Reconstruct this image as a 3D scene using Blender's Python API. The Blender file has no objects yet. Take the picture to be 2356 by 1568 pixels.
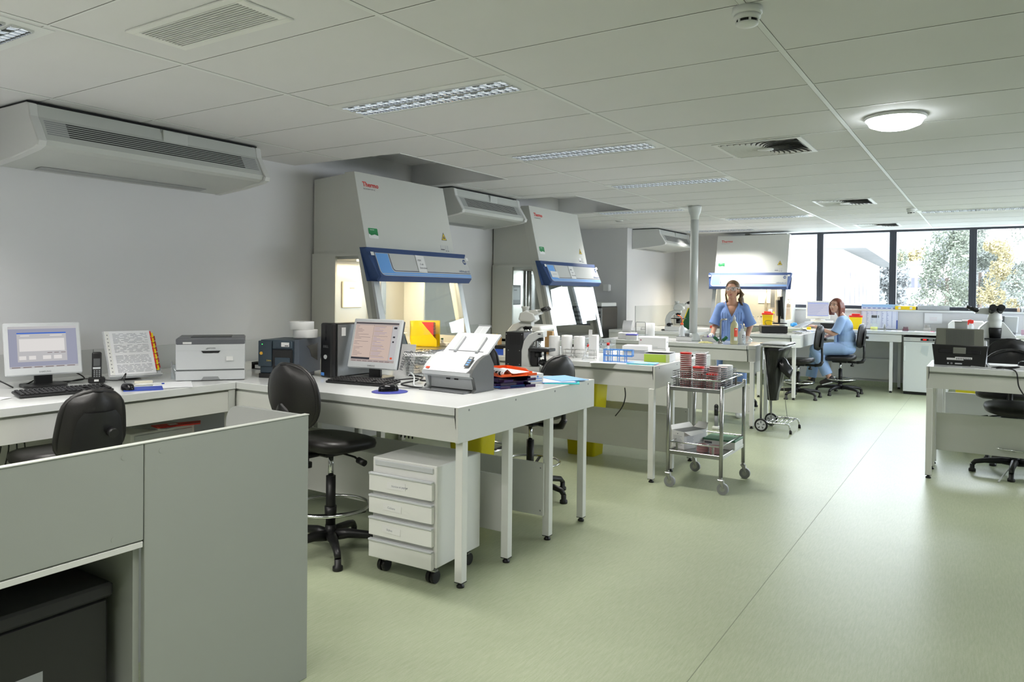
import bpy, bmesh, math, random
from math import sin, cos, pi, radians
from mathutils import Vector, Matrix, noise
random.seed(4)
R = radians
SC = bpy.context.scene
COL = SC.collection
# ------------------------------------------------------------------ camera
cam = bpy.data.cameras.new('camera'); camo = bpy.data.objects.new('camera', cam); COL.objects.link(camo)
a, b, c = -.5705, -.0123, .0105
fw = Vector((sin(a)*cos(b), cos(a)*cos(b), sin(b)))
rt = Vector((cos(a), -sin(a), 0)); up = rt.cross(fw)
rt2 = cos(c)*rt + sin(c)*up; up2 = -sin(c)*rt + cos(c)*up
mw = Matrix((( rt2.x, up2.x, -fw.x, 0), (rt2.y, up2.y, -fw.y, 0), (rt2.z, up2.z, -fw.z, 1.49), (0, 0, 0, 1)))
camo.matrix_world = mw
cam.sensor_width = 36; cam.lens = 1712.77/2356*36
cam.shift_y = -(784-689.54)/2356
cam.clip_start = .05; cam.clip_end = 400
SC.camera = camo
SC.view_settings.view_transform = 'Standard'; SC.view_settings.look = 'None'
SC.view_settings.gamma = 1; SC.view_settings.use_curve_mapping = False
SC.view_settings.exposure = -0.2
# ------------------------------------------------------------------ world (bright overcast sky)
w = bpy.data.worlds.new('World'); SC.world = w; w.use_nodes = True
nt = w.node_tree; nt.nodes.clear()
wo = nt.nodes.new('ShaderNodeOutputWorld'); bg = nt.nodes.new('ShaderNodeBackground')
tc = nt.nodes.new('ShaderNodeTexCoord'); sp = nt.nodes.new('ShaderNodeSeparateXYZ'); rp = nt.nodes.new('ShaderNodeValToRGB')
nt.links.new(tc.outputs['Generated'], sp.inputs[0]); nt.links.new(sp.outputs['Z'], rp.inputs[0])
rp.color_ramp.elements[0].position = 0.0; rp.color_ramp.elements[0].color = (.97, .98, 1, 1)
rp.color_ramp.elements[1].position = .6; rp.color_ramp.elements[1].color = (.88, .93, 1, 1)
nt.links.new(rp.outputs[0], bg.inputs[0]); bg.inputs[1].default_value = 17
nt.links.new(bg.outputs[0], wo.inputs[0])

def light_area(name, loc, size, sizey, power, color=(1, 1, 1), rot=(0, 0, 0), spread=180, portal=False, parent=None):
    l = bpy.data.lights.new(name, 'AREA'); l.shape = 'RECTANGLE'; l.size = size; l.size_y = sizey
    l.energy = power; l.color = color; l.spread = R(spread)
    o = bpy.data.objects.new(name, l); COL.objects.link(o); o.location = loc; o.rotation_euler = rot
    if portal: l.cycles.is_portal = True
    if parent: o.parent = parent
    return o
# daylight portals in the window wall and the added right-wall windows (they only steer the sampling of the sky)
light_area('window_portal', (-.77, 13.33, 1.9), 5.5, 1.3, 1, rot=(R(-90), 0, 0), portal=True)
light_area('window_portal', (4.24, 9.1, 1.85), 1.3, 5.9, 1, rot=(0, R(90), 0), portal=True)

# ------------------------------------------------------------------ materials
MATS = {}
def mat(name, col, rough=.5, metal=0, bump=0, bscale=60, trans=0, ior=1.45, emit=None, estr=0, var=0, vscale=8, spec=None, coat=0, alpha=1):
    if name in MATS: return MATS[name]
    m = bpy.data.materials.new(name); m.use_nodes = True; n = m.node_tree; p = n.nodes['Principled BSDF']
    if len(col) == 3: col = (*col, 1)
    p.inputs['Base Color'].default_value = col; p.inputs['Roughness'].default_value = rough; p.inputs['Metallic'].default_value = metal
    p.inputs['Transmission Weight'].default_value = trans; p.inputs['IOR'].default_value = ior
    if spec is not None: p.inputs['Specular IOR Level'].default_value = spec
    if coat: p.inputs['Coat Weight'].default_value = coat; p.inputs['Coat Roughness'].default_value = .08
    if alpha < 1: p.inputs['Alpha'].default_value = alpha
    if emit: p.inputs['Emission Color'].default_value = (*emit, 1); p.inputs['Emission Strength'].default_value = estr
    t = n.nodes.new('ShaderNodeTexCoord')
    nz = n.nodes.new('ShaderNodeTexNoise'); nz.inputs['Scale'].default_value = vscale; nz.inputs['Detail'].default_value = 3
    n.links.new(t.outputs['Object'], nz.inputs['Vector'])
    if var:
        mx = n.nodes.new('ShaderNodeMixRGB'); mx.blend_type = 'MULTIPLY'; mx.inputs[0].default_value = 1
        cr = n.nodes.new('ShaderNodeValToRGB')
        cr.color_ramp.elements[0].position = .3; cr.color_ramp.elements[0].color = (1-var,)*3+(1,)
        cr.color_ramp.elements[1].position = .7; cr.color_ramp.elements[1].color = (1, 1, 1, 1)
        n.links.new(nz.outputs[0], cr.inputs[0]); mx.inputs[1].default_value = col
        n.links.new(cr.outputs[0], mx.inputs[2]); n.links.new(mx.outputs[0], p.inputs['Base Color'])
    if bump:
        nb = n.nodes.new('ShaderNodeTexNoise'); nb.inputs['Scale'].default_value = bscale; nb.inputs['Detail'].default_value = 4
        n.links.new(t.outputs['Object'], nb.inputs['Vector'])
        bp = n.nodes.new('ShaderNodeBump'); bp.inputs['Strength'].default_value = bump; bp.inputs['Distance'].default_value = .002
        n.links.new(nb.outputs[0], bp.inputs['Height']); n.links.new(bp.outputs[0], p.inputs['Normal'])
    MATS[name] = m
    return m
white_top = mat('white_laminate', (.72, .735, .735), .10, var=.02)
panel = mat('panel_laminate', (.70, .705, .68), .45, var=.03, vscale=3, bump=.05, bscale=300)
panel_dk = mat('panel_grey', (.51, .525, .505), .5, var=.03, vscale=3)
edge_w = mat('edge_white', (.77, .775, .755), .35)
wallm = mat('wall_paint', (.66, .66, .67), .65, var=.03, vscale=1.5, bump=.08, bscale=250)
splash = mat('splash_panel', (.52, .535, .53), .4)
ceilm = mat('ceiling_tile', (.71, .71, .72), .75, var=.03, vscale=2, bump=.15, bscale=400)
gridm = mat('ceiling_grid', (.74, .76, .76), .35)
darkline = mat('joint_dark', (.10, .10, .095), .8)
black = mat('black_plastic', (.012, .012, .013), .38, bump=.1, bscale=400)
blackf = mat('black_vinyl', (.011, .010, .010), .42, bump=.2, bscale=200)
blackg = mat('black_gloss', (.008, .008, .010), .12)
rubber = mat('rubber', (.02, .02, .02), .7)
chrome = mat('chrome', (.72, .73, .74), .12, metal=1)
steel = mat('steel', (.42, .42, .41), .28, metal=1, var=.1, vscale=20)
steel_b = mat('brushed_steel', (.62, .60, .56), .33, metal=1, var=.12, vscale=6)
alu = mat('aluminium', (.55, .57, .58), .35, metal=.8)
bsc_w = mat('cabinet_paint', (.60, .61, .575), .35, bump=.15, bscale=500)
bsc_g = mat('cabinet_grey', (.36, .37, .35), .4)
navy = mat('console_navy', (.035, .075, .21), .5)
navy_d = mat('console_navy_dark', (.022, .035, .10), .4)  # darker navy for the outline in the console graphic
sky_b = mat('console_light_blue', (.14, .36, .78), .55)
silver_f = mat('console_silver', (.55, .56, .55), .55)
ac_w = mat('air_unit_plastic', (.60, .61, .60), .4)
ac_g = mat('air_unit_panel', (.47, .49, .47), .45)
slotm = mat('slot_dark', (.015, .015, .015), .8)
cream = mat('cream_plastic', (.78, .74, .62), .35)
grey_l = mat('light_grey_plastic', (.56, .58, .60), .38)
grey_m = mat('mid_grey_plastic', (.27, .28, .29), .4)
grey_d = mat('dark_grey_plastic', (.10, .105, .11), .42)
slate = mat('slate_blue_plastic', (.035, .055, .075), .4)
paper = mat('paper', (.80, .81, .84), .7)
paperw = mat('white_card', (.78, .78, .78), .6)
ink = mat('ink', (.08, .08, .10), .7)
inkl = mat('ink_light', (.35, .36, .42), .7)
red = mat('red_plastic', (.72, .03, .02), .4)
orange = mat('orange_plastic', (.85, .12, .025), .3, coat=.3)
yellow = mat('yellow_plastic', (.85, .62, .005), .4)
yellow_d = mat('yellow_bin', (.72, .62, .01), .45)
green_d = mat('green_binder', (.015, .10, .04), .5)
lime = mat('lime_card', (.42, .58, .06), .5)
blue_l = mat('pale_blue_card', (.28, .52, .86), .55)
blue_m = mat('blue_card', (.10, .30, .78), .5)
blue_d = mat('blue_plastic', (.02, .06, .42), .45)
teal = mat('teal_card', (.05, .55, .55), .5)
purple = mat('purple_clear', (.05, .015, .13), .12, trans=.35, coat=.5)
bagm = mat('bin_liner', (.010, .010, .011), .28, bump=.6, bscale=30)
skin = mat('skin', (.52, .28, .185), .5, var=.06, vscale=20)
skin2 = mat('skin_fair', (.62, .36, .27), .5, var=.06, vscale=20)
scrub = mat('scrub_cotton', (.22, .34, .66), .85, var=.10, vscale=6, bump=.3, bscale=40)
scrub2 = mat('scrub_cotton_pale', (.30, .44, .72), .85, var=.10, vscale=6, bump=.3, bscale=40)
hairm = mat('hair_brown_blond', (.16, .095, .045), .55, var=.55, vscale=30, bump=.5, bscale=90)
hairr = mat('hair_auburn', (.22, .055, .028), .5, var=.45, vscale=25, bump=.5, bscale=90)
eyew = mat('eye_white', (.7, .68, .66), .3)
lipm = mat('lips', (.46, .17, .14), .45)
shoe_w = mat('shoe_white', (.75, .76, .78), .5)
shoe_b = mat('shoe_black', (.03, .025, .025), .55)
latex = mat('latex_glove', (.74, .72, .68), .5)
redlabel = mat('red_label', (.80, .08, .04), .5)
liquid = mat('soap_liquid', (.62, .60, .36), .15, trans=.2)
def clear_mat(name, col, alpha, rough=.05):
    if name in MATS: return MATS[name]
    m = bpy.data.materials.new(name); m.use_nodes = True; n = m.node_tree; n.nodes.clear()
    o = n.nodes.new('ShaderNodeOutputMaterial'); mx = n.nodes.new('ShaderNodeMixShader'); fr = n.nodes.new('ShaderNodeFresnel')
    gm = n.nodes.new('ShaderNodeNewGeometry'); mr = n.nodes.new('ShaderNodeMapRange'); mr.inputs[3].default_value = 1.45; mr.inputs[4].default_value = 1/1.45
    n.links.new(gm.outputs['Backfacing'], mr.inputs[0]); n.links.new(mr.outputs[0], fr.inputs[0])
    tr = n.nodes.new('ShaderNodeBsdfTransparent'); gl = n.nodes.new('ShaderNodeBsdfGlossy'); gl.inputs['Roughness'].default_value = rough
    tr.inputs[0].default_value = (*col, 1)
    if alpha > 0:
        ad = n.nodes.new('ShaderNodeMath'); ad.operation = 'ADD'; ad.inputs[1].default_value = alpha; ad.use_clamp = True
        df = n.nodes.new('ShaderNodeBsdfDiffuse'); df.inputs[0].default_value = (*col, 1)
        m2 = n.nodes.new('ShaderNodeMixShader'); m2.inputs[0].default_value = alpha
        n.links.new(tr.outputs[0], m2.inputs[1]); n.links.new(df.outputs[0], m2.inputs[2])
        n.links.new(m2.outputs[0], mx.inputs[1])
    else: n.links.new(tr.outputs[0], mx.inputs[1])
    n.links.new(fr.outputs[0], mx.inputs[0]); n.links.new(gl.outputs[0], mx.inputs[2]); n.links.new(mx.outputs[0], o.inputs[0])
    MATS[name] = m; return m
glass = clear_mat('sash_glass', (.96, .98, .97), 0, .01)
winglass = clear_mat('window_glass', (.95, .98, 1.0), 0, .01)
clearp = clear_mat('clear_plastic', (.90, .93, .95), .18, .1)
frostp = clear_mat('frosted_plastic', (.80, .82, .84), .75, .2)
def emit_mat(name, col, s):
    if name in MATS: return MATS[name]
    m = bpy.data.materials.new(name); m.use_nodes = True; n = m.node_tree; n.nodes.clear()
    o = n.nodes.new('ShaderNodeOutputMaterial'); e = n.nodes.new('ShaderNodeEmission'); e.inputs[0].default_value = (*col, 1); e.inputs[1].default_value = s
    n.links.new(e.outputs[0], o.inputs[0]); MATS[name] = m; return m
scr_blue = emit_mat('screen_backdrop', (.36, .37, .47), 1.0)
scr_grey = emit_mat('screen_window', (.56, .55, .56), 1.0)
scr_white = emit_mat('screen_white', (.82, .79, .77), 1.0)
scr_pink = emit_mat('screen_page', (.66, .52, .45), 1.0)
scr_dark = emit_mat('screen_dark', (.05, .05, .06), 1.0)
scr_text = emit_mat('screen_text', (.25, .20, .20), 1.0)
scr_text2 = emit_mat('screen_text_blue', (.30, .28, .48), 1.0)
scr_title = emit_mat('screen_title_bar', (.06, .16, .62), 1.0)
scr_task = emit_mat('screen_task_bar', (.45, .38, .36), 1.0)
scr_pale = emit_mat('screen_pale_blue', (.52, .58, .86), 1.0)
led_red = emit_mat('display_red', (1, .03, .02), 2.0)
led_green = emit_mat('led_green', (.1, 1, .2), 1.5)

# floor: green sheet flooring with fine streaks
fm = bpy.data.materials.new('green_sheet_floor'); fm.use_nodes = True; n = fm.node_tree; p = n.nodes['Principled BSDF']
t = n.nodes.new('ShaderNodeTexCoord'); mp = n.nodes.new('ShaderNodeMapping'); mp.inputs['Scale'].default_value = (3, .35, 1); mp.inputs['Rotation'].default_value = (0, 0, R(62))
n1 = n.nodes.new('ShaderNodeTexNoise'); n1.inputs['Scale'].default_value = 38; n1.inputs['Detail'].default_value = 5; n1.inputs['Roughness'].default_value = .7
n2 = n.nodes.new('ShaderNodeTexNoise'); n2.inputs['Scale'].default_value = 260; n2.inputs['Detail'].default_value = 2
n3 = n.nodes.new('ShaderNodeTexNoise'); n3.inputs['Scale'].default_value = 1.3; n3.inputs['Detail'].default_value = 3
for q in (n2, n3): n.links.new(t.outputs['Object'], q.inputs['Vector'])
n.links.new(t.outputs['Object'], mp.inputs[0]); n.links.new(mp.outputs[0], n1.inputs['Vector'])
cr = n.nodes.new('ShaderNodeValToRGB'); cr.color_ramp.elements[0].position = .35; cr.color_ramp.elements[1].position = .68
cr.color_ramp.elements[0].color = (.33, .385, .24, 1); cr.color_ramp.elements[1].color = (.47, .51, .37, 1)
md = n.nodes.new('ShaderNodeMixRGB'); md.blend_type = 'MIX'; md.inputs[0].default_value = .3
n.links.new(n1.outputs[0], md.inputs[1]); n.links.new(n2.outputs[0], md.inputs[2]); n.links.new(md.outputs[0], cr.inputs[0])
mu = n.nodes.new('ShaderNodeMixRGB'); mu.blend_type = 'MULTIPLY'; mu.inputs[0].default_value = .25
n.links.new(cr.outputs[0], mu.inputs[1]); n.links.new(n3.outputs[0], mu.inputs[2]); n.links.new(mu.outputs[0], p.inputs['Base Color'])
p.inputs['Roughness'].default_value = .33
rr = n.nodes.new('ShaderNodeMapRange'); rr.inputs[3].default_value = .33; rr.inputs[4].default_value = .42
n.links.new(n1.outputs[0], rr.inputs[0]); n.links.new(rr.outputs[0], p.inputs['Roughness'])
bp = n.nodes.new('ShaderNodeBump'); bp.inputs['Strength'].default_value = .05; bp.inputs['Distance'].default_value = .0005
n.links.new(n1.outputs[0], bp.inputs['Height']); n.links.new(bp.outputs[0], p.inputs['Normal'])
floorm = fm
# ------------------------------------------------------------------ mesh helpers
class MB:
    def __init__(s): s.bm = bmesh.new(); s.mats = []
    def mi(s, m):
        if m not in s.mats: s.mats.append(m)
        return s.mats.index(m)
    def _tag(s, faces, m, smooth=False):
        i = s.mi(m)
        for f in faces: f.material_index = i; f.smooth = smooth
    def box(s, x0, x1, y0, y1, z0, z1, m, bev=0, M=None, seg=1):
        r = bmesh.ops.create_cube(s.bm, size=1); vs = r['verts']
        for v in vs: v.co = Vector(((x0+x1)/2+v.co.x*(x1-x0), (y0+y1)/2+v.co.y*(y1-y0), (z0+z1)/2+v.co.z*(z1-z0)))
        fs = list({f for v in vs for f in v.link_faces}); s._tag(fs, m)
        if bev > 0:
            es = list({e for v in vs for e in v.link_edges})
            r = bmesh.ops.bevel(s.bm, geom=es, offset=min(bev, .49*min(abs(x1-x0), abs(y1-y0), abs(z1-z0))), segments=seg, affect='EDGES', profile=.5)
            fs = r['faces']; s._tag(fs, m, seg > 1); vs = list({v for f in fs for v in f.verts})
        if M is not None:
            for v in vs: v.co = M @ v.co
        return s
    def prism(s, pts, d, m, axis='x', bev=0, M=None, smooth=False, seg=1):
        # pts: 2D outline; extruded from d[0] to d[1] along axis. x:(y,z) y:(x,z) z:(x,y)
        def mk(q, t):
            return Vector((t, q[0], q[1])) if axis == 'x' else Vector((q[0], t, q[1])) if axis == 'y' else Vector((q[0], q[1], t))
        A = [s.bm.verts.new(mk(q, d[0])) for q in pts]; B = [s.bm.verts.new(mk(q, d[1])) for q in pts]
        fs = [s.bm.faces.new(A), s.bm.faces.new(B[::-1])]; k = len(pts); side = []
        for i in range(k): side.append(s.bm.faces.new((A[i], B[i], B[(i+1) % k], A[(i+1) % k])))
        s._tag(fs, m); s._tag(side, m, smooth)
        bmesh.ops.recalc_face_normals(s.bm, faces=fs+side)
        vs = A+B
        if bev:
            es = list({e for f in fs for e in f.edges})
            r = bmesh.ops.bevel(s.bm, geom=es, offset=bev, segments=seg, affect='EDGES', profile=.5); s._tag(r['faces'], m, seg > 1)
            vs = list({v for f in r['faces'] for v in f.verts} | {v for v in vs if v.is_valid})
        if M is not None:
            for v in vs: v.co = M @ v.co
        return s
    def cyl(s, p0, p1, r0, m, r1=None, n=16, smooth=True, cap=True):
        p0 = Vector(p0); p1 = Vector(p1); r1 = r0 if r1 is None else r1
        d = (p1-p0).normalized(); u = d.orthogonal().normalized(); v = d.cross(u)
        A = [s.bm.verts.new(p0+(u*cos(2*pi*i/n)+v*sin(2*pi*i/n))*r0) for i in range(n)]
        B = [s.bm.verts.new(p1+(u*cos(2*pi*i/n)+v*sin(2*pi*i/n))*r1) for i in range(n)]
        fs = [s.bm.faces.new((A[i], A[(i+1) % n], B[(i+1) % n], B[i])) for i in range(n)]; s._tag(fs, m, smooth)
        if cap: s._tag([s.bm.faces.new(A[::-1]), s.bm.faces.new(B)], m)
        return s
    def lathe(s, prof, m, c=(0, 0, 0), n=24, smooth=True, M=None, mats=None, cap=True):
        rings = []
        for r, z in prof:
            rings.append([s.bm.verts.new(Vector((c[0]+max(r, 1e-5)*cos(2*pi*i/n), c[1]+max(r, 1e-5)*sin(2*pi*i/n), c[2]+z))) for i in range(n)])
        for k in range(len(rings)-1):
            A, B = rings[k], rings[k+1]
            fs = [s.bm.faces.new((A[i], A[(i+1) % n], B[(i+1) % n], B[i])) for i in range(n)]
            s._tag(fs, mats[k] if mats else m, smooth)
        if cap:
            s._tag([s.bm.faces.new(rings[0][::-1]), s.bm.faces.new(rings[-1])], m)
        if M is not None:
            for rg in rings:
                for v in rg: v.co = M @ v.co
        return s
    def tube(s, pts, r, m, n=8, closed=False, smooth=True, radii=None):
        P = [Vector(q) for q in pts]; k = len(P); rings = []; prev = None
        for i in range(k):
            if closed: d = (P[(i+1) % k]-P[i-1]).normalized()
            else: d = (P[min(i+1, k-1)]-P[max(i-1, 0)]).normalized()
            if prev is None: u = d.orthogonal().normalized()
            else:
                u = prev-d*prev.dot(d)
                u = u.normalized() if u.length > 1e-6 else d.orthogonal().normalized()
            prev = u; v = d.cross(u); rr = radii[i] if radii else r
            rings.append([s.bm.verts.new(P[i]+(u*cos(2*pi*j/n)+v*sin(2*pi*j/n))*rr) for j in range(n)])
        rng = range(k) if closed else range(k-1)
        for i in rng:
            A, B = rings[i], rings[(i+1) % k]
            # align twist for closed loops
            s._tag([s.bm.faces.new((A[j], A[(j+1) % n], B[(j+1) % n], B[j])) for j in range(n)], m, smooth)
        if not closed: s._tag([s.bm.faces.new(rings[0][::-1]), s.bm.faces.new(rings[-1])], m)
        return s
    def quad(s, pts, m, smooth=False):
        f = s.bm.faces.new([s.bm.verts.new(Vector(q)) for q in pts]); s._tag([f], m, smooth); return s
    def grid(s, fn, nu, nv, m, smooth=True, closeu=False):
        V = [[s.bm.verts.new(Vector(fn(i/(nu if closeu else nu-1), j/(nv-1)))) for j in range(nv)] for i in range(nu)]
        for i in range(nu if closeu else nu-1):
            for j in range(nv-1):
                s._tag([s.bm.faces.new((V[i][j], V[(i+1) % nu][j], V[(i+1) % nu][j+1], V[i][j+1]))], m, smooth)
        return s
    def ell(s, c, r, m, M=None, nu=16, nv=10):
        ret = bmesh.ops.create_uvsphere(s.bm, u_segments=nu, v_segments=nv, radius=1); vs = ret['verts']
        s._tag(list({f for v in vs for f in v.link_faces}), m, True)
        for v in vs:
            q = Vector((v.co.x*r[0], v.co.y*r[1], v.co.z*r[2]))
            if M is not None: q = M @ q
            v.co = q+Vector(c)
        return s
    def xf(s, M):
        for v in s.bm.verts: v.co = M @ v.co
        return s
    def mesh(s, name):
        me = bpy.data.meshes.new(name); s.bm.to_mesh(me); s.bm.free()
        for m in s.mats: me.materials.append(m)
        return me
    def build(s, name, parent=None, loc=None, rz=None):
        o = bpy.data.objects.new(name, s.mesh(name)); COL.objects.link(o)
        if parent is not None: o.parent = parent
        if loc is not None: o.location = loc
        if rz is not None: o.rotation_euler = (0, 0, rz)
        return o
def tag(o, label, cat, group=None, kind=None):
    o['label'] = label; o['category'] = cat
    if group: o['group'] = group
    if kind: o['kind'] = kind
    return o
def thing(name, loc, label, cat, rz=0, group=None):
    o = bpy.data.objects.new(name, None); COL.objects.link(o); o.empty_display_size = .1
    o.location = loc; o.rotation_euler = (0, 0, rz); return tag(o, label, cat, group)
def struct(o): o['kind'] = 'structure'; return o
def solo(mb, name, loc, label, cat, rz=0, group=None):
    return tag(mb.build(name, None, loc, rz), label, cat, group)
def copy_tree(o, parent=None):
    c_ = o.copy(); COL.objects.link(c_)
    if parent is not None: c_.parent = parent
    for ch in list(o.children): copy_tree(ch, c_)
    return c_
def text_mb(mb, s, size, M, m, ext=.0006, align='LEFT', shear=0, bold=0):
    cu = bpy.data.curves.new('t', 'FONT'); cu.body = s; cu.size = size; cu.extrude = ext; cu.align_x = align; cu.shear = shear; cu.resolution_u = 2; cu.offset = bold
    o = bpy.data.objects.new('t', cu); COL.objects.link(o)
    dg = bpy.context.evaluated_depsgraph_get(); me = bpy.data.meshes.new_from_object(o.evaluated_get(dg))
    me.transform(M); i = mb.mi(m); n0 = len(mb.bm.faces); mb.bm.from_mesh(me)
    mb.bm.faces.ensure_lookup_table()
    for k in range(n0, len(mb.bm.faces)): mb.bm.faces[k].material_index = i
    bpy.data.objects.remove(o); bpy.data.curves.remove(cu); bpy.data.meshes.remove(me)
def frame_M(origin, right, upv):
    r_ = Vector(right).normalized(); u_ = Vector(upv); u_ = (u_-r_*u_.dot(r_)).normalized(); n_ = r_.cross(u_)
    return Matrix(((r_.x, u_.x, n_.x, origin[0]), (r_.y, u_.y, n_.y, origin[1]), (r_.z, u_.z, n_.z, origin[2]), (0, 0, 0, 1)))
def rrect(x0, x1, y0, y1, r, n=5):
    pts = []
    for cx, cy, a0 in ((x1-r, y1-r, 0), (x0+r, y1-r, 90), (x0+r, y0+r, 180), (x1-r, y0+r, 270)):
        for i in range(n+1):
            t_ = R(a0+90*i/n); pts.append((cx+r*cos(t_), cy+r*sin(t_)))
    return pts

# ------------------------------------------------------------------ room shell
wf0 = mat('window_frame_dark', (.045, .05, .065), .45); CH = 2.525; XW = -4.95; YW = 13.3; XR = 4.2; YB = -2.6; BH = .912
seamm = mat('floor_seam', (.20, .23, .16), .5); SEAMX = -.955
mb = MB(); mb.box(-6.8, XR+.2, YB-.2, YW+.1, -.12, 0, floorm)
mb.box(SEAMX, SEAMX+.0035, -2.5, 13, -.001, .0005, seamm)
fl = struct(mb.build('floor'))
# left wall with the recess beyond the second cabinet
mb = MB(); mb.box(XW-.2, XW, YB, 8.95, 0, 3, wallm); struct(mb.build('wall_left'))
mb = MB(); mb.box(-6.8, -6.6, 8.9, 11.2, 0, 3, wallm); mb.box(-6.6, XW-.2, 8.75, 8.9, 0, 3, wallm); struct(mb.build('wall_recess'))
mb = MB(); mb.box(-6.6, XW, 11.15, YW+.2, 0, 3, wallm); struct(mb.build('wall_pier'))
mb = MB(); mb.box(XR, XR+.2, YB, 6.2, 0, 3, wallm); mb.box(XR, XR+.2, 12, YW+.2, 0, 3, wallm); mb.box(XR, XR+.2, 6.2, 12, 0, 1.25, wallm); mb.box(XR, XR+.2, 6.2, 12, 2.45, 3, wallm); struct(mb.build('wall_right'))
mb = MB(); mb.box(XW, XR, YB-.2, YB, 0, 3, wallm); struct(mb.build('wall_back'))
SILL = 1.255
mb = MB(); mb.box(XW, XR, YW, YW+.18, 0, SILL-.03, wallm); mb.box(XW, -3.53, YW, YW+.18, SILL-.03, 3, wallm); mb.box(-3.53, XR, YW, YW+.18, CH, 3, wallm); mb.box(1.96, XR, YW, YW+.18, SILL-.03, CH, wallm); struct(mb.build('wall_window'))
mb = MB(); mb.box(-3.53, XR, YW-.05, YW+.06, SILL-.03, SILL, white_top, .004); struct(mb.build('trim_sill'))
# windows
wf = mat('window_frame_dark', (.045, .05, .065), .45)
mull = [-3.5, -2.41, -1.315, -.225, .87, 1.96]
for i in range(len(mull)-1):
    x0, x1 = mull[i], mull[i+1]; mb = MB(); h = .05
    a0 = SILL+.0; z1 = CH
    mb.box(x0, x0+h, YW+.02, YW+.12, a0, z1, wf, .003); mb.box(x1-h, x1, YW+.02, YW+.12, a0, z1, wf, .003)
    mb.box(x0+h, x1-h, YW+.02, YW+.12, a0, a0+.055, wf, .003); mb.box(x0+h, x1-h, YW+.02, YW+.12, z1-.03, z1+.0, wf, .003)
    g = struct(mb.build('window_%d' % (i+1)))
    mb = MB(); mb.box(x0+h, x1-h, YW+.06, YW+.066, a0+.055, z1-.03, winglass); mb.build('pane', g)
for i in range(5):  # unseen right-wall windows, added to bring daylight onto ceiling and left side
    y0, y1 = 6.2+1.16*i, 6.2+1.16*(i+1); mb = MB(); h = .05
    mb.box(XR+.04, XR+.12, y0, y0+h, 1.25, 2.45, wf); mb.box(XR+.04, XR+.12, y1-h, y1, 1.25, 2.45, wf); mb.box(XR+.04, XR+.12, y0+h, y1-h, 1.25, 1.30, wf); mb.box(XR+.04, XR+.12, y0+h, y1-h, 2.40, 2.45, wf)
    g = struct(mb.build('window_%d' % (i+20))); mb = MB(); mb.box(XR+.08, XR+.086, y0+h, y1-h, 1.30, 2.40, winglass); mb.build('pane', g)
# splash panels on left wall
mb = MB(); mb.box(XW, XW+.012, YB, 2.62, .9, 1.078, splash, .001); mb.box(XW, XW+.012, 2.625, 4.47, .9, 1.078, splash, .001); mb.box(XW, XW+.012, 5.75, 7.2, .9, 1.1, splash, .001); struct(mb.build('trim_1'))
mb = MB(); mb.box(XW, XW+.012, 11.5, 13.28, .9, 1.26, splash, .001); mb.box(XW+.02, -3.96, YW-.012, YW, .9, 1.22, splash, .001); struct(mb.build('trim_2'))
mb = MB(); mb.box(XW, XW+.008, YB, 8.9, 0, .09, floorm); struct(mb.build('baseboard_left'))
mb = MB(); mb.box(-3.9, XR, YW-.008, YW, 0, .09, floorm); struct(mb.build('baseboard_window'))
# ceiling: tiles, T bars, two openings over the safety cabinets
U = [-.7606+1.21*k for k in range(5)]; U = [-.7606-1.2068*3, -.7606-1.2068*2, -1.9574, -.7606, .446, 1.653, 2.86, 4.066]
V0 = 2.0975; rows = [V0+.6*k for k in range(-8, 19)]
OP = [(4.30, 5.80), (7.14, 8.86)]; OX = -3.78
mb = MB()
ys = [YB]+[q for o in OP for q in o]+[YW]
def cslab(x0, x1, y0, y1): mb.box(x0, x1, y0, y1, CH, CH+.02, ceilm)
cslab(-6.6, XW, 8.9, 11.15)
cslab(OX, XR, YB, YW); cslab(XW, OX, YB, OP[0][0]); cslab(XW, OX, OP[0][1], OP[1][0]); cslab(XW, OX, OP[1][1], YW)
def bar(x0, x1, y0, y1, yd):
    mb.box(x0, x1, y0, y1, CH-.003, CH-.0005, gridm)
def inop(x, y): return x < OX and any(o[0] < y < o[1] for o in OP)
for u in U:
    if u > XR: continue
    segs = [(YB, YW)] if u > OX else [(YB, OP[0][0]), (OP[0][1], OP[1][0]), (OP[1][1], YW)]
    for s0, s1 in segs:
        mb.box(u-.014, u-.0125, s0, s1, CH-.0006, CH+.001, darkline); mb.box(u+.0125, u+.014, s0, s1, CH-.0006, CH+.001, darkline)
        mb.box(u-.012, u+.012, s0, s1, CH-.002, CH+.001, gridm)
for v in rows:
    if v > YW: break
    x0 = OX if any(o[0] < v < o[1] for o in OP) else XW
    mb.box(x0, XR, v-.0045, v-.002, CH-.0006, CH+.001, darkline); mb.box(x0, XR, v-.002, v+.0065, CH-.0015, CH+.001, gridm)
struct(mb.build('ceiling'))
for i, (y0, y1) in enumerate(OP):
    mb = MB(); z1 = CH+.22
    mb.box(XW, OX, y0, y1, z1, z1+.02, ceilm)
    mb.box(OX, OX+.02, y0, y1, CH+.021, z1+.02, ceilm); mb.box(XW, OX, y0-.02, y0, CH+.021, z1+.02, ceilm); mb.box(XW, OX, y1, y1+.02, CH+.021, z1+.02, ceilm)
    mb.box(OX-.012, OX, y0, y1, CH-.003, CH+.0, gridm)
    struct(mb.build('trim_%d' % (i+3)))
mb = MB(); mb.box(-6.9, XR+.3, YB-.3, YW+.2, 2.9, 3, ceilm); struct(mb.build('trim_5'))

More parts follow.
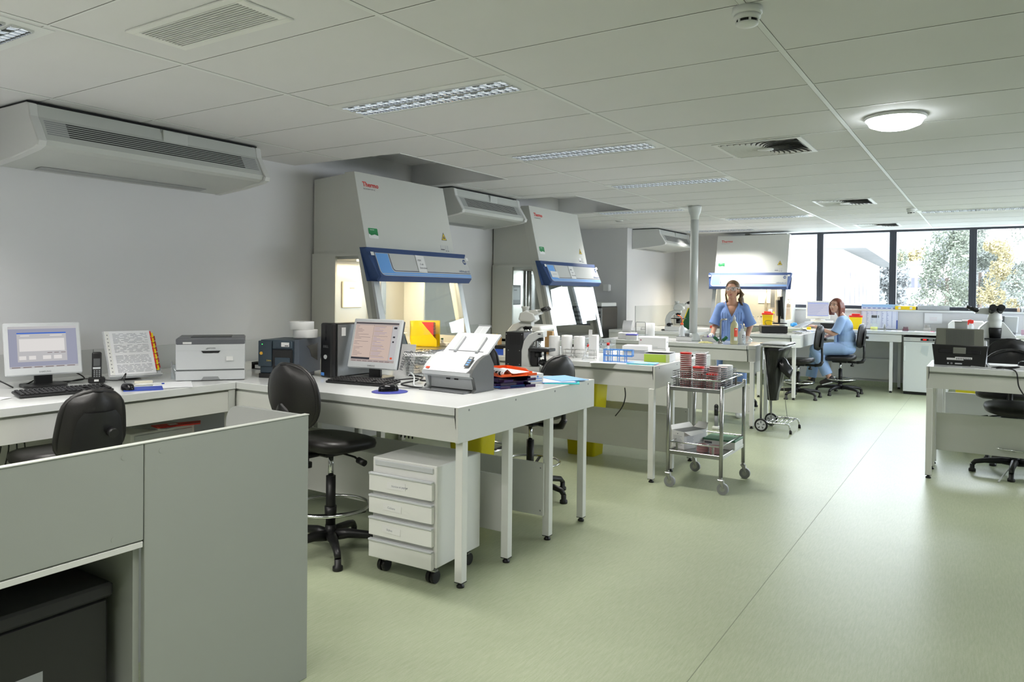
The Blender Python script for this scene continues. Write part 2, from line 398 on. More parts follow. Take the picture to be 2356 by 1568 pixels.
# ------------------------------------------------------------------ ceiling fittings
def louvre_light(x0, x1, y, label, group='louvred strip lights in the ceiling', power=14, seg=True, spread=112):
    t_ = thing('ceiling_light', ((x0+x1)/2, y, CH), label, 'ceiling light', 0, group)
    L = (x1-x0)/2; W = .148
    mb = MB()
    mb.box(-L, L, -W, W, -.004, 0, gridm, .001)
    mb.build('frame', t_)
    for sgn in (-1, 1):
        mb = MB(); cy = sgn*.052; hw = .040; l2 = L-.06
        mb.box(-l2, l2, cy-hw-.004, cy-hw, -.012, -.004, chrome); mb.box(-l2, l2, cy+hw, cy+hw+.004, -.012, -.004, chrome)
        mb.box(-l2, l2, cy-hw, cy+hw, -.0052, -.004, chrome)
        k = int(2*l2/.042)
        for i in range(k+1):
            x = -l2+i*2*l2/k
            mb.prism([(cy-hw, -.0055), (cy-hw, -.016), (cy, -.010), (cy+hw, -.016), (cy+hw, -.0055)], (x-.0015, x+.0015), chrome)
            if i < k:
                mb.prism([(x+.004, -.0056), (x+.038, -.0056), (x+.021, -.0062)], (cy-hw+.006, cy-.002), grey_d if i % 2 else lampm, axis='y')
                mb.prism([(x+.006, -.0056), (x+.036, -.0056), (x+.021, -.0062)], (cy+.004, cy+hw-.006), lampm, axis='y')
        mb.build('louvre', t_)
    if power:
        o = light_area('lamp', (0, 0, -.02), 2*l2, .16, power, (1, .97, .92), spread=spread, parent=t_)
    return t_
lampm = mat('fluorescent_lens', (.8, .85, .95), .4, emit=(.8, .88, 1), estr=.5)
LN, LF = 18, 32
louvre_light(-3.17, -1.97, 3.135, 'nearest louvred strip light, long white fitting over the front bench', power=LN)
louvre_light(-3.16, -1.95, 4.905, 'second louvred strip light, level with the round glowing lamp', power=LN)
louvre_light(-3.17, -1.95, 6.71, 'third louvred strip light, dim, between second cabinet and the column', power=LF)
louvre_light(-4.38, -3.17, 8.90, 'faint louvred strip light just left of the top of the column', power=LF)
louvre_light(-3.16, -1.98, 10.37, 'faint louvred strip light just right of the top of the column', power=12)
louvre_light(-4.40, -3.21, 1.40, 'louvred strip light cut off by the upper left edge of the picture', power=LN)
louvre_light(-.78, .42, 10.52, 'distant louvred strip light at the right edge near the windows', power=LF)
louvre_light(-4.38, -3.17, 12.2, 'farthest louvred strip light, over the far side bench', power=LF)
# fittings of the same rows that continue out of the frame (they light this side of the room)
for x, y, pw in ((.9, 6.4, 16), (.9, 3.4, 8), (.9, -.2, 10), (-1.5, -.2, 22), (2.6, 9.0, 20), (2.6, 5.0, 8), (-2.7, .3, 46), (-3.8, -1.2, 30), (-1.2, 1.4, 14)):
    o = louvre_light(x-.6, x+.6, y, 'louvred strip light of the same rows outside the frame', 'louvred strip lights outside the frame', power=pw, spread=150 if y < .5 and x < 0 else 112)
# round lamp
t_ = thing('round_ceiling_light', (-.478, 4.84, CH), 'glowing round ceiling lamp at the upper right', 'ceiling light')
mb = MB(); mb.lathe([(.16, 0), (.165, -.01), (.16, -.02)], gridm); mb.build('rim', t_)
mb = MB(); lam = emit_mat('lamp_bowl', (.93, .98, 1), 22); mb.lathe([(.001, -.075), (.09, -.07), (.135, -.052), (.153, -.02), (.155, -.005)], lam, n=32); mb.build('bowl', t_)
# supply diffusers with swirled blades
def swirl(x, y, label):
    t_ = thing('swirl_diffuser', (x, y, CH), label, 'air diffuser', 0, 'swirl air diffusers in the ceiling')
    mb = MB()
    for q in ((-.297, .297, -.297, -.265), (-.297, .297, .265, .297), (-.297, -.265, -.265, .265), (.265, .297, -.265, .265)): mb.box(*q, -.006, -.001, gridm, .001)
    mb.build('frame', t_)
    mb = MB(); mb.box(-.265, .265, -.265, .265, -.0022, -.001, mat('diffuser_back', (.10, .10, .10), .7)); mb.build('backing', t_)
    mb = MB(); N = 32
    for i in range(N):
        a0 = 2*pi*i/N; P = []; Q = []
        for k in range(9):
            r_ = .05+.33*k/8; a1 = a0+.9*(k/8)**1.2
            for rr_, da, L_ in ((r_, 0, P), (r_, .15, Q)):
                x_ = max(-.263, min(.263, rr_*cos(a1+da))); y_ = max(-.263, min(.263, rr_*sin(a1+da))); L_.append((x_, y_))
        for k in range(8):
            if abs(P[k][0]-P[k+1][0])+abs(P[k][1]-P[k+1][1]) < .004: continue
            mb.quad([(*P[k], -.010), (*P[k+1], -.010), (*Q[k+1], -.003), (*Q[k], -.003)], ac_w, True)
    mb.build('blade_ring', t_)
    mb = MB(); mb.lathe([(.055, -.006), (.055, -.014), (.001, -.016)], ac_w, n=20); mb.build('hub', t_)
swirl(-1.36, 5.44, 'nearest swirl-bladed square ceiling diffuser, beside the round glowing lamp')
swirl(-1.39, 9.08, 'middle swirl-bladed ceiling diffuser, between the other two')
swirl(-1.42, 12.28, 'farthest swirl-bladed ceiling diffuser, just in front of the windows')
# return grille
t_ = thing('return_grille', (-2.61, 1.825, CH), 'rectangular slatted air grille in the ceiling at the upper left', 'air grille')
mb = MB(); gx, gy = .345, .135
for q in ((-gx, gx, -gy, -gy+.035), (-gx, gx, gy-.035, gy), (-gx, -gx+.04, -gy+.035, gy-.035), (gx-.04, gx, -gy+.035, gy-.035)): mb.box(*q, -.008, -.001, edge_w, .001)
mb.build('frame', t_)
mb = MB(); mb.box(-gx+.04, gx-.04, -gy+.035, gy-.035, -.002, -.001, slotm); mb.build('backing', t_)
mb = MB()
for i in range(14):
    y_ = -gy+.04+i*(2*gy-.08)/13; mb.box(-gx+.04, gx-.04, y_-.0022, y_+.0032, -.008, -.003, edge_w)
mb.build('slats', t_)
# smoke detectors
def detector(x, y, label):
    t_ = thing('smoke_detector', (x, y, CH), label, 'smoke detector', 0, 'smoke detectors on the ceiling')
    mb = MB(); mb.lathe([(.052, 0), (.055, -.02), (.05, -.028), (.044, -.028)], cream if False else gridm, n=24); mb.build('base', t_)
    mb = MB(); mb.lathe([(.047, -.028), (.048, -.038), (.040, -.046)], gridm, n=24)
    mb.lathe([(.037, -.046), (.035, -.056)], slotm, n=24)
    for k in range(6):
        a0 = pi/3*k; mb.box(.033, .040, -.004, .004, -.056, -.046, gridm, M=Matrix.Rotation(a0, 4, 'Z'))
    mb.lathe([(.040, -.056), (.039, -.062), (.025, -.068), (.001, -.070)], gridm, n=24); mb.build('head', t_)
detector(-.757, 2.74, 'large near smoke detector on the ceiling at the top edge')
detector(-.81, 10.12, 'small far smoke detector hanging from the ceiling before the windows')
mb = MB(); mb.lathe([(.06, 0), (.06, -.006), (.03, -.014), (.001, -.014)], ac_w, n=20); mb.lathe([(.045, -.0145), (.001, -.0155)], grey_m, n=20)
solo(mb, 'ceiling_speaker', (-4.55, 9.95, CH), 'small dark round disc fitting in the ceiling behind the second cabinet', 'ceiling fitting')

# ------------------------------------------------------------------ wall mounted air units
def ac_unit(y0, y1, label):
    L = y1-y0; t_ = thing('air_conditioner', (XW+.002, y0, CH-.004), label, 'air conditioner', 0, 'ceiling mounted air units along the left wall')
    prof = [(.0, -.012), (.42, -.012), (.46, -.02), (.475, -.09), (.555, -.225), (.545, -.255), (.515, -.27), (.30, -.30), (0, -.325)]
    mb = MB(); mb.prism(prof, (.05, L-.05), ac_g, axis='y'); mb.build('casing', t_)
    p2 = [(0, -.010), (.43, -.010), (.465, -.02), (.48, -.09), (.575, -.235), (.565, -.262), (.52, -.277), (.30, -.305), (0, -.33)]
    for q in ((0, .05), (L-.05, L)):
        mb = MB(); mb.prism(p2, q, ac_w, axis='y', bev=.006); mb.build('end_cap', t_)
    mb = MB()
    def fp(s_): # point on front slanted face
        return (.475+.08*s_+.0012, -.09-.135*s_)
    for i in range(7):
        s0 = .12+i*.095; s1 = s0+.05; A = fp(s0); B = fp(s1)
        mb.prism([(A[0]-.004, A[1]), (A[0], A[1]), (B[0], B[1]), (B[0]-.004, B[1])], (.12*L, .88*L), slotm, axis='y')
        for qa, qb in ((.07, .12*L), (.88*L, L-.07)):
            mb.prism([(A[0]-.004, A[1]), (A[0], A[1]), (B[0], B[1]), (B[0]-.004, B[1])], (qa, qb), grey_m, axis='y')
    mb.build('louvre_grille', t_)
    mb = MB(); mb.prism([(.06, -.3265), (.14, -.3175), (.14, -.3155), (.06, -.3245)], (.22, L-.22), mat('intake_grey', (.30, .31, .31), .5), axis='y'); mb.build('intake_panel', t_)
    mb = MB(); mb.box(.455, .4655, L*.5, L*.503, -.085, -.02, grey_m); mb.box(.46, .479, L*.5+.01, L*.62, -.10, -.025, ac_g, .004); mb.build('badge', t_)
    mb = MB(); mb.box(0, .43, .01, L-.01, -.010, 0, slotm); mb.build('shadow_gap_plate', t_)
    return t_
ac_unit(2.02, 3.58, 'largest, nearest wall-mounted air unit above the left desk')
ac_unit(5.90, 7.12, 'middle air unit between the first and second safety cabinets')
ac_unit(11.34, 12.75, 'farthest air unit, dark side, left of the column')

# ------------------------------------------------------------------ safety cabinets
def bsc(loc, rz, label, W=1.19, lit=True, tagno=0):
    # local: width along +x from 0..W, front toward -y, back at y=.75 ; z absolute
    t_ = thing('safety_cabinet', loc, label, 'safety cabinet', rz, 'microbiology safety cabinets')
    T = 2.46; zb = .99
    def fy(z): return .27-(T-z)*.235     # front plane
    D = .75
    mb = MB() # upper housing
    mb.prism([(fy(T), T), (D, T-.03), (D, 1.79), (fy(1.79), 1.79)], (0.018, W-.018), bsc_w, axis='x')
    mb.prism([(fy(T)-.01, T+.004), (fy(T)+.10, T+.004), (fy(T)+.10, T-.03), (fy(1.79)+.09, 1.79), (fy(1.79)-.01, 1.79)], (.0, W), bsc_w, axis='x', bev=.003)
    mb.build('housing', t_)
    for sx in (0, 1): # side walls with window opening: frame pieces
        mb = MB(); x0, x1 = ((.0, .022), (W-.022, W))[sx]
        zt = 1.79; wt = 1.765; wb = 1.06
        mb.prism([(D-.45+.19, wt), (D, wt), (D, zt), (fy(zt), zt), (fy(wt), wt)], (x0, x1), bsc_w)  # lintel
        mb.prism([(.47, wb), (D, wb), (D, wt), (.47, wt)], (x0, x1), bsc_w)                        # rear post
        mb.prism([(fy(wb), wb), (fy(wb)+.10, wb), (fy(wt)+.10, wt), (fy(wt), wt)], (x0, x1), bsc_w) # front post
        mb.prism([(fy(.9), .9), (D, .9), (D, wb), (fy(wb), wb)], (x0, x1), bsc_w)
        mb.prism([(fy(wb)-.012, wb-.14), (fy(wb)+.035, wb-.14), (fy(wt)+.035, wt+.02), (fy(wt)-.012, wt+.02)], (x0-.002, x1+.002), bsc_g)
        sd = mb.build('side_wall', t_)
        mb = MB(); xm = (x0+x1)/2
        mb.prism([(fy(wb)+.10, wb), (.47, wb), (.47, wt), (fy(wt)+.10, wt)], (xm-.002, xm+.002), glass); mb.build('side_pane', sd)
    # front frame rails
    for x0, x1 in ((-.004, .062), (W-.062, W+.004)):
        mb = MB(); mb.prism([(fy(.93)-.03, .93), (fy(.93)-.004, .93), (fy(1.6)-.004, 1.6), (fy(1.6)-.03, 1.6)], (x0, x1), alu); mb.build('sash_rail', t_)
    mb = MB(); ys = fy(1.10)-.018; mb.prism([(ys, 1.10), (ys+.006, 1.10), (ys+.086, 1.66), (ys+.080, 1.66)], (.06, W-.06), glass); mb.build('sash', t_)
    # chamber
    mb = MB(); inner = chamber_lit if lit else steel_b
    mb.box(.022, W-.022, D-.03, D, .9, 1.79, inner); mb.box(.022, W-.022, fy(.9)+.0, D-.03, .93, .965, steel)
    mb.box(.022, W-.022, .17, D-.03, 1.74, 1.79, steel_b)
    mb.build('chamber_liner', t_)
    mb = MB()
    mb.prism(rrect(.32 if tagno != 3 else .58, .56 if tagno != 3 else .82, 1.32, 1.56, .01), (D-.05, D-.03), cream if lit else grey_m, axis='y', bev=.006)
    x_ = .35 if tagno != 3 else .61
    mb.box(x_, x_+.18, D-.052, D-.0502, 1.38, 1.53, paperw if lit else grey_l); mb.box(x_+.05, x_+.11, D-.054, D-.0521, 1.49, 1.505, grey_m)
    mb.build('wall_control', t_)
    mb = MB(); mb.cyl((W*.60, D-.06, 1.0), (W*.60, D-.06, 1.74), .02, steel_b); mb.box(W*.66, W*.74, D-.06, D-.03, 1.0, 1.74, steel_b, .003)
    mb.box(W*.67, W*.73, D-.065, D-.06, 1.25, 1.70, steel, .002)
    for k in range(2): mb.box(W*.645, W*.695, D-.075, D-.06, 1.10+k*.065, 1.155+k*.065, cream, .003)
    mb.prism([(W*.70, 1.15), (W*.73, 1.15), (W*.715, 1.185)], (D-.076, D-.074), yellow, axis='y')
    mb.build('service_column', t_)
    # blue console
    mb = MB(); zc0, zc1 = 1.555, 1.83
    yf0, yf1 = fy(1.60)-.14, fy(1.80)-.10
    mb.prism([(fy(zc1)-.0, zc1), (yf1+.03, zc1), (yf1, zc1-.035), (yf0, zc0+.04), (yf0+.03, zc0), (fy(zc0)-.02, zc0)], (-.085, W+.085), navy, axis='x', bev=.012)
    for v_ in mb.bm.verts:
        if v_.co.y < yf1+.022: v_.co.x += .05 if v_.co.x < W/2 else -.05
    cons = mb.build('console', t_)
    # face plate graphic on the console
    fn = Vector((0, -(zc1-.035-zc0-.04), (yf1-yf0))); upv = Vector((0, yf1-yf0, zc1-.035-(zc0+.04)))
    H_ = upv.length; M = frame_M((-.085, yf0-.0012, zc0+.04), (1, 0, 0), upv); Wc = W+.17
    def plate(pts, m, z0, z1_, mb_): mb_.prism(pts, (z0, z1_), m, axis='z', M=M)
    mb = MB()
    L0, L1_, B0, B1 = .075, Wc-.055, .012, H_-.012; r_ = .05
    def sh(x0, x1, y0, y1, r): # rounded lower-left corner
        return [(x0, y1)]+[(x0+r-r*cos(R(t)), y0+r-r*sin(R(t))) for t in range(0, 91, 15)]+[(x1, y0), (x1, y1)]
    plate(sh(L0-.006, L1_+.004, B0-.004, B1+.004, r_+.005), silver_f, 0, .001, mb)
    plate(sh(L0, L1_, B0, B1, r_), sky_b, .001, .0015, mb)
    plate(sh(L0+.145, L1_, B0+.030, B1, r_*.7), silver_f, .0015, .002, mb)
    plate(sh(L0+.152, L1_, B0+.038, B1, r_*.65), navy_d, .002, .0023, mb)
    plate(sh(L0+.160, L1_, B0+.044, B1, r_*.6), silver_f, .0023, .003, mb)
    plate([(L0+.02, B0+.012), (L1_, B0+.012), (L1_, B0+.016), (L0+.02, B0+.016)], silver_f, .0015, .0019, mb)
    mb.lathe([(.026, .003), (.026, .0036)], navy, c=(L1_-.04, B1-.035, 0), n=24, M=M); 
    text_mb(mb, 'NF', .034, M @ Matrix.Translation((L1_-.04, B1-.047, .0042)), silver_f, align='CENTER', shear=.3, bold=.0006)
    text_mb(mb, 'HERAsafe KS', .030, M @ Matrix.Translation((L1_-.005, B0+.052, .0034)), navy, align='RIGHT', shear=.25)
    mb.build('console_plate', cons)
    mb = MB(); mb.box(-.01, .04, 0, 1, 0, 1, paperw) if False else None
    plate([(.02, H_-.005), (.055, H_-.005), (.055, H_-.035), (.02, H_-.035)], paperw, .003, .0045, mb)
    plate([(Wc-.055, H_+.0), (Wc-.02, H_+.0), (Wc-.02, H_-.03), (Wc-.055, H_-.03)], paperw, .0035, .0045, mb)
    mb.build('console_stickers', cons)
    if tagno in (1, 2):
        mb = MB(); x_ = .55; plate([(x_, .05), (x_+.11, .045), (x_+.125, H_-.015), (x_+.015, H_-.01)], paperw, .006, .007, mb)
        for k, s_ in enumerate(('PSM', '  2 ok', 'Entretien')): text_mb(mb, s_, .026, M @ Matrix.Translation((x_+.025, .15-.035*k, .0074)), ink, shear=.3, ext=.0003)
        mb.build('handwritten_note', cons)
    if tagno == 2:
        mb = MB(); plate([(.09, .055), (.25, .05), (.25, .125), (.09, .13)], paperw, .006, .007, mb); plate([(.12, .09), (.22, .09), (.22, .094), (.12, .094)], inkl, .0071, .0075, mb); mb.build('card', cons)
    # stickers and lettering on the front plane
    MF = frame_M((0, fy(1.79)-.0112, 1.79), (1, 0, 0), (0, fy(T)-fy(1.79), T-1.79)); mb = MB()
    def fpl(pts, m, z0=0, z1_=.0008): mb.prism(pts, (z0, z1_), m, axis='z', M=MF)
    text_mb(mb, 'Thermo', .058, MF @ Matrix.Translation((.075, .575, .001)), thermo_red, bold=.0011)
    text_mb(mb, 'S C I E N T I F I C', .019, MF @ Matrix.Translation((.078, .548, .001)), grey_m)
    mb.build('maker_lettering', t_); mb = MB()
    fpl(rrect(.05, .165, .125, .215, .008), paperw); fpl(rrect(.052, .163, .160, .213, .008), sticker_green, .0008, .0012)
    fpl([(.052, .165), (.08, .150), (.12, .16), (.163, .150), (.163, .18), (.052, .18)], sticker_green, .0008, .0012)
    text_mb(mb, 'Securite', .014, MF @ Matrix.Translation((.075, .195, .0016)), paperw, ext=.0002)
    mb.build('green_sticker', t_); mb = MB()
    fpl([(W-.165, .17), (W-.085, .17), (W-.125, .245)], ink); fpl([(W-.156, .175), (W-.094, .175), (W-.125, .234)], yellow, .0008, .0012)
    for aa in (90, 210, 330): mb.lathe([(.008, .0012), (.008, .0016)], ink, c=(W-.125+.009*cos(R(aa)), .194+.009*sin(R(aa)), 0), n=10, M=MF)
    mb.build('warning_triangle', t_); mb = MB()
    fpl([(W-.20, .075), (W-.145, .075), (W-.145, .12), (W-.20, .12)], paperw if tagno == 2 else silver_f); fpl([(W-.20, .075), (W-.145, .075), (W-.145, .083), (W-.20, .083)], ink, .0008, .0012)
    for k in range(2): fpl([(W-.13+.03*k, .065), (W-.11+.03*k, .065), (W-.11+.03*k, .12), (W-.13+.03*k, .12)], silver_f); fpl([(W-.13+.03*k, .065), (W-.112+.03*k, .065), (W-.112+.03*k, .07), (W-.13+.03*k, .07)], ink, .0008, .0012)
    mb.build('rating_stickers', t_)
    # exhaust box and base
    mb = MB(); mb.box(W*.42, W-.08, .42, D-.04, T-.03, T+.035, bsc_w, .004); mb.box(W*.34, W*.42, .45, .62, T-.03, T+.05, bsc_g, .01)
    for k in range(2): mb.box(W*.72+.04*k, W*.72+.025+.04*k, .4185, .42, T+.005, T+.02, slotm)
    mb.build('exhaust_box', t_)
    mb = MB(); mb.prism([(fy(.93)-.03, .93), (D, .93), (D, .87), (fy(.87)+.03, .87)], (0, W), bsc_w)
    mb.box(.02, .07, fy(.87)+.06, fy(.87)+.11, 0, .87, bsc_w, .002); mb.box(W-.07, W-.02, fy(.87)+.06, fy(.87)+.11, 0, .87, bsc_w, .002); mb.box(.02, .07, D-.06, D-.01, 0, .87, bsc_w, .002); mb.box(W-.07, W-.02, D-.06, D-.01, 0, .87, bsc_w, .002)
    mb.build('stand', t_)
    if lit:
        mb = MB(); mb.box(.12, W-.12, .30, .34, 1.725, 1.74, tube_warm); mb.build('work_lamp', t_)
        light_area('lamp', (W/2, .33, 1.72), W-.3, .06, 60 if tagno == 3 else 24, (1, .82, .56), parent=t_)
    return t_
chamber_lit = mat('chamber_steel', (.62, .60, .56), .32, metal=.85)
thermo_red = mat('red_lettering', (.62, .03, .02), .5)
sticker_green = mat('green_sticker', (.02, .26, .08), .5)
tube_warm = mat('warm_tube', (.9, .85, .7), .5, emit=(1, .85, .6), estr=6)
# first two face +x: local x -> world +y, local -y -> world +x  => rotate +90
bsc((XW+.77, 4.48, 0), R(90), 'nearest lit safety cabinet with blue console, on the left wall', tagno=1)
bsc((XW+.77, 7.25, 0), R(90), 'unlit safety cabinet with window reflected in its glass, second in the row', lit=False, tagno=2)
bsc((-3.96, 12.46, 0), 0, 'lit safety cabinet at the far window, behind the standing woman', tagno=3)
#@@OBJECTS
# ------------------------------------------------------------------ lab benches
def leg(t_, x, y, top, s=.045, m=edge_w):
    mb = MB(); mb.box(x-s/2, x+s/2, y-s/2, y+s/2, .028, top, m, .002); l = mb.build('leg', t_)
    mb = MB(); mb.lathe([(.020, 0), (.020, .010), (.010, .018), (.010, .028)], black, c=(x, y, 0), n=12); mb.box(x-s/2, x+s/2, y-s/2, y+s/2, .025, .0285, black); mb.build('foot', l)
def peninsula(x0, x1, y0, y1, label, legs, panels, endx=1, top=BH, front=(True, True), group='white lab benches', chamfer=0, seam=None):
    # x0..x1 across, end panel at x1 if endx>0 else at x0
    t_ = thing('lab_bench', ((x0+x1)/2, (y0+y1)/2, 0), label, 'lab bench', 0, group)
    ox, oy = (x0+x1)/2, (y0+y1)/2; X0, X1, Y0, Y1 = x0-ox, x1-ox, y0-oy, y1-oy
    e = X1 if endx > 0 else X0; s_ = 1 if endx > 0 else -1
    mb = MB()
    if chamfer:
        pts = [(X0, Y0), (X1-chamfer, Y0), (X1-.001, Y0+chamfer-.001), (X1-.019, Y0+chamfer), (X1-.019, Y1), (X0, Y1)]
        mb.prism(pts, (top-.042, top), white_top, axis='z', bev=.002)
    else: mb.box(min(e-s_*.018, -s_*9 if False else (X0 if endx > 0 else X0+.018)), X1-.018 if endx > 0 else X1, Y0, Y1, top-.042, top, white_top, .002)
    wt = mb.build('worktop', t_)
    if seam is not None:
        mb = MB(); mb.box(X0+.01, X1-.03, seam-oy-.002, seam-oy+.002, top-.001, top+.0008, panel_dk); mb.build('joint_strip', wt)
    for k, (yy, sg) in enumerate(((Y0, 1), (Y1, -1))):
        if not front[k]: continue
        mb = MB(); ya, yb = sorted((yy+sg*.010, yy+sg*.028)); mb.box(X0, X1-.018-chamfer if endx > 0 else X1, ya, yb, top-.177, top-.058, panel, .001)
        ya, yb = sorted((yy+sg*.022, yy+sg*.026)); mb.box(X0, X1-.02-chamfer, ya, yb, top-.06, top-.042, panel_dk)
        mb.build('apron', t_)
    if chamfer:
        mb = MB(); mb.box(X1-.018, X1, Y0+chamfer, Y1, top-.178, top-.001, panel, .001); mb.prism([(X1-chamfer, Y0), (X1, Y0+chamfer), (X1-.018, Y0+chamfer+.008), (X1-chamfer-.008, Y0+.018)], (top-.178, top-.043), panel, axis='z')
    else:
        mb = MB(); xa, xb = sorted((e, e-s_*.018)); mb.box(xa, xb, Y0, Y1, top-.178, top-.0005, panel, .001)
        n_ = 4
        for i in range(n_):
            yy = Y0+.09+(Y1-Y0-.18)*i/(n_-1); mb.cyl((e, yy, top-.022), (e+s_*.0012, yy, top-.022), .006, grey_m, n=10)
    ep = mb.build('end_panel', t_)
    mb = MB(); xe = e-s_*(.019+chamfer); P = [(xe, Y0-.0012, top-.004), (xe, Y0-.0012, top-.05), (xe+s_*.002, Y0+.001, top-.08), (xe+s_*.006, Y0+.003, top-.13), (xe+s_*.008, Y0+.003, top-.177)]
    mb.tube(P, .0026, black, n=5); mb.build('edge_seal', ep)
    for lx, ly in legs: leg(t_, lx-ox, ly-oy, top-.178)
    for px0, px1, py, z0, z1 in panels:
        mb = MB(); mb.box(px0-ox, px1-ox, py-oy-.009, py-oy+.009, z0, z1, panel, .001)
        for zz in (z0+.03, z1-.03): mb.cyl((px1-ox-.02, py-oy-.0092, zz), (px1-ox-.02, py-oy-.0105, zz), .005, grey_m, n=8)
        mb.build('modesty_panel', t_)
    return t_
EX = -2.19
peninsula(-4.93, EX, 2.935, 4.43, 'nearest white bench, carries the scanner, tower and second monitor', [(EX-.025, 3.0), (EX-.025, 3.42), (EX-.025, 3.87), (EX-.025, 4.31), (-4.0, 3.0), (-4.2, 4.31)],
          [(-4.6, EX-.03, 3.455, .15, .465), (-4.6, EX-.03, 3.835, .15, .465)], seam=3.68)
peninsula(-4.0, EX, 5.49, 6.86, 'middle white bench with paper rolls, tube racks and white boxes', [(EX-.025, 5.50), (EX-.025, 5.92), (EX-.025, 6.40), (EX-.025, 6.80), (-3.9, 5.6), (-3.9, 6.8)],
          [(-3.9, EX-.03, 5.955, .15, .47), (-3.9, EX-.03, 6.36, .15, .47)])
b3 = peninsula(-4.02, -2.165, 8.30, 9.02, 'sink bench with soap bottles, built round the white column', [(-2.19, 8.33), (-2.19, 8.95), (-4.0, 8.4)], [(-4.1, -2.21, 8.375, .15, .47)], chamfer=.06)
mb = MB(); mb.prism(rrect(.54, .90, -.26, .2, .05), (.60, .735), edge_w, axis='z', bev=.01); mb.build('sink_bowl', b3)
mb = MB(); mb.box(.60, .80, .02, .30, BH+.0005, BH+.002, mat('tan_board', (.72, .55, .38), .5), .0005); mb.lathe([(.045, BH+.003), (.001, BH+.0032)], mat('shadow_hole', (.05, .04, .035), .8), c=(.68, .17, 0), n=16); mb.build('tan_board', b3)
peninsula(-2.95, -2.22, 10.86, 12.32, 'far bench running to the windows, with black computer and side-on monitor', [(-2.30, 10.93), (-2.78, 10.93)], [], front=(True, False), chamfer=.10)
# window bench
t_ = thing('window_bench', (.4, 12.95, 0), 'long white bench under the windows, behind the seated woman', 'lab bench')
WB = .935
mb = MB(); mb.box(-3.13, 3.8, -.35, .35, WB-.042, WB, white_top, .002); mb.build('worktop', t_)
mb = MB(); mb.box(-3.13, -2.62, -.62, -.352, BH-.042, BH, white_top, .002); mb.build('corner_top', t_)
for q0, q1 in ((-3.13, -1.51), (-.87, 3.8)): mb = MB(); mb.box(q0, q1, -.335, -.317, WB-.16, WB-.05, panel, .001); mb.build('apron', t_)
for x in (-1.65, -.55, 1.2, 3.0):
    leg(t_, x, -.30, WB-.16); leg(t_, x+.06, .28, WB-.16)
mb = MB(); mb.box(-2.6, -1.70, .315, .333, .13, .46, panel, .001); mb.build('modesty_panel', t_)
# side bench along the left wall far away (carries the third microscope)
t_ = thing('side_bench', (-4.5, 11.4, 0), 'white bench along the far left wall, under the green binder', 'lab bench')
mb = MB(); mb.box(-.43, .95, -.95, .72, BH-.042, BH, white_top, .002); mb.build('worktop', t_)
mb = MB(); mb.box(-.43, .95, -.94, -.92, BH-.177, BH-.042, panel, .001); mb.build('apron', t_)
for x in (-.38, .88): leg(t_, x, -.88, BH-.177)
leg(t_, .88, .66, BH-.177); leg(t_, -.38, .66, BH-.177)
# wall desk
t_ = thing('wall_desk', (-4.41, 1.0, 0), 'white desk along the left wall under the near air unit', 'desk')
mb = MB(); mb.box(-.53, .52, -2.6, 1.93, BH-.042, BH, white_top, .002); mb.build('worktop', t_)
mb = MB(); mb.box(.49, .508, -2.6, 1.90, BH-.177, BH-.055, panel, .001); mb.build('apron', t_)
mb = MB(); mb.box(.47, .515, 1.885, 1.93, .03, BH-.045, panel_dk, .002); mb.build('corner_post', t_)
for y in (-2.3, -.3): leg(t_, .46, y, BH-.177)
mb = MB(); mb.box(-.50, -.48, -2.5, 1.85, .18, .62, panel, .001); mb.build('modesty_panel', t_)
# right bench
peninsula(-.425, 2.6, 6.92, 7.62, 'white bench at the right edge with the black-backed scanner', [(-.40, 6.94), (-.40, 7.32), (-.40, 7.58), (2.4, 7.0), (2.4, 7.5)],
          [(-.37, 2.5, 7.33, .17, .49)], endx=-1, front=(True, True))
peninsula(-.425, 2.6, 8.50, 9.20, 'white bench behind the right stools, carrying the tall two-headed microscope', [(-.40, 8.53), (-.40, 8.90), (-.40, 9.16), (2.4, 8.6), (2.4, 9.1)],
          [(-.37, 2.5, 8.93, .17, .49)], endx=-1, front=(True, True))
# foreground reception partition (back of a desk)
t_ = thing('desk_partition', (-2.18, 1.97, 0), 'large grey-green desk screen filling the lower left corner', 'desk screen')
PZ = 1.008; pm = mat('partition_laminate', (.335, .355, .325), .5, var=.03, vscale=2, bump=.05, bscale=300)
mb = MB(); mb.box(-.02, 0, -.655, 0, 0, PZ, pm, .002); mb.build('end_panel', t_)
mb = MB(); mb.box(-.02, 0, -3.0, -.658, .712, PZ, pm, .002)
for y_, z_ in ((-.72, .03), (-.60, .03), (-.75, .27)): mb.cyl((0, y_, PZ-z_), (.0008, y_, PZ-z_), .009, pm, n=12)
mb.build('upper_panel', t_)
mb = MB(); mb.box(-.024, .002, -3.0, .002, PZ, PZ+.004, mat('partition_edge', (.46, .48, .44), .5), .001); mb.build('edge_strip', t_)
mb = MB(); r_ = .07; pts = [(-.47, .6), (-.024, .6), (-.024, PZ), (-.47+r_, PZ)]+[(-.47+r_-r_*sin(R(q)), PZ-r_+r_*cos(R(q))) for q in range(15, 91, 15)]
mb.prism(pts, (-.02, -.001), mat('return_laminate', (.25, .26, .25), .5), axis='y'); mb.build('return_panel', t_)
mb = MB(); mb.box(-.62, -.02, -.68, -.66, 0, .70, pm, .001); mb.build('inner_panel', t_)
mb = MB(); mb.box(-.66, -.64, -3.0, -.06, 0, .69, panel_dk); mb.build('knee_light_block', t_)  # panel added behind the knee space to block light and darken it
mb = MB(); mb.box(-.70, -.022, -3.0, -.06, .695, .725, panel, .002); mb.box(-.02, .0, -3.0, -.66, .690, .708, panel, .001); mb.build('desk_top', t_)
mb = MB(); mb.box(-.62, -.05, -2.2, -.69, .22, .24, panel_dk, .001); mb.build('shelf', t_)
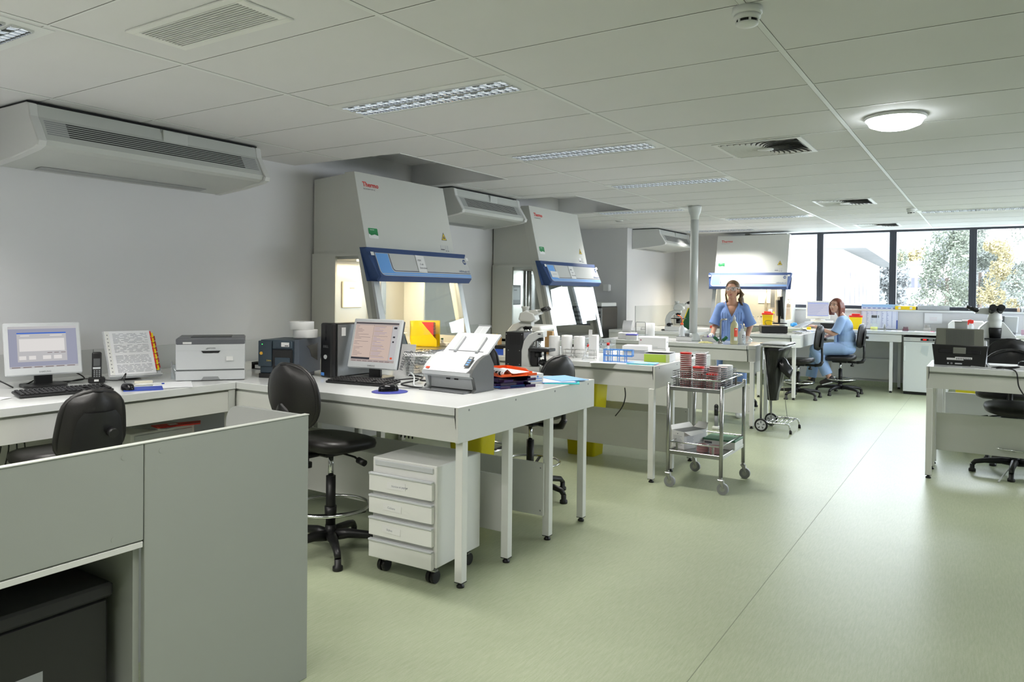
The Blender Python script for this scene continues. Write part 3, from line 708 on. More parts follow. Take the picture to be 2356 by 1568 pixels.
mb = MB(); mb.box(-.15, .24, -.40, .07, 0, .30, black, .01); mb.box(-.16, .25, -.41, .08, .30, .345, rubber, .008); mb.box(.2405, .2415, -.28, -.12, .09, .15, grey_m)
solo(mb, 'storage_box', (-2.50, 1.18, .241), 'dark box with a pale label in the shadow under the desk screen', 'box')
# ------------------------------------------------------------------ lab stools (local: faces +y, seat centre at origin)
def stool(loc, rz, label, seat=.62, kind='oval', ring=True, rot=0, backz=0, rr_=.30, ringr=.215, cols=2, lean=6, bw=None):
    t_ = thing('lab_stool', loc, label, 'stool', rz, 'black swivel lab stools')
    mb = MB()
    def rim(u, s_, z):
        a_ = 2*pi*u; x = .23*s_*math.copysign(abs(cos(a_))**.62, cos(a_)); y = .215*s_*math.copysign(abs(sin(a_))**.62, sin(a_))
        return (x, y, z+.018*(y/.215)**2*(1 if y < 0 else -1))
    prof = [(.02, seat+.004), (.55, seat+.004), (.85, seat+.004), (.97, seat-.006), (1.0, seat-.028), (.97, seat-.052), (.80, seat-.068), (.35, seat-.074), (.02, seat-.074)]
    mb.grid(lambda u, v: rim(u, prof[min(8, int(round(v*8)))][0], prof[min(8, int(round(v*8)))][1]), 32, 9, blackf, closeu=True)
    mb.build('seat', t_)
    # back rest
    bz = seat+.14+backz; hh = .36 if kind == 'oval' else .34; ww = bw or (.21 if kind == 'oval' else .175)
    mb = MB(); MT = Matrix.Translation((0, -.27, bz)) @ Matrix.Rotation(R(lean), 4, 'X')
    def halfw(v):
        if kind == 'oval': return ww*(math.sin(pi*min(1, max(0, (1-v)*.93+.02)))**.45 if v > .5 else (.60+.40*math.sin(pi*v*.95)**.8)*.985)*1.0 if v < .999 else .01
        return ww*(1.06-.24*v)*math.sqrt(max(.10, 1-.90*abs(2*v-1)**5))
    if kind == 'oval':
        def halfw(v):
            if v <= 0: return .04
            if v < .45: return .10+(ww-.10)*math.sin(pi/2*v/.45)
            q = (v-.45)/.55; return ww*math.sqrt(max(0, 1-.93*q**2.6))
    NS = 15
    def bk(side):
        def f(u, v):
            x = (2*u-1)*halfw(v); ed = (1-abs(2*u-1)**3)*(1-abs(2*v-1)**6)
            y = .05*(2*u-1)**2-.012+(side*(.010+.020*max(0, ed)))
            return MT @ Vector((x, y, v*hh))
        return f
    mb.grid(bk(1), 13, NS, blackf); mb.grid(lambda u, v: bk(-1)(1-u, v), 13, NS, blackf)
    bmesh.ops.remove_doubles(mb.bm, verts=mb.bm.verts, dist=.0005)
    # edges joined by a rim tube
    pts = [bk(0)(0, k/(NS-1)) for k in range(NS)]+[bk(0)(j/4, 1) for j in range(1, 4)]+[bk(0)(1, 1-k/(NS-1)) for k in range(NS)]+[bk(0)(1-j/4, 0) for j in range(1, 4)]
    pts = [pts[k] for k in range(len(pts)) if (pts[k]-pts[k-1]).length > .012]
    for _q in range(3): pts = [(pts[k-1]+pts[k]*2+pts[(k+1) % len(pts)])/4 for k in range(len(pts))]
    mb.tube(pts, .015, blackf, n=8, closed=True)
    br = mb.build('backrest', t_)
    mb = MB() # shell plate on the back
    if kind == 'oval':
        def sh(u, v):
            x = (2*u-1)*.11*math.sqrt(max(.02, 1-(v-.0)**2*.98)); return MT @ Vector((x, -.046+.05*(2*u-1)**2*.4-.010*(1-(2*u-1)**2), v*hh*.45))
        mb.grid(sh, 9, 8, black)
    else:
        def sh(u, v): 
            x = (2*u-1)*.125*(1-.25*v)*(1-abs(2*v-1)**6*.25); return MT @ Vector((x, -.052+.016*(2*u-1)**2, .03+v*hh*.66))
        mb.grid(sh, 9, 8, black); 
        c0 = MT @ Vector((.05, -.045, .155)); c1 = MT @ Vector((.05, -.085, .155)); mb.cyl(c0, c1, .022, black, n=14)
    mb.build('back_shell', br)
    mb = MB(); mb.tube([(0, -.02, seat-.085), (0, -.22, seat-.088), (0, -.285, seat-.07), (0, -.315, seat-.03), (0, -.318, seat+.06), (0, -.312, bz+.10)], .017, black, n=8)
    mb.tube([(.0, -.22, seat-.088), (0, -.30, seat-.075), (0, -.325, seat-.02)], .022, black, n=8)
    mb.build('back_bar', t_)
    mb = MB(); mb.box(-.09, .09, -.10, .11, seat-.098, seat-.070, black, .01)
    mb.tube([(.05, .02, seat-.09), (.17, .03, seat-.10), (.21, .03, seat-.115)], .006, black, n=6); mb.cyl((.20, .03, seat-.112), (.255, .03, seat-.122), .018, black, n=10)
    mb.cyl((0, -.16, seat-.10), (0, -.16, seat-.125), .010, black, n=10); mb.cyl((0, -.16, seat-.122), (0, -.16, seat-.150), .026, black, n=12)
    mb.build('mechanism', t_)
    mb = MB(); mb.cyl((0, 0, seat*.62), (0, 0, seat-.09), .015, chrome); mb.cyl((0, 0, .14), (0, 0, seat*.66), .027, black); mb.cyl((0, 0, .09), (0, 0, .16), .035, black, r1=.029); mb.build('gas_column', t_)
    if ring:
        zr = seat*.40
        mb = MB(); mb.tube([(ringr*cos(2*pi*i/36), ringr*sin(2*pi*i/36), zr) for i in range(36)], .0095, chrome, n=8, closed=True); rg = mb.build('foot_ring', t_)
        mb = MB(); mb.cyl((0, 0, zr-.07), (0, 0, zr), .032, black, r1=.034)
        for k in range(3):
            a_ = 2*pi*k/3+.4; mb.tube([(.02*cos(a_), .02*sin(a_), zr-.055), (.12*cos(a_), .12*sin(a_), zr-.035), (ringr*cos(a_), ringr*sin(a_), zr-.008)], .011, black, n=6)
        mb.build('ring_bracket', rg)
    for k in range(5):
        a_ = rot+2*pi*k/5; d = Vector((cos(a_), sin(a_), 0)); mb = MB()
        mb.tube([d*.02+Vector((0, 0, .10)), d*.10+Vector((0, 0, .108)), d*(rr_*.72)+Vector((0, 0, .098)), d*(rr_*.93)+Vector((0, 0, .085)), d*rr_+Vector((0, 0, .060))], .02, black, n=8, radii=[.032, .028, .022, .02, .018])
        lg = mb.build('star_leg', t_); mb = MB(); q = d*rr_
        mb.lathe([(.026, 0), (.028, .006), (.027, .022), (.018, .028), (.018, .062)], black, c=(q.x, q.y, 0), n=14); mb.build('glide', lg)
    return t_
stool((-3.12, 2.985, 0), R(-6), 'black high stool with foot ring at the near bench, round back', seat=.66, kind='oval', rot=R(-30), backz=-.075, rr_=.29, bw=.215)
stool((-3.82, 1.90, 0), R(86), 'black stool at the wall desk, squarish back with a round knob', seat=.70, kind='square', rot=.2, backz=-.175, ring=False, lean=10, bw=.155)
stool((-2.80, 4.63, 0), R(78), 'black stool tucked behind the near bench, rounded top showing', seat=.62, kind='oval', rot=R(60), backz=-.085, bw=.175)
stool((-3.42, 4.88, 0), R(28), 'dark stool by the lit safety cabinet, top of its back above the scanner', seat=.60, kind='square', rot=.5, backz=.0)
stool((-2.30, 11.22, 0), R(92), 'black foot-ring stool beside the far bench, left of the seated woman', seat=.56, kind='square', rot=.3, rr_=.33)
stool((-1.86, 12.0, 0), R(92), 'black foot-ring stool the seated woman sits on', seat=.57, kind='square', rot=.3, rr_=.33)
stool((-2.78, 9.75, 0), R(10), 'black stool half hidden behind the sink bench legs', seat=.56, kind='square', rot=.6)
stool((.20, 7.50, 0), R(186), 'black low stool in front of the right bench with grey cable on its foot', seat=.58, kind='oval', rot=R(150), backz=-.06, rr_=.31)
stool((.13, 8.30, 0), R(6), 'black stool behind the right bench, wide back under the tall microscope', seat=.60, kind='square', rot=.4, backz=.02)
stool((.66, 9.9, 0), R(120), 'black stool back at the very right edge by the window bench', seat=.62, kind='oval', rot=.4, backz=.08)

# ------------------------------------------------------------------ drawer pedestals
def pedestal(loc, rz, label, W=.40, D=.54, H=.60, notes=True, casters=True, drawers=4):
    t_ = thing('drawer_pedestal', loc, label, 'drawer unit', rz, 'white drawer pedestals')
    z0 = .09; mb = MB(); mb.box(-W/2, W/2, .02, D, z0, H, edge_w, .004); mb.box(-W/2+.02, W/2-.02, .012, .03, H-.04, H-.012, grey_l, .003); mb.build('carcass', t_)
    hgt = (H-.05-z0)/drawers
    for i in range(drawers):
        za = z0-.005+i*hgt; zb = za+hgt-.030
        mb = MB(); mb.box(-W/2-.004, W/2-.012, -.006, .018, za, zb, edge_w, .002); d = mb.build('drawer_front', t_)
        mb = MB(); mb.box(-W/2-.004, W/2-.010, -.012, .012, zb-.001, zb+.010, grey_l, .002); mb.build('grip_rail', d)
        if notes and i > 0:
            mb = MB(); x_ = (-.06, -.055, -.03)[i-1]; M = Matrix.Translation((x_, -.0072, (za+zb)/2)) @ Matrix.Rotation(R((3, 2, -2)[i-1]), 4, 'Y')
            mb.box(-.06, .06, -.0008, 0, -.018, .018, paperw, M=M); text_mb(mb, ('Stylos', 'Cahiers', 'Notice et papier')[i-1], .016, M @ Matrix.Translation((-.03, -.0012, -.006)) @ Matrix.Rotation(R(90), 4, 'X'), inkl, ext=.0002); mb.build('paper_label', d)
    if casters:
        for x in (-W/2+.05, W/2-.05):
            for y in (.06, D-.06):
                mb = MB(); mb.cyl((x, y, .068), (x, y, .092), .012, steel, n=10); mb.box(x-.024, x+.024, y-.016, y+.016, .055, .07, steel, .003); c_ = mb.build('caster', t_)
                mb = MB(); mb.cyl((x-.024, y, .032), (x-.004, y, .032), .032, black, n=18); mb.cyl((x+.004, y, .032), (x+.024, y, .032), .032, black, n=18); mb.build('twin_wheel', c_)
    return t_
pedestal((-2.526, 2.905, 0), R(2), 'white four-drawer pedestal on casters with paper labels, under the near bench', H=.605, W=.42, D=.42)
pedestal((-4.03, 2.56, 0), R(90), 'white drawer unit under the wall desk with red papers on top', H=.66, notes=False, casters=False)
# papers on it
mb = MB(); mb.box(-.16, .12, -.12, .12, 0, .006, paper); mb.box(-.10, .14, -.13, .08, .006, .011, grey_l); solo(mb, 'paper_pile', (-4.16, 2.62, .66), 'pile of grey and white papers on the drawer unit under the wall desk', 'papers', .3)
mb = MB(); mb.prism([(-.05, -.14), (.05, -.14), (.07, .10), (-.02, .14)], (0, .006), red, axis='z'); mb.prism([(-.02, -.06), (.02, -.06), (.02, -.01), (-.02, -.01)], (.006, .0068), paperw, axis='z'); solo(mb, 'red_folder', (-4.06, 2.66, .672), 'red folder with white mark on the papers under the wall desk', 'folder', -.2)

# ------------------------------------------------------------------ monitors, keyboards and computers
def monitor(loc, rz, label, body, W=.38, H=.335, content='dialog', z0=.075, backm=black, tilt=3, name='SAMSUNG'):
    t_ = thing('computer_monitor', loc, label, 'monitor', rz)
    MT = Matrix.Translation((0, 0, z0)) @ Matrix.Rotation(R(-tilt), 4, 'X')
    mb = MB(); mb.box(-W/2, W/2, -.022, .0, 0, H, body, .006, M=MT); mb.box(-W/2+.006, W/2-.006, 0, .022, .006, H-.006, backm, .004, M=MT); mb.box(-W/2+.06, W/2-.06, .02, .055, .04, H-.05, backm, .01, M=MT)
    bz = .022; by = .042
    hous = mb.build('housing', t_)
    text_mb(mb2 := MB(), name, .013, MT @ Matrix.Translation((0, -.0225, .014)) @ Matrix.Rotation(R(90), 4, 'X'), grey_m, ext=.0004, align='CENTER', bold=.0004); mb2.build('lettering', hous)
    mb = MB(); S0, S1, T0, T1 = -W/2+bz, W/2-bz, by, H-bz
    def q(x0, x1, y0, y1, m, d): # fractions
        mb.box(S0+(S1-S0)*x0, S0+(S1-S0)*x1, -.0222-d, -.0222-d+.0003, T0+(T1-T0)*y0, T0+(T1-T0)*y1, m, M=MT)
    if content == 'dialog':
        q(0, 1, 0, 1, scr_blue, 0); q(0, 1, .94, 1, scr_grey, .0004); q(0, 1, 0, .045, scr_grey, .0004)
        q(.12, .84, .15, .84, scr_grey, .0008); q(.12, .84, .82, .85, scr_title, .0012); q(.15, .81, .40, .70, scr_white, .0012)
        for i, (a_, b_) in enumerate(((.14, .24), (.28, .38), (.48, .60), (.64, .76))): q(a_, b_, .20, .29, scr_white, .0012)
        q(.17, .30, .765, .785, scr_white, .0012); q(.60, .78, .765, .785, scr_white, .0012)
        for i in range(6): q(.03+.16*i, .15+.16*i, .012, .032, scr_text, .0008)
        for i in range(3): q(.55+.1*i, .62+.1*i, .345, .36, scr_text, .0012)
    elif content == 'text':
        q(0, 1, 0, 1, scr_task, 0); q(0, 1, .955, .985, scr_dark, .0004); q(0, .43, .06, .92, scr_pink, .0004); q(.435, .86, .06, .92, scr_pink, .0004); q(.43, .435, .06, .93, scr_text, .0006); q(0, .43, .06, .11, scr_dark, .0006)
        random.seed(7)
        for i in range(22):
            y_ = .90-.035*i
            if random.random() < .8 and y_ > .14: q(.02, .06+.34*random.random()**1.2, y_-.010, y_-.002, scr_text, .0008)
        for i in range(26):
            y_ = .90-.031*i; q(.45, .50+.28*random.random(), y_-.008, y_-.001, scr_text2 if i % 4 else scr_text, .0008)
        q(.90, .97, .84, .89, scr_dark, .0006); q(.90, .95, .62, .66, scr_dark, .0006); q(.90, .94, .50, .54, scr_dark, .0006); q(.90, .95, .09, .14, led_red2, .0006); q(.87, 1, .06, .92, scr_grey, .0003)
        for i in range(7): q(.02+.13*i, .12+.13*i, .012, .03, scr_text, .0006)
    elif content == 'pale':
        q(0, 1, 0, 1, scr_pale, 0)
        for i in range(7): q(.03, .97, .12+.11*i, .12+.11*i+.05, scr_white, .0006)
        for i in range(7): q(.05, .45+.07*i, .135+.11*i, .145+.11*i, scr_text2, .001)
    else: q(0, 1, 0, 1, blackg, 0)
    mb.build('screen', t_)
    mb = MB(); mb.box(-.045, .045, .015, .045, .01, z0+.10, backm, .006); mb.build('neck', t_)
    mb = MB(); mb.prism(rrect(-.11, .11, -.08, .12, .05), (0, .016), backm, axis='z', bev=.003); mb.build('foot_plate', t_)
    return t_
led_red2 = emit_mat('screen_red_icon', (.75, .12, .06), 1)
monitor((-4.56, 2.145, BH), R(77), 'silver monitor with a grey dialog window, on the wall desk', grey_l, content='dialog', W=.385, H=.305, z0=.065, tilt=15)
monitor((-3.335, 3.545, BH), R(6), 'silver monitor with a pink text page, on the near bench', grey_l, W=.385, H=.325, content='text', tilt=14, z0=.065)
monitor((-2.60, 11.45, BH+.13), R(108), 'black monitor seen almost edge on, standing on a black computer', black, W=.42, H=.33, content='off', name=' ')
monitor((-2.36, 12.95, WB+.12), R(10), 'white monitor with pale blue list, in front of the far window', edge_w, W=.36, H=.29, content='pale', z0=.03, backm=edge_w, name=' ')
def keyboard(loc, rz, label, W=.45, D=.155, m=black):
    t_ = thing('keyboard', loc, label, 'keyboard', rz)
    mb = MB(); MT = Matrix.Rotation(R(4), 4, 'X'); mb.box(-W/2, W/2, -D/2, D/2, .006, .020, m, .004, M=MT); mb.build('body', t_)
    mb = MB()
    for r_ in range(6):
        n_ = 20; y = -D/2+.018+r_*.0225+(.006 if r_ == 5 else 0)
        for i in range(n_):
            if i in (14, 18) and r_ in (1, 2): continue
            x = -W/2+.018+i*(W-.036)/(n_-1)
            if r_ == 0 and 4 <= i <= 9:
                if i != 4: continue
                mb.box(x-.008, x+.108, y-.008, y+.008, .02, .027, black, .002, M=MT); continue
            mb.box(x-.0085, x+.0085, y-.008, y+.008, .02, .0275, black, .002, M=MT)
    mb.build('keys', t_); return t_
keyboard((-4.19, 2.07, BH), R(80), 'black keyboard in front of the left monitor, on the wall desk')
keyboard((-3.22, 3.34, BH), R(8), 'black keyboard in front of the second monitor, on the near bench')
keyboard((-2.33, 11.55, BH), R(85), 'pale keyboard on the far bench beside the black computer', m=edge_w)
def mouse(loc, rz, label, s=1):
    t_ = thing('computer_mouse', loc, label, 'mouse', rz)
    def f(u, v):
        a_ = 2*pi*u; r_ = math.sin(pi/2*v)**.6; return (.031*s*cos(a_)*r_, .056*s*sin(a_)*r_, .036*s*math.cos(pi/2*v)**.7 if v < .999 else 0)
    mb = MB(); mb.grid(f, 24, 9, blackg, closeu=True); mb.build('shell', t_)
    mb = MB(); mb.cyl((-.004, .030*s, .026*s), (.004, .030*s, .026*s), .007, grey_d, n=10); mb.build('wheel', t_); return t_
mb = MB(); mb.box(-.10, .10, -.085, .085, 0, .004, blue_d, .001); solo(mb, 'mouse_pad', (-4.03, 2.42, BH), 'square blue mouse pad on the wall desk', 'mouse pad', R(60))
mouse((-4.05, 2.34, BH+.004), R(80), 'black mouse on the square blue pad')
mb = MB(); mb.lathe([(.10, 0), (.102, .002), (.10, .003), (.001, .003)], mat('round_pad_blue', (.05, .06, .30), .35), n=40); solo(mb, 'round_mouse_pad', (-2.845, 3.165, BH), 'round blue mouse pad on the near bench', 'mouse pad')
mouse((-2.86, 3.17, BH+.003), R(-35), 'black mouse on the round blue pad', 1.05)
mb = MB()
def mf(u, v):
    a_ = 2*pi*u; r_ = math.sin(pi/2*v)**.6; return (.034*cos(a_)*r_, .06*sin(a_)*r_, .04*math.cos(pi/2*v)**.7 if v < .999 else 0)
mb.grid(mf, 20, 8, blackg, closeu=True); solo(mb, 'computer_mouse', (-2.36, 11.85, BH+.003), 'dark mouse on the blue pad of the far bench', 'mouse', 1.2)
mb = MB(); mb.box(-.12, .12, -.10, .10, 0, .003, blue_m, .001); solo(mb, 'mouse_pad', (-2.37, 11.9, BH), 'pale blue mouse pad on the far bench by the stool', 'mouse pad')
# telephone
t_ = thing('cordless_phone', (-4.50, 2.41, BH), 'black cordless phone upright in its cradle beside the left monitor', 'telephone', R(60))
mb = MB(); mb.prism(rrect(-.045, .045, -.035, .045, .02), (0, .035), black, axis='z', bev=.006); mb.box(-.012, .012, -.0365, -.0352, .012, .024, paperw); mb.build('cradle', t_)
mb = MB(); mb.box(-.026, .026, -.014, .014, .02, .185, black, .010, seg=3, M=Matrix.Rotation(R(-6), 4, 'X'))
mh = Matrix.Rotation(R(-6), 4, 'X'); mb.box(-.017, .017, -.0152, -.0142, .10, .145, grey_d, M=mh); mb.box(-.020, .020, -.0154, -.0142, .082, .094, grey_l, M=mh)
for i in range(4):
    for j in range(3): mb.box(-.016+.013*j, -.008+.013*j, -.0155, -.0142, .035+.011*i, .042+.011*i, grey_m, M=mh)
mb.build('handset', t_)
# binder on a stand
t_ = thing('ring_binder', (-4.44, 2.62, BH), 'open binder of printed sheets with red and yellow tabs, leaning on a stand', 'binder', R(74))
MT = Matrix.Translation((0, 0, .02)) @ Matrix.Rotation(R(-34), 4, 'X')
mb = MB(); mb.box(-.15, .15, .0, .012, 0, .335, grey_l, .003, M=MT); mb.box(-.15, .15, -.02, .0, 0, .008, grey_l, M=MT); mb.prism([(.03, .02), (.17, .0), (.18, 0), (.13, .10)], (-.06, .06), grey_l, axis='x'); mb.build('stand', t_)
mb = MB(); mb.box(-.145, .118, -.016, .0, .012, .325, paper, .001, M=MT); mb.box(-.142, -.118, -.0172, -.0165, .014, .322, edge_w, M=MT)
for i in range(11): mb.cyl(MT @ Vector((-.130, -.0172, .035+i*.026)), MT @ Vector((-.130, -.0180, .035+i*.026)), .004, grey_m, n=8)
mb.build('sheets', t_)
mb = MB(); random.seed(3)
for i in range(34):
    z_ = .305-i*.0083
    if i in (9, 17, 18, 26): continue
    x_ = -.10
    while x_ < .09:
        l_ = random.uniform(.01, .05); mb.box(x_, min(.10, x_+l_), -.0181, -.0176, z_-.0026, z_-.0008, inkl, M=MT); x_ += l_+random.uniform(.004, .012 if i > 18 else .03)
mb.build('printed_page', t_)
for k in range(7):
    mb = MB(); z_ = .285-.04*k; mb.box(.118, .128, -.012, -.011, z_, z_+.035, red, M=MT); mb.build('red_tab', t_)
    mb = MB(); mb.box(.124, .140, -.008, -.007, z_-.008, z_+.026, yellow, M=MT); mb.build('yellow_tab', t_)
    if k < 6: mb = MB(); mb.box(.134, .150, -.004, -.003, z_-.03, z_+.003, mat('dark_red_tab', (.35, .03, .03), .5), M=MT); mb.build('dark_red_tab', t_)
# pen cup and small things on the wall desk
t_ = thing('pen_cup', (-4.30, 2.80, BH), 'clear cup of pens between the binder and the printer', 'pen cup')
mb = MB(); mb.lathe([(.032, 0), (.036, .09), (.034, .09), (.030, .004)], clearp, n=20, cap=False); mb.build('cup', t_)
for k, (dx, dy, m_) in enumerate(((.01, .0, blue_d), (-.012, .008, black), (.0, -.014, grey_m))):
    mb = MB(); mb.cyl((dx*.6, dy*.6, .004), (dx*2.6, dy*2.6, .135-.01*k), .0045, m_, n=8); mb.build('pen', t_)
mb = MB(); mb.box(-.05, .05, -.012, .012, 0, .016, cream, .003); solo(mb, 'eraser_block', (-4.26, 2.56, BH), 'small cream stapler-like block below the binder', 'desk item', R(60))
mb = MB(); mb.cyl((-.07, 0, .006), (.07, 0, .006), .006, edge_w, n=8); mb.cyl((.07, 0, .006), (.085, 0, .006), .004, blue_d, n=8); solo(mb, 'marker_pen', (-4.16, 2.53, BH), 'white marker pen lying behind the square blue pad', 'pen', R(62))
for k, (x, y, rz, lab) in enumerate(((-4.25, 1.66, .5, 'white papers at the left edge of the wall desk'), (-4.06, 2.62, 1.0, 'white sheet on the wall desk between the blue pad and the printer'), (-4.62, 1.72, .2, 'crumpled white paper beside the left monitor'))):
    mb = MB()
    if k == 2: mb.grid(lambda u, v: ((u-.5)*.26, (v-.5)*.22, .03+.05*noise.noise(Vector((u*4, v*4, 1)))+.02*v), 12, 10, paper)
    else: mb.grid(lambda u, v: ((u-.5)*.21, (v-.5)*.297, .0015+.004*abs(noise.noise(Vector((u*3, v*3, k))))), 8, 8, paper)
    solo(mb, 'paper_sheet', (x, y, BH), lab, 'paper', rz)
# laser printer
t_ = thing('laser_printer', (-4.06, 2.875, BH), 'light grey laser printer with dark lid, in the corner of the wall desk', 'printer', R(52))
W, D, H = .40, .34, .268; MT = Matrix.Identity(4)
mb = MB(); mb.box(-W/2, W/2, 0, D, .068, H-.018, grey_pr := mat('printer_grey', (.60, .62, .64), .4), .006, seg=2); mb.build('body', t_)
mb = MB(); mb.box(-W/2, W/2, .002, D-.02, .004, .066, grey_pr, .004); mb.prism([(-.06, .0), (.06, .0), (.045, .028), (-.045, .028)], (0, .0015), grey_l, axis='y') if False else None
mb.prism([(-.055, .006), (.055, .006), (.042, .026), (-.042, .026)], (-.001, .003), grey_m, axis='y'); tr = mb.build('paper_tray', t_)
mb = MB(); mb.box(-W/2+.004, W/2-.004, 0, .003, .0655, .069, grey_d); mb.build('tray_gap', tr)
mb = MB(); mb.box(-W/2, W/2, -.002, .06, H-.045, H-.004, grey_dk := mat('printer_dark', (.13, .135, .15), .4), .008, seg=2); mb.box(-W/2, W/2, .03, D, H-.02, H-.002, grey_dk, .008); mb.box(-W/2+.08, W/2-.08, .06, D-.05, H-.004, H+.001, black, .002)
mb.box(-W/2+.04, -W/2+.09, -.0032, -.002, H-.038, H-.026, paperw); mb.build('lid', t_)
mb = MB(); mb.prism([(-.055, H-.082), (.055, H-.082), (.045, H-.095), (-.045, H-.095)], (-.0025, .002), black, axis='y'); mb.build('door_grip', t_)
mb = MB(); text_mb(mb, 'LEXMARK', .013, Matrix.Translation((0, -.0008, H-.070)) @ Matrix.Rotation(R(90), 4, 'X'), grey_m, align='CENTER'); mb.box(-W/2+.004, W/2-.004, -.001, .001, H-.080, H-.078, grey_l); mb.build('lettering', t_)
mb = MB(); mb.box(.09, .13, -.008, -.001, .125, .150, paperw, M=Matrix.Rotation(R(0), 4, 'Z')); mb.build('sticky_note', t_)
# label printer
t_ = thing('label_printer', (-3.775, 3.235, BH), 'dark blue-grey label printer with yellow button', 'label printer', R(20))
mb = MB(); mb.box(-.20, .04, 0, .30, .03, .245, slate, .006); mb.box(-.205, -.11, -.014, .0, .075, .24, slate, .004)
mb.box(-.105, .035, -.014, .0, .19, .24, slate, .006); mb.box(-.105, .035, -.010, .002, .025, .185, black, .002); mb.box(-.085, .02, -.018, -.008, .08, .135, slate, .004); mb.box(-.205, .04, -.006, .28, .0, .03, black, .003); mb.build('body', t_)
mb = MB(); mb.prism([(.04, .03), (.075, .03), (.075, .255), (.04, .245)], (.0, .30), slate2 := mat('slate_blue_lid', (.075, .09, .115), .35), axis='y', bev=.004)
mb.prism([(.10, .205), (.25, .215), (.25, .10), (.17, .13), (.14, .18)], (.074, .0765), mat('smoked_window', (.02, .022, .025), .1), axis='x'); mb.build('cover', t_)
mb = MB(); mb.cyl((-.18, -.014, .16), (-.18, -.020, .16), .010, mat('amber_button', (.75, .42, .05), .4), n=14); mb.build('button', t_)
mb = MB(); mb.box(-.178, -.172, -.0155, -.014, .215, .221, led_green); mb.build('status_light', t_)
mb = MB(); mb.box(-.04, .015, -.0155, -.014, .205, .232, paperw); mb.box(-.015, .010, -.016, -.0154, .208, .214, ink); mb.build('asset_label', t_)
mb = MB(); text_mb(mb, 'Zebra', .014, Matrix.Translation((-.145, -.0145, .11)) @ Matrix.Rotation(R(90), 4, 'X'), mat('gold_lettering', (.55, .42, .08), .5)); mb.build('lettering', t_)
for k, (x, y, lab) in enumerate(((-3.80, 3.40, 'lower white paper roll on the label printer'), (-3.825, 3.39, 'upper white paper roll on the label printer'))):
    mb = MB(); mb.lathe([(.020, 0), (.078, 0), (.079, .002), (.079, .050), (.078, .052), (.020, .052), (.020, .0)], paperw, n=36, cap=False); mb.lathe([(.020, .001), (.020, .0515)], grey_m, n=20, cap=False)
    solo(mb, 'label_roll', (x, y, BH+.256+.0525*k), lab, 'paper roll', 0, 'label rolls stacked on the label printer')
# green tray with papers
t_ = thing('letter_tray', (-4.30, 3.62, BH), 'dark green tray with white papers behind the laser printer', 'tray', R(10))
mb = MB(); mb.box(-.16, .16, -.12, .12, 0, .004, black); mb.box(-.16, .16, .116, .12, 0, .05, black); mb.box(-.16, -.156, -.12, .12, 0, .05, black); mb.box(.156, .16, -.12, .12, 0, .05, black); mb.build('tray', t_)
mb = MB(); mb.box(-.14, .14, -.11, .10, .005, .03, paperw); mb.build('paper_stack', t_)
mb = MB(); mb.grid(lambda u, v: ((u-.5)*.30, (v-.5)*.24, .04+.035*u+.012*noise.noise(Vector((u*3, v*3, 5)))), 8, 8, green_d); mb.build('green_folder', t_)
mb = MB(); mb.grid(lambda u, v: ((u-.4)*.26, (v-.5)*.22-.02, .052+.03*(1-abs(2*u-1))+.01*noise.noise(Vector((u*3, v*3, 9)))), 8, 8, paper); mb.build('loose_sheet', t_)
# computer tower
t_ = thing('computer_tower', (-3.635, 3.425, BH), 'black and grey computer tower standing on the near bench', 'computer', R(-3))
mb = MB(); mb.box(-.055, .055, 0, .045, .0, .355, black, .012, seg=3); mb.box(-.006, .006, -.001, .001, .24, .34, blackg); mb.build('front_bezel', t_)
mb = MB(); mb.box(-.053, .055, .045, .40, .004, .352, black, .004); mb.build('case', t_)
mb = MB(); mb.box(.054, .060, .05, .395, .008, .345, tower_g := mat('tower_side_grey', (.19, .20, .205), .35, metal=.4), .004, seg=2); mb.build('side_panel', t_)
mb = MB(); mb.cyl((0, -.001, .135), (0, -.006, .135), .014, grey_l, n=18); mb.build('power_button', t_)
mb = MB(); text_mb(mb, 'DELL', .022, Matrix.Translation((0, -.001, .195)) @ Matrix.Rotation(R(90), 4, 'X'), grey_d, align='CENTER', bold=.0005); mb.build('lettering', t_)
mb = MB(); mb.box(-.045, -.015, -.0012, .0, .012, .032, blue_m); mb.build('blue_sticker', t_)
mb = MB(); mb.box(.0602, .0608, .08, .115, .27, .325, paperw); mb.build('asset_label', t_)
# second black desktop lying flat on the far bench
t_ = thing('desktop_computer', (-2.62, 11.15, BH), 'black desktop computer lying flat at the end of the far bench', 'computer', R(20))
mb = MB(); mb.box(-.18, .18, 0, .38, .006, .105, black, .008, seg=2); mb.build('case', t_)
for x in (-.15, .15): 
    mb = MB(); mb.box(x-.02, x+.02, .02, .36, 0, .006, rubber); mb.build('foot', t_)
t_ = thing('desktop_computer', (-2.30, 12.98, WB), 'dark desktop case under the white monitor on the window bench', 'computer', R(8))
mb = MB(); mb.box(-.20, .20, -.16, .16, .006, .085, black, .004); mb.box(-.20, -.02, -.162, -.16, .008, .083, grey_m, .001); mb.build('case', t_)
mb = MB(); mb.box(-.17, .17, -.15, .13, .085, .118, edge_w, .006); mb.build('riser', t_)
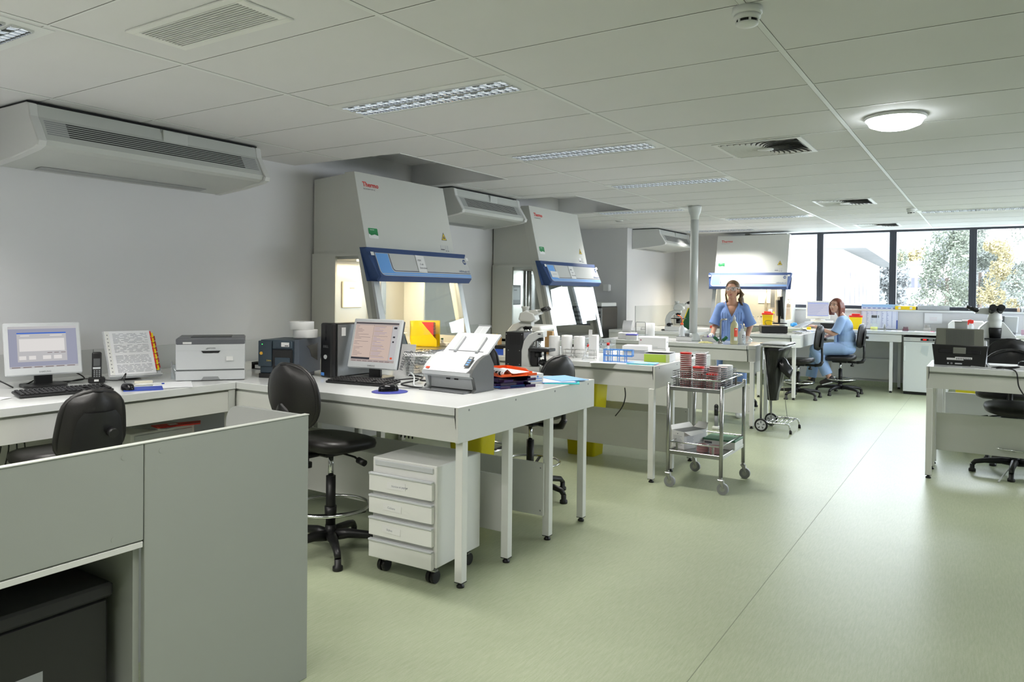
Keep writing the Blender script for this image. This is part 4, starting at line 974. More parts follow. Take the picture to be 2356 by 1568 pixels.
# ------------------------------------------------------------------ document scanners
def scanner(loc, rz, label, behind=False):
    t_ = thing('document_scanner', loc, label, 'scanner', rz)
    W = .37
    prof = [(-.02, .115), (.005, .130), (.03, .152), (.07, .182), (.12, .203), (.16, .208), (.17, .10), (.02, .10)]
    mb = MB(); mb.prism(prof, (-W/2+.012, W/2-.03), scan_w, axis='x', bev=.004, seg=2, smooth=False); mb.build('top_cover', t_)
    mb = MB(); mb.prism([(-.02, .113), (-.02, .093), (.02, .075), (.17, .075), (.17, .10), (.02, .10)], (-W/2+.008, W/2-.01), grey_l, axis='x'); mb.build('front_lip', t_)
    for s_ in (-1, 1):
        mb = MB(); x0, x1 = sorted((s_*W/2, s_*(W/2-.024)))
        mb.prism([(-.015, .095), (.01, .085), (.03, .02), (.0, .0), (.20, .0), (.20, .15), (.16, .210), (.12, .205), (.07, .184), (.03, .154), (.005, .132)], (x0, x1), grey_l if s_ < 0 else scan_side, axis='x', bev=.002); mb.build('side_cheek', t_)
    mb = MB(); mb.box(-W/2+.02, W/2-.02, .045, .19, .012, .08, grey_l); mb.box(-W/2+.02, W/2-.02, -.06, .08, .0, .008, smoke := clear_mat('smoked_tray', (.35, .36, .38), .35, .1), .002)
    for x in (-.03, .03): mb.box(x-.014, x+.014, .042, .046, .062, .070, black)
    mb.build('feeder_slot', t_)
    MT = Matrix.Translation((0, .15, .195 if not behind else .17)) @ Matrix.Rotation(R(-50 if not behind else -8), 4, 'X') @ Matrix.Scale(1 if not behind else .72, 4, Vector((0, 0, 1)))
    mb = MB(); mb.prism([(-.165, 0), (.165, 0), (.170, .185), (-.155, .185)], (-.006, .006), scan_w, axis='y', M=MT); ch = mb.build('paper_chute', t_)
    for x in (-.075, .085):
        mb = MB(); mb.box(x-.012, x+.012, -.022, -.006, .02, .145, grey_l, .002, M=MT); mb.build('side_guide', ch)
    mb = MB(); mb.box(-.13, .13, -.0075, -.006, .028, .032, grey_d, M=MT); mb.build('guide_slot', ch)
    mb = MB(); mb.box(-.05, .04, .007, .012, .08, .27, grey_l, .002, M=MT); mb.box(-.052, .042, .004, .016, .265, .272, grey_m, M=MT); mb.box(-.006, -.003, .0062, .0068, .165, .25, paperw, M=MT); mb.build('extension', ch)
    # control panel
    MP = frame_M((W/2-.075, .012, .1445), (1, 0, 0), (0, .035, .032)); mb = MB()
    mb.box(0, .035, 0, .075, .0005, .006, grey_d, .001, M=MP)
    for k in range(4): mb.box(.008, .027, .008+.017*k, .017+.017*k, .006, .0068, sky_b if k < 3 else grey_l, M=MP)
    mb.build('control_panel', t_)
    mb = MB(); mb.box(-W/2+.03, -W/2+.055, .010, .024, .0002, .003, redlabel, M=frame_M((0, -.02, .117), (1, 0, 0), (0, .025, .02))); mb.build('red_badge', t_)
    if behind: # rear casing as seen from the back
        mb = MB(); mb.prism([(-.178, 0), (.178, 0), (.20, .17), (-.20, .17)], (.20, .235), black, axis='y', bev=.01, seg=2); 
        mb.box(-.15, .15, .232, .238, .10, .13, blackg, .004); rc = mb.build('rear_casing', t_)
        mb = MB(); mb.box(-.17, .17, .215, .228, .135, .305, rear_g := mat('rear_flap_grey', (.20, .205, .18), .5), .004); mb.box(-.045, .045, .228, .24, .10, .15, rear_g, .002); fl_ = mb.build('rear_flap', t_)
        mb = MB()
        for k in range(26): mb.box(-.10+.0077*k, -.096+.0077*k, .228, .2295, .17, .295, grey_d)
        mb.build('vent_ribs', fl_)
        mb = MB(); mb.box(-.09, .03, .2352, .2362, .055, .072, paperw); mb.box(-.03, .09, .2352, .2360, .045, .062, paperw)
        for k in range(9): mb.box(-.08+.012*k, -.075+.012*k, .236, .2366, .05, .066, ink)
        mb.build('rating_labels', rc)
        mb = MB(); mb.box(-.02, .03, .2352, .238, .012, .022, grey_l, .001); mb.cyl((.08, .235, .017), (.08, .238, .017), .006, grey_l, n=10); mb.cyl((.055, .235, .017), (.055, .238, .017), .008, grey_m, n=10); mb.build('ports', rc)
    return t_
scan_w = mat('scanner_white', (.66, .67, .70), .38); scan_side = mat('scanner_side', (.11, .115, .115), .4)
scanner((-2.61, 3.39, BH), R(-2), 'grey and white document scanner with raised paper chute, on the near bench corner')
scanner((-.195, 7.38, BH), R(178), 'document scanner seen from behind, black casing, on the right bench', behind=True)

# ------------------------------------------------------------------ letter trays, boxes and folders on the near bench
def letter_tray(loc, rz, label, m, group):
    t_ = thing('letter_tray', loc, label, 'letter tray', rz, group)
    mb = MB(); W, D, H = .255, .34, .032
    mb.box(-W/2, W/2, -D/2, D/2, 0, .004, m)
    for s_ in (-1, 1):
        mb.prism([(-D/2+.05, .0), (D/2, 0), (D/2, H), (-D/2+.12, H), (-D/2+.09, H*.6), (-D/2+.05, H*.6)], (s_*W/2-.002, s_*W/2+.002), m, axis='x')
    mb.box(-W/2, W/2, D/2-.004, D/2, 0, H, m); mb.box(-W/2, -W/2+.07, -D/2, -D/2+.004, 0, .016, m); mb.box(W/2-.07, W/2, -D/2, -D/2+.004, 0, .016, m)
    mb.build('tray_body', t_); return t_
lt = 'letter trays stacked beside the scanner'
letter_tray((-2.51, 3.81, BH), R(68), 'lowest of the stacked letter trays, dark purple', purple, lt)
letter_tray((-2.525, 3.83, BH+.034), R(74), 'second stacked letter tray, purple, under the orange ones', purple, lt)
letter_tray((-2.51, 3.83, BH+.068), R(66), 'upper orange letter tray holding a comb-bound booklet', orange, lt)
mb = MB(); mb.box(-.105, .105, -.148, .148, 0, .004, blue_m); mb.box(-.10, .10, -.14, .14, .004, .02, purple); solo(mb, 'plastic_sleeve', (-2.54, 3.80, BH+.006), 'blue plastic folder inside the lowest purple tray', 'folder', R(66))
t_ = thing('bound_booklet', (-2.51, 3.82, BH+.074), 'white comb-bound booklet curling in the orange tray', 'booklet', R(70))
mb = MB(); mb.grid(lambda u, v: ((u-.5)*.2, (v-.5)*.27, .006+.035*(max(0, u-.0))**2*.2+.03*math.exp(-((u-.15)/.12)**2)), 14, 6, paper); mb.build('pages', t_)
mb = MB()
for k in range(16): mb.cyl((-.098, -.125+.0165*k, .012), (-.098, -.117+.0165*k, .012), .012, black if k % 2 else paperw, n=10)
mb.build('comb_binding', t_)
def carton(loc, rz, s, label, m=paperw, name='carton', group=None, extra=None, cat='box'):
    t_ = thing(name, loc, label, cat, rz, group); W, D, H = s
    mb = MB(); mb.box(-W/2, W/2, -D/2, D/2, 0, H, m, .0015); mb.build('box', t_)
    mb = MB(); mb.box(-W/2+.002, W/2-.002, -D/2+.002, D/2-.002, H, H+.0015, m); mb.box(-W/2-.0005, W/2+.0005, -D/2-.0008, -D/2, H-.006, H-.0045, grey_l); mb.build('lid_flap', t_)
    if extra: extra(t_, W, D, H)
    return t_
def glove_print(t_, W, D, H):
    mb = MB(); mb.cyl((W*.12, -D/2-.0005, H*.72), (W*.12, -D/2-.001, H*.72), .007, blue_m, n=12)
    for z_ in (.5, .25): mb.box(-W*.4, W*.4, -D/2-.001, -D/2-.0004, H*z_, H*z_+.004, blue_m)
    for z_ in (.65, .40, .3): mb.box(W/2+.0004, W/2+.001, -D*.4, D*.4, H*z_, H*z_+.004, blue_m)
    mb.build('printed_lines', t_)
carton((-2.435, 4.01, BH), R(65), (.115, .14, .062), 'small white box with blue print at the end of the purple trays', extra=glove_print)
for k, (x, y, rz, m, s, lab) in enumerate(((-2.29, 4.20, R(28), teal, (.22, .31), 'teal folder at the bottom of the fanned folders'), (-2.33, 4.20, R(40), blue_m, (.22, .31), 'deep blue folder in the fanned folders'), (-2.31, 4.27, R(62), blue_l, (.21, .28), 'light blue folder on top of the fanned folders'))):
    mb = MB(); x_ = x-.03 if k else x-.02; mb.box(-s[0]/2, s[0]/2, -s[1]/2, s[1]/2, 0, .003, m, M=None); mb.box(-s[0]/2+.004, s[0]/2-.006, -s[1]/2+.004, s[1]/2-.01, .003, .0036, paper if k == 1 else m)
    solo(mb, 'paper_folder', (x_+.005, y-.0, BH+.0042*k), lab, 'folder', rz, 'blue folders fanned out at the near bench end')
# wire basket with petri dishes
def wire_basket(t_, W, D, H, n, m, taper=.9, r=.0015, rims=3):
    mb = MB()
    def ring(k, z):
        return [Vector((sx*W/2*k, sy*D/2*k, z)) for sx, sy in ((-1, -1), (1, -1), (1, 1), (-1, 1))]
    for j in range(rims+1):
        f = j/rims; P = ring(taper+(1-taper)*f, H*f)
        for i in range(4): mb.cyl(P[i], P[(i+1) % 4], r*1.6 if j in (0, rims) else r, m, n=5)
    A = ring(taper, 0); B = ring(1, H)
    for i in range(4):
        for k in range(n):
            f = k/n; mb.cyl(A[i].lerp(A[(i+1) % 4], f), B[i].lerp(B[(i+1) % 4], f), r, m, n=4)
    for k in range(1, n):
        f = k/n; mb.cyl(A[0].lerp(A[1], f), A[3].lerp(A[2], f), r, m, n=4)
    return mb
t_ = thing('wire_basket', (-3.20, 3.96, BH), 'wire basket of dishes behind the second monitor', 'wire basket', R(12))
wire_basket(t_, .26, .24, .16, 22, chrome, rims=9).build('wires', t_)
mb = MB(); mb.tube([(-.12, -.125, .15), (-.03, -.13, .05), (.02, -.13, .06), (.06, -.125, .15)], .002, chrome, n=6); mb.tube([(.05, -.125, .165), (.07, -.13, .18), (.08, -.12, .17)], .003, chrome, n=6); mb.build('handle', t_)
for k in range(4):
    mb = MB(); mb.lathe([(.044, 0), (.045, .012), (.043, .014), (.001, .014)], clearp if k % 2 else grey_m, n=20); solo(mb, 'petri_dish', (-3.24+.085*(k % 2), 3.95+.01*k, BH+.07+.0155*(k//2)*1.0+.001), 'round dish lying in the wire basket behind the second monitor', 'petri dish', 0, 'dishes in the wire basket behind the monitor')
mb = MB(); mb.box(-.075, .075, -.001, .001, 0, .21, paperw, M=Matrix.Rotation(R(-10), 4, 'X'));
for k, s_ in enumerate(('PRELEV.', 'ANAERO')): text_mb(mb, s_, .034, Matrix.Rotation(R(-10), 4, 'X') @ Matrix.Translation((.02+.045*k-.03, -.0015, .03)) @ Matrix.Rotation(R(90), 4, 'X') @ Matrix.Rotation(R(80), 4, 'Z'), ink, ext=.0003)
solo(mb, 'handwritten_sign', (-3.33, 3.84, BH), 'white card with vertical handwriting between monitor and wire basket', 'sign', R(15))
# cables
def cable(pts, r, m, label, name='cable', wob=0):
    P = [Vector(p) for p in pts]; Q = []
    for i in range(len(P)-1):
        p0, p1, p2, p3 = P[max(0, i-1)], P[i], P[i+1], P[min(len(P)-1, i+2)]
        for k in range(6):
            t = k/6; Q.append(.5*((2*p1)+(p2-p0)*t+(2*p0-5*p1+4*p2-p3)*t*t+(-p0+3*p1-3*p2+p3)*t**3))
    Q.append(P[-1]); o_ = P[0].copy(); mb = MB(); mb.tube([q-o_ for q in Q], r, m, n=6)
    return solo(mb, name, tuple(o_), label, 'cable')
z = BH+.006
cable([(-3.1, 3.62, z+.03), (-3.02, 3.55, z+.055), (-2.95, 3.50, z+.04), (-2.88, 3.42, z), (-2.80, 3.40, z)], .005, grey_l, 'light grey cable arching between monitor foot and scanner')
cable([(-3.15, 3.68, z+.02), (-3.02, 3.66, z+.02), (-2.95, 3.56, z+.015), (-2.90, 3.58, z+.01), (-2.84, 3.47, z), (-2.79, 3.45, z)], .006, black, 'thick black cable bundle lying by the scanner')
cable([(-3.1, 3.50, z+.01), (-3.0, 3.58, z+.02), (-2.93, 3.50, z+.02), (-3.0, 3.44, z), (-2.88, 3.38, z), (-2.78, 3.37, z)], .005, black, 'looped black cable between keyboard and scanner')
cable([(-2.84, 3.20, z), (-2.90, 3.28, z), (-2.80, 3.33, z), (-2.74, 3.36, z)], .0025, grey_d, 'thin mouse cable by the round pad')
cable([(-4.60, 1.75, z+.02), (-4.70, 1.80, z+.10), (-4.68, 1.92, z+.06), (-4.6, 2.0, z)], .004, black, 'black cable looping left of the wall desk monitor')
cable([(-4.62, 2.06, z), (-4.66, 2.2, z+.05), (-4.6, 2.3, z+.07), (-4.62, 2.40, z+.01), (-4.68, 2.28, z), (-4.6, 2.12, z+.03)], .004, black, 'looped black cables behind the monitor on the wall desk')
cable([(-4.5, 2.2, z), (-4.55, 2.35, z+.02), (-4.4, 2.48, z+.01), (-4.38, 2.52, z+.05), (-4.36, 2.50, z), (-4.2, 2.46, z)], .003, black, 'thin black cable from the phone to the mouse')
for k in range(4): cable([(-4.6+.03*k, 1.9+.03*k, .72), (-4.58, 1.93+.04*k, .6), (-4.62+.02*k, 1.9+.05*k, .45)], .004, black, 'black cable hanging under the wall desk', 'hanging_cable')['group'] = 'cables hanging under the wall desk'
for k in range(4): cable([(-2.99+.04*k, 3.50, .72), (-3.01+.03*k, 3.47, .66), (-3.05+.03*k, 3.5, .58)], .005, black, 'black cable hanging under the near bench', 'hanging_cable')['group'] = 'cables hanging under the near bench'
cable([(-2.43, 5.46, .73), (-2.42, 5.45, .66), (-2.44, 5.44, .58), (-2.50, 5.44, .50)], .005, black, 'black cable hanging before the far yellow bin')

# ------------------------------------------------------------------ yellow waste bins
def waste_bin(loc, rz, label, W=.34, D=.26, H=.64, m=yellow_d):
    t_ = thing('waste_bin', loc, label, 'waste bin', rz, 'yellow waste bins under the benches')
    mb = MB(); A = rrect(-W/2*.8, W/2*.8, -D/2*.8, D/2*.8, .03); B = rrect(-W/2, W/2, -D/2, D/2, .03)
    va = [mb.bm.verts.new((x, y, 0)) for x, y in A]; vb = [mb.bm.verts.new((x, y, H)) for x, y in B]; n_ = len(A)
    mb._tag([mb.bm.faces.new((va[i], va[(i+1) % n_], vb[(i+1) % n_], vb[i])) for i in range(n_)], m, True); mb._tag([mb.bm.faces.new(va[::-1])], m)
    mb.build('tub', t_)
    mb = MB(); mb.prism(rrect(-W/2-.01, W/2+.01, -D/2-.01, D/2+.01, .035), (H-.02, H), m, axis='z'); mb.build('lid', t_); return t_
waste_bin((-2.95, 4.12, 0), R(5), 'yellow waste bin under the near bench, right of the drawer pedestal', W=.27, D=.22)
waste_bin((-3.12, 6.14, 0), R(0), 'yellow waste bin under the middle bench', H=.68)
waste_bin((-.14, 9.45, 0), R(0), 'yellow waste bin behind the right bench', H=.52, W=.32)

# ------------------------------------------------------------------ microscopes
mic_w = mat('microscope_white', (.70, .71, .69), .3); mic_g = mat('microscope_grey', (.52, .54, .52), .35)
def eyepieces(mb, p, d, side, m, r=.016, L=.07, gap=.032):
    p = Vector(p); d = Vector(d).normalized(); side = Vector(side).normalized()
    for s_ in (-1, 1):
        q = p+side*gap*s_; mb.cyl(q, q+d*L*.6, r, m, n=14); mb.cyl(q+d*L*.6, q+d*L, r*1.25, m, n=14)
def microscope(loc, rz, label, head_tilt=30):
    # local: user side +x, column at -x
    t_ = thing('microscope', loc, label, 'microscope', rz)
    mb = MB(); mb.prism([(-.14, 0), (.12, 0), (.13, .02), (.10, .05), (-.02, .065), (-.14, .07)], (-.09, .09), mic_w, axis='y', bev=.006, seg=2); mb.build('base', t_)
    mb = MB(); arm = [(-.14, .06), (-.06, .06), (-.075, .12), (-.078, .18), (-.06, .24), (-.02, .28), (.06, .295), (.06, .335), (-.03, .335), (-.09, .31), (-.13, .25), (-.15, .17)]
    mb.prism(arm, (-.035, .035), mic_w, axis='y', bev=.008, seg=2); mb.build('arm', t_)
    mb = MB(); mb.prism([(-.02, .335), (.07, .335), (.10, .36), (.085, .42), (.02, .45), (-.03, .42), (-.04, .36)], (-.05, .05), mic_w, axis='y', bev=.012, seg=2)
    mb.prism([(.05, .38), (.13, .42), (.10, .46), (.04, .45)], (-.045, .045), mic_w, axis='y', bev=.008, seg=2); mb.build('head', t_)
    mb = MB(); mb.lathe([(.022, 0), (.024, .03), (.032, .05), (.032, .058)], mic_w, c=(0, 0, .43), n=18); mb.build('camera_port', t_)
    for s_ in (-1, 1):
        mb = MB(); p = Vector((.115, .028*s_, .44)); d = Vector((.80, 0, .42)).normalized(); mb.cyl(p, p+d*.05, .015, mic_w, n=14); mb.cyl(p+d*.03, p+d*.075, .021, black, n=16); mb.build('eyepiece', t_)
    mb = MB(); mb.cyl((.015, 0, .295), (.02, 0, .27), .035, black, n=18)
    for k in range(4): a_ = k*pi/2+.4; mb.cyl((.02+.018*cos(a_), .018*sin(a_), .272), (.02+.026*cos(a_), .026*sin(a_), .225), .011, chrome if k != 1 else black, n=12, r1=.007)
    mb.build('objective_turret', t_)
    mb = MB(); mb.box(-.06, .11, -.08, .08, .195, .208, black, .003); mb.box(-.03, .08, -.03, .06, .208, .214, mic_g, .001); mb.build('stage', t_)
    mb = MB(); mb.cyl((.02, 0, .12), (.02, 0, .19), .028, black, n=16); mb.cyl((.07, -.06, .12), (.07, -.06, .19), .006, black, n=8); mb.cyl((.07, -.06, .09), (.07, -.06, .125), .012, black, n=12); mb.build('condenser', t_)
    mb = MB(); mb.cyl((-.09, -.075, .10), (-.09, .075, .10), .026, black, n=18); mb.build('focus_knobs', t_); return t_
# big microscope with black lamp house on the near bench
t_ = thing('microscope', (-2.91, 4.62, BH), 'large microscope with black vented lamp house, beside the letter trays', 'microscope', R(8))
mb = MB(); mb.box(-.10, .07, -.04, .14, .0, .33, black, .004); mb.build('lamp_house', t_)
lh = t_.children[0]; t_.scale = (.86, .86, .84); mb = MB()
for k in range(6): mb.box(-.055+.016*k, -.046+.016*k, -.0408, -.040, .22, .305, slotm)
for x, z_ in ((-.09, .31), (.055, .31), (-.07, .17), (.035, .17), (-.07, .05), (.035, .05), (-.07, .02), (.035, .02)): mb.cyl((x, -.0402, z_), (x, -.0415, z_), .0035, grey_l, n=8)
mb.build('vent_slots', lh)
mb = MB(); arm = [(.055, .0), (.16, .0), (.13, .06), (.115, .13), (.125, .20), (.16, .25), (.21, .285), (.25, .295), (.25, .345), (.19, .343), (.12, .315), (.075, .255), (.055, .17)]
mb.prism(arm, (-.05, .05), mic_w, axis='y', bev=.008, seg=2); mb.box(.205, .23, -.0512, -.05, .315, .325, black); mb.build('arm', t_)
mb = MB(); mb.prism([(-.13, 0), (.24, 0), (.24, .04), (-.13, .03)], (-.09, .12), mic_w, axis='y', bev=.004); mb.build('base', t_)
mb = MB(); mb.cyl((.20, 0, .285), (.20, 0, .26), .035, black, n=18); mb.cyl((.17, -.02, .26), (.165, -.03, .20), .013, chrome, n=12, r1=.008); mb.cyl((.21, -.02, .26), (.215, -.03, .195), .013, chrome, n=12, r1=.008); mb.box(.14, .19, -.03, .03, .20, .265, steel, .006); mb.build('objective_turret', t_)
mb = MB(); mb.box(.125, .315, -.07, .08, .17, .195, black, .004); mb.box(.15, .29, -.05, .05, .195, .203, grey_m, .002); mb.build('stage', t_)
mb = MB(); mb.box(.125, .20, -.03, .03, .04, .17, black, .008); mb.cyl((.20, -.02, .12), (.20, -.02, .17), .03, black, n=14); mb.cyl((.265, -.03, .06), (.265, -.03, .17), .010, black, n=10); mb.build('condenser', t_)
mb = MB(); mb.prism([(.22, -.0), (.30, .0), (.285, .055), (.24, .07)], (-.06, .06), mic_w, axis='y', bev=.01, seg=2); mb.build('viewing_tube', t_)
for s_ in (-1, 1):
    mb = MB(); p = Vector((.225, -.03+.025*s_, .085)); d = Vector((.9, 0, -.35)).normalized(); mb.cyl(p, p+d*.05, .02, black, n=14); mb.cyl(p+d*.045, p+d*.075, .016, black, n=14); mb.build('eyepiece', t_)
q_ = microscope((-3.50, 5.68, BH), R(10), 'white microscope with trinocular head behind the black lamp house'); q_.scale = (1.2, 1.2, .90)
q_ = microscope((-3.99, 10.85, BH), R(8), 'grey microscope on the far side bench, left of the column'); q_.scale = (1.15, 1.15, .92)
mb = MB(); mb.box(-.07, .05, -.012, .012, .0, .22, black, .003); solo(mb, 'lamp_housing', (-4.12, 11.12, BH+.08), 'black box behind the far side-bench microscope', 'lamp house', R(8)) if False else mb.bm.free()
mb = MB(); mb.prism([(-.10, 0), (.10, 0), (.10, .33), (-.02, .33), (-.10, .12)], (-.04, .04), green_d, axis='y', bev=.002); 
t_ = thing('magazine_file', (-3.99, 11.45, BH), 'dark green magazine file with yellow edge on the far side bench', 'magazine file', R(5)); mb.build('file_box', t_)
mb = MB(); mb.prism([(-.112, .11), (-.10, .105), (-.012, .335), (-.026, .335)], (-.042, .042), yellow, axis='y'); mb.build('yellow_edge', t_)
# tall microscope at the right, facing both ways
t_ = thing('microscope', (.04, 8.85, BH), 'tall two-headed microscope at the right, black eyepieces pointing both ways', 'microscope', R(-90+12))
mb = MB(); mb.prism([(-.13, 0), (.13, 0), (.12, .05), (-.13, .05)], (-.085, .085), mic_w, axis='y', bev=.008, seg=2); mb.build('base', t_)
mb = MB()
mb.prism([(-.16, .16), (-.13, .26), (-.07, .32), (.07, .32), (.11, .27), (.16, .20), (.18, .18), (.18, .155), (.10, .16), (.10, .05), (-.10, .05), (-.10, .16)], (-.05, .02), mic_w, axis='y', bev=.008, seg=2, M=Matrix.Rotation(R(90), 4, 'Z')); mb.build('body', t_)
mb = MB(); mb.lathe([(.055, .16), (.06, .24), (.06, .26)], black, c=(.03, 0, 0), n=20); mb.box(.0, .09, -.05, .05, .03, .16, black, .01); mb.build('turret', t_)
mb = MB(); mb.box(-.03, .13, -.16, .20, .148, .158, black, .003); mb.build('stage', t_)
mb = MB(); mb.cyl((.08, .13, .04), (.08, .13, .15), .010, black, n=10); mb.cyl((.08, .13, .02), (.08, .13, .06), .018, black, n=12); mb.build('stage_knob', t_)
mb = MB(); mb.lathe([(.052, .26), (.058, .28), (.060, .31), (.058, .33), (.064, .34), (.060, .37), (.052, .40), (.040, .43)], mic_w, c=(.03, 0, 0), n=24); mb.build('tube', t_)
for s_ in (-1, 1):
    mb = MB(); p = Vector((.05, .035*s_, .42)); d = Vector((.75, 0, .5)).normalized(); mb.cyl(p, p+d*.05, .026, black, n=16); mb.cyl(p+d*.04, p+d*.085, .033, black, n=16); mb.build('eyepiece', t_)
mb = MB(); mb.cyl((.02, 0, .42), (.02, 0, .48), .028, black, n=16); mb.build('phototube_cap', t_)
mb = MB(); mb.prism([(-.17, .40), (-.04, .39), (-.04, .44), (-.08, .46), (-.13, .45)], (-.035, .035), mic_w, axis='y', bev=.008, seg=2, M=Matrix.Rotation(R(90), 4, 'Z')); mb.build('second_head', t_)
for s_ in (-1, 1):
    mb = MB(); p = Vector((.02*s_, -.15 if True else 0, .425)); p = Vector((.022*s_, -.145, .425)); d = Vector((0, -.92, .38)).normalized(); mb.cyl(p, p+d*.07, .02, black, n=14); mb.cyl(p+d*.06, p+d*.11, .015, black, n=14); mb.build('eyepiece', t_)

# ------------------------------------------------------------------ things on the middle bench
for k, (x, y) in enumerate(((-3.30, 5.86), (-3.195, 5.90), (-3.095, 5.95), (-3.26, 6.02))):
    mb = MB(); mb.lathe([(.015, 0), (.048, 0), (.05, .004), (.05, .172), (.048, .176), (.015, .176), (.015, 0)], paperw, n=32, cap=False)
    solo(mb, 'paper_roll', (x, y, BH), ('leftmost tall white paper roll on the middle bench', 'second tall white paper roll on the middle bench', 'third tall white paper roll, beside the upright card box', 'tall white paper roll behind the row of three')[k], 'paper roll', 0, 'white paper rolls on the middle bench')
def wire_rack(loc, rz, label, W, D, H, m=steel, nx=8, nz=2, name='test_tube_rack', r=.0018):
    t_ = thing(name, loc, label, 'tube rack', rz); mb = MB()
    for j in range(nz+1):
        z_ = .008+(H-.01)*j/nz
        for y in (-D/2, D/2): mb.cyl((-W/2, y, z_), (W/2, y, z_), r, m, n=5)
        for i in range(nx+1): x = -W/2+W*i/nx; mb.cyl((x, -D/2, z_), (x, D/2, z_), r*.8, m, n=4)
    for x in (-W/2, -W/6, W/6, W/2):
        for y in (-D/2, D/2): mb.cyl((x, y, 0), (x, y, H), r, m, n=5)
    mb.build('wire_frame', t_); return t_
wire_rack((-2.98, 5.74, BH), R(10), 'grey wire tube rack on the middle bench', .28, .07, .075)
def tube(loc, label, cap=red, tilt=(0, 0), L=.13, body=None, r=.0085, group=None):
    t_ = thing('sample_tube', loc, label, 'sample tube', 0, group); M = Matrix.Rotation(R(tilt[0]), 4, 'X') @ Matrix.Rotation(R(tilt[1]), 4, 'Y')
    mb = MB(); mb.lathe([(.001, 0), (r*.6, .002), (r, .012), (r, L)], body or frostp, n=12, M=M); mb.build('tube', t_)
    mb = MB(); mb.lathe([(r*1.2, L-.002), (r*1.25, L+.018), (r, L+.02)], cap, n=12, M=M); mb.build('cap', t_); return t_
tube((-2.895, 5.62, BH+.001), 'thin tube with red cap leaning across the wire rack', tilt=(0, 24), r=.006, L=.125)
mb = MB(); mb.lathe([(.044, .0), (.045, .002), (.045, .012), (.044, .014), (.001, .014)], mat('red_agar', (.42, .02, .015), .3), n=28); mb.lathe([(.0455, .004), (.0465, .0045), (.0465, .0165), (.001, .0168)], clearp, n=28, cap=False); solo(mb, 'petri_dish', (-3.07, 5.63, BH), 'single red petri dish lying before the wire rack', 'petri dish')
# blue plastic rack
t_ = thing('test_tube_rack', (-2.56, 5.62, BH), 'bright blue plastic tube rack near the front of the middle bench', 'tube rack', R(12)); bm_ = mat('rack_blue', (.12, .36, .85), .3, coat=.3)
W, D, H = .24, .075, .105; mb = MB(); mb.box(-W/2, W/2, -D/2, D/2, 0, .006, bm_, .001); mb.build('foot_plate', t_)
for z_ in (.05, H-.006):
    mb = MB()
    for y in (-D/2, -.004, D/2-.008): mb.box(-W/2, W/2, y, y+.008, z_, z_+.008, bm_)
    for i in range(9): x = -W/2+(W-.006)*i/8; mb.box(x, x+.006, -D/2, D/2, z_, z_+.008, bm_)
    mb.build('shelf', t_)
mb = MB(); mb.box(-W/2, -W/2+.005, -D/2, D/2, 0, H, bm_); mb.box(W/2-.005, W/2, -D/2, D/2, .05, H, bm_)
for x in (-.06, 0, .06): mb.box(x-.003, x+.003, -D/2, -D/2+.006, 0, H, bm_); mb.box(x-.003, x+.003, D/2-.006, D/2, 0, H, bm_)
mb.build('uprights', t_)
tube((-2.645, 5.60, BH+.008), 'sample tube with broad red cap standing in the blue rack', L=.13, r=.0105)
def open_lid(t_, W, D, H):
    mb = MB(); mb.prism([(-D/2, 0), (-D/2-.01, .004), (-D/2-.02, -.03), (-D/2-.018, -.032)], (-W/2, W/2), paperw, axis='x', M=Matrix.Translation((0, 0, H))); mb.build('folded_flap', t_)
carton((-2.565, 6.02, BH), R(13), (.22, .20, .115), 'white card box with drooping front flap, behind the blue rack', extra=open_lid)
def lime(t_, W, D, H):
    mb = MB(); mb.box(-W/2-.001, W/2*.7, -D/2-.0015, -D/2, .001, H-.002, lime_m); mb.box(W/2*.7, W/2, -D/2-.0012, -D/2, .001, H-.002, mat('lime_fade', (.60, .68, .38), .5)); mb.build('lime_front', t_)
lime_m = lime
lime_c = mat('lime_card', (.42, .58, .06), .5)
def lime(t_, W, D, H):
    mb = MB(); mb.box(-W/2-.001, W/2*.72, -D/2-.0015, -D/2, .001, H-.002, lime_c); mb.box(W/2*.72, W/2, -D/2-.0012, -D/2, .001, H-.002, mat('lime_fade', (.60, .68, .38), .5)); mb.build('lime_front', t_)
    mb = MB(); mb.box(-W/2, W/2, -D/2, D/2, 0, .003, paperw, M=Matrix.Translation((0, 0, H+.002)) @ Matrix.Translation((0, D/2, 0)) @ Matrix.Rotation(R(-3), 4, 'X') @ Matrix.Translation((0, -D/2, 0))); mb.build('raised_lid', t_)
carton((-2.335, 5.96, BH), R(10), (.21, .26, .066), 'flat box with lime green front at the end of the middle bench', extra=lime)
def print_dots(t_, W, D, H):
    mb = MB(); mb.cyl((-W*.42, -D/2-.0004, H*.75), (-W*.42, -D/2-.001, H*.75), .006, mat('maroon_dot', (.25, .02, .06), .5), n=10); mb.box(-W*.25, W*.2, H*0-D/2-.001, -D/2-.0004, H*.1, H*.13, grey_m); mb.box(W/2+.0004, W/2+.001, -D*.1, D*.2, H*.5, H*.6, grey_m); mb.build('print', t_)
carton((-2.64, 6.60, BH), R(12), (.25, .20, .055), 'lower white carton behind the lime-fronted box', extra=None, group='white cartons on the middle bench')
carton((-2.65, 6.60, BH+.058), R(14), (.25, .19, .10), 'upper white carton with a maroon dot behind the lime-fronted box', extra=print_dots, group='white cartons on the middle bench')
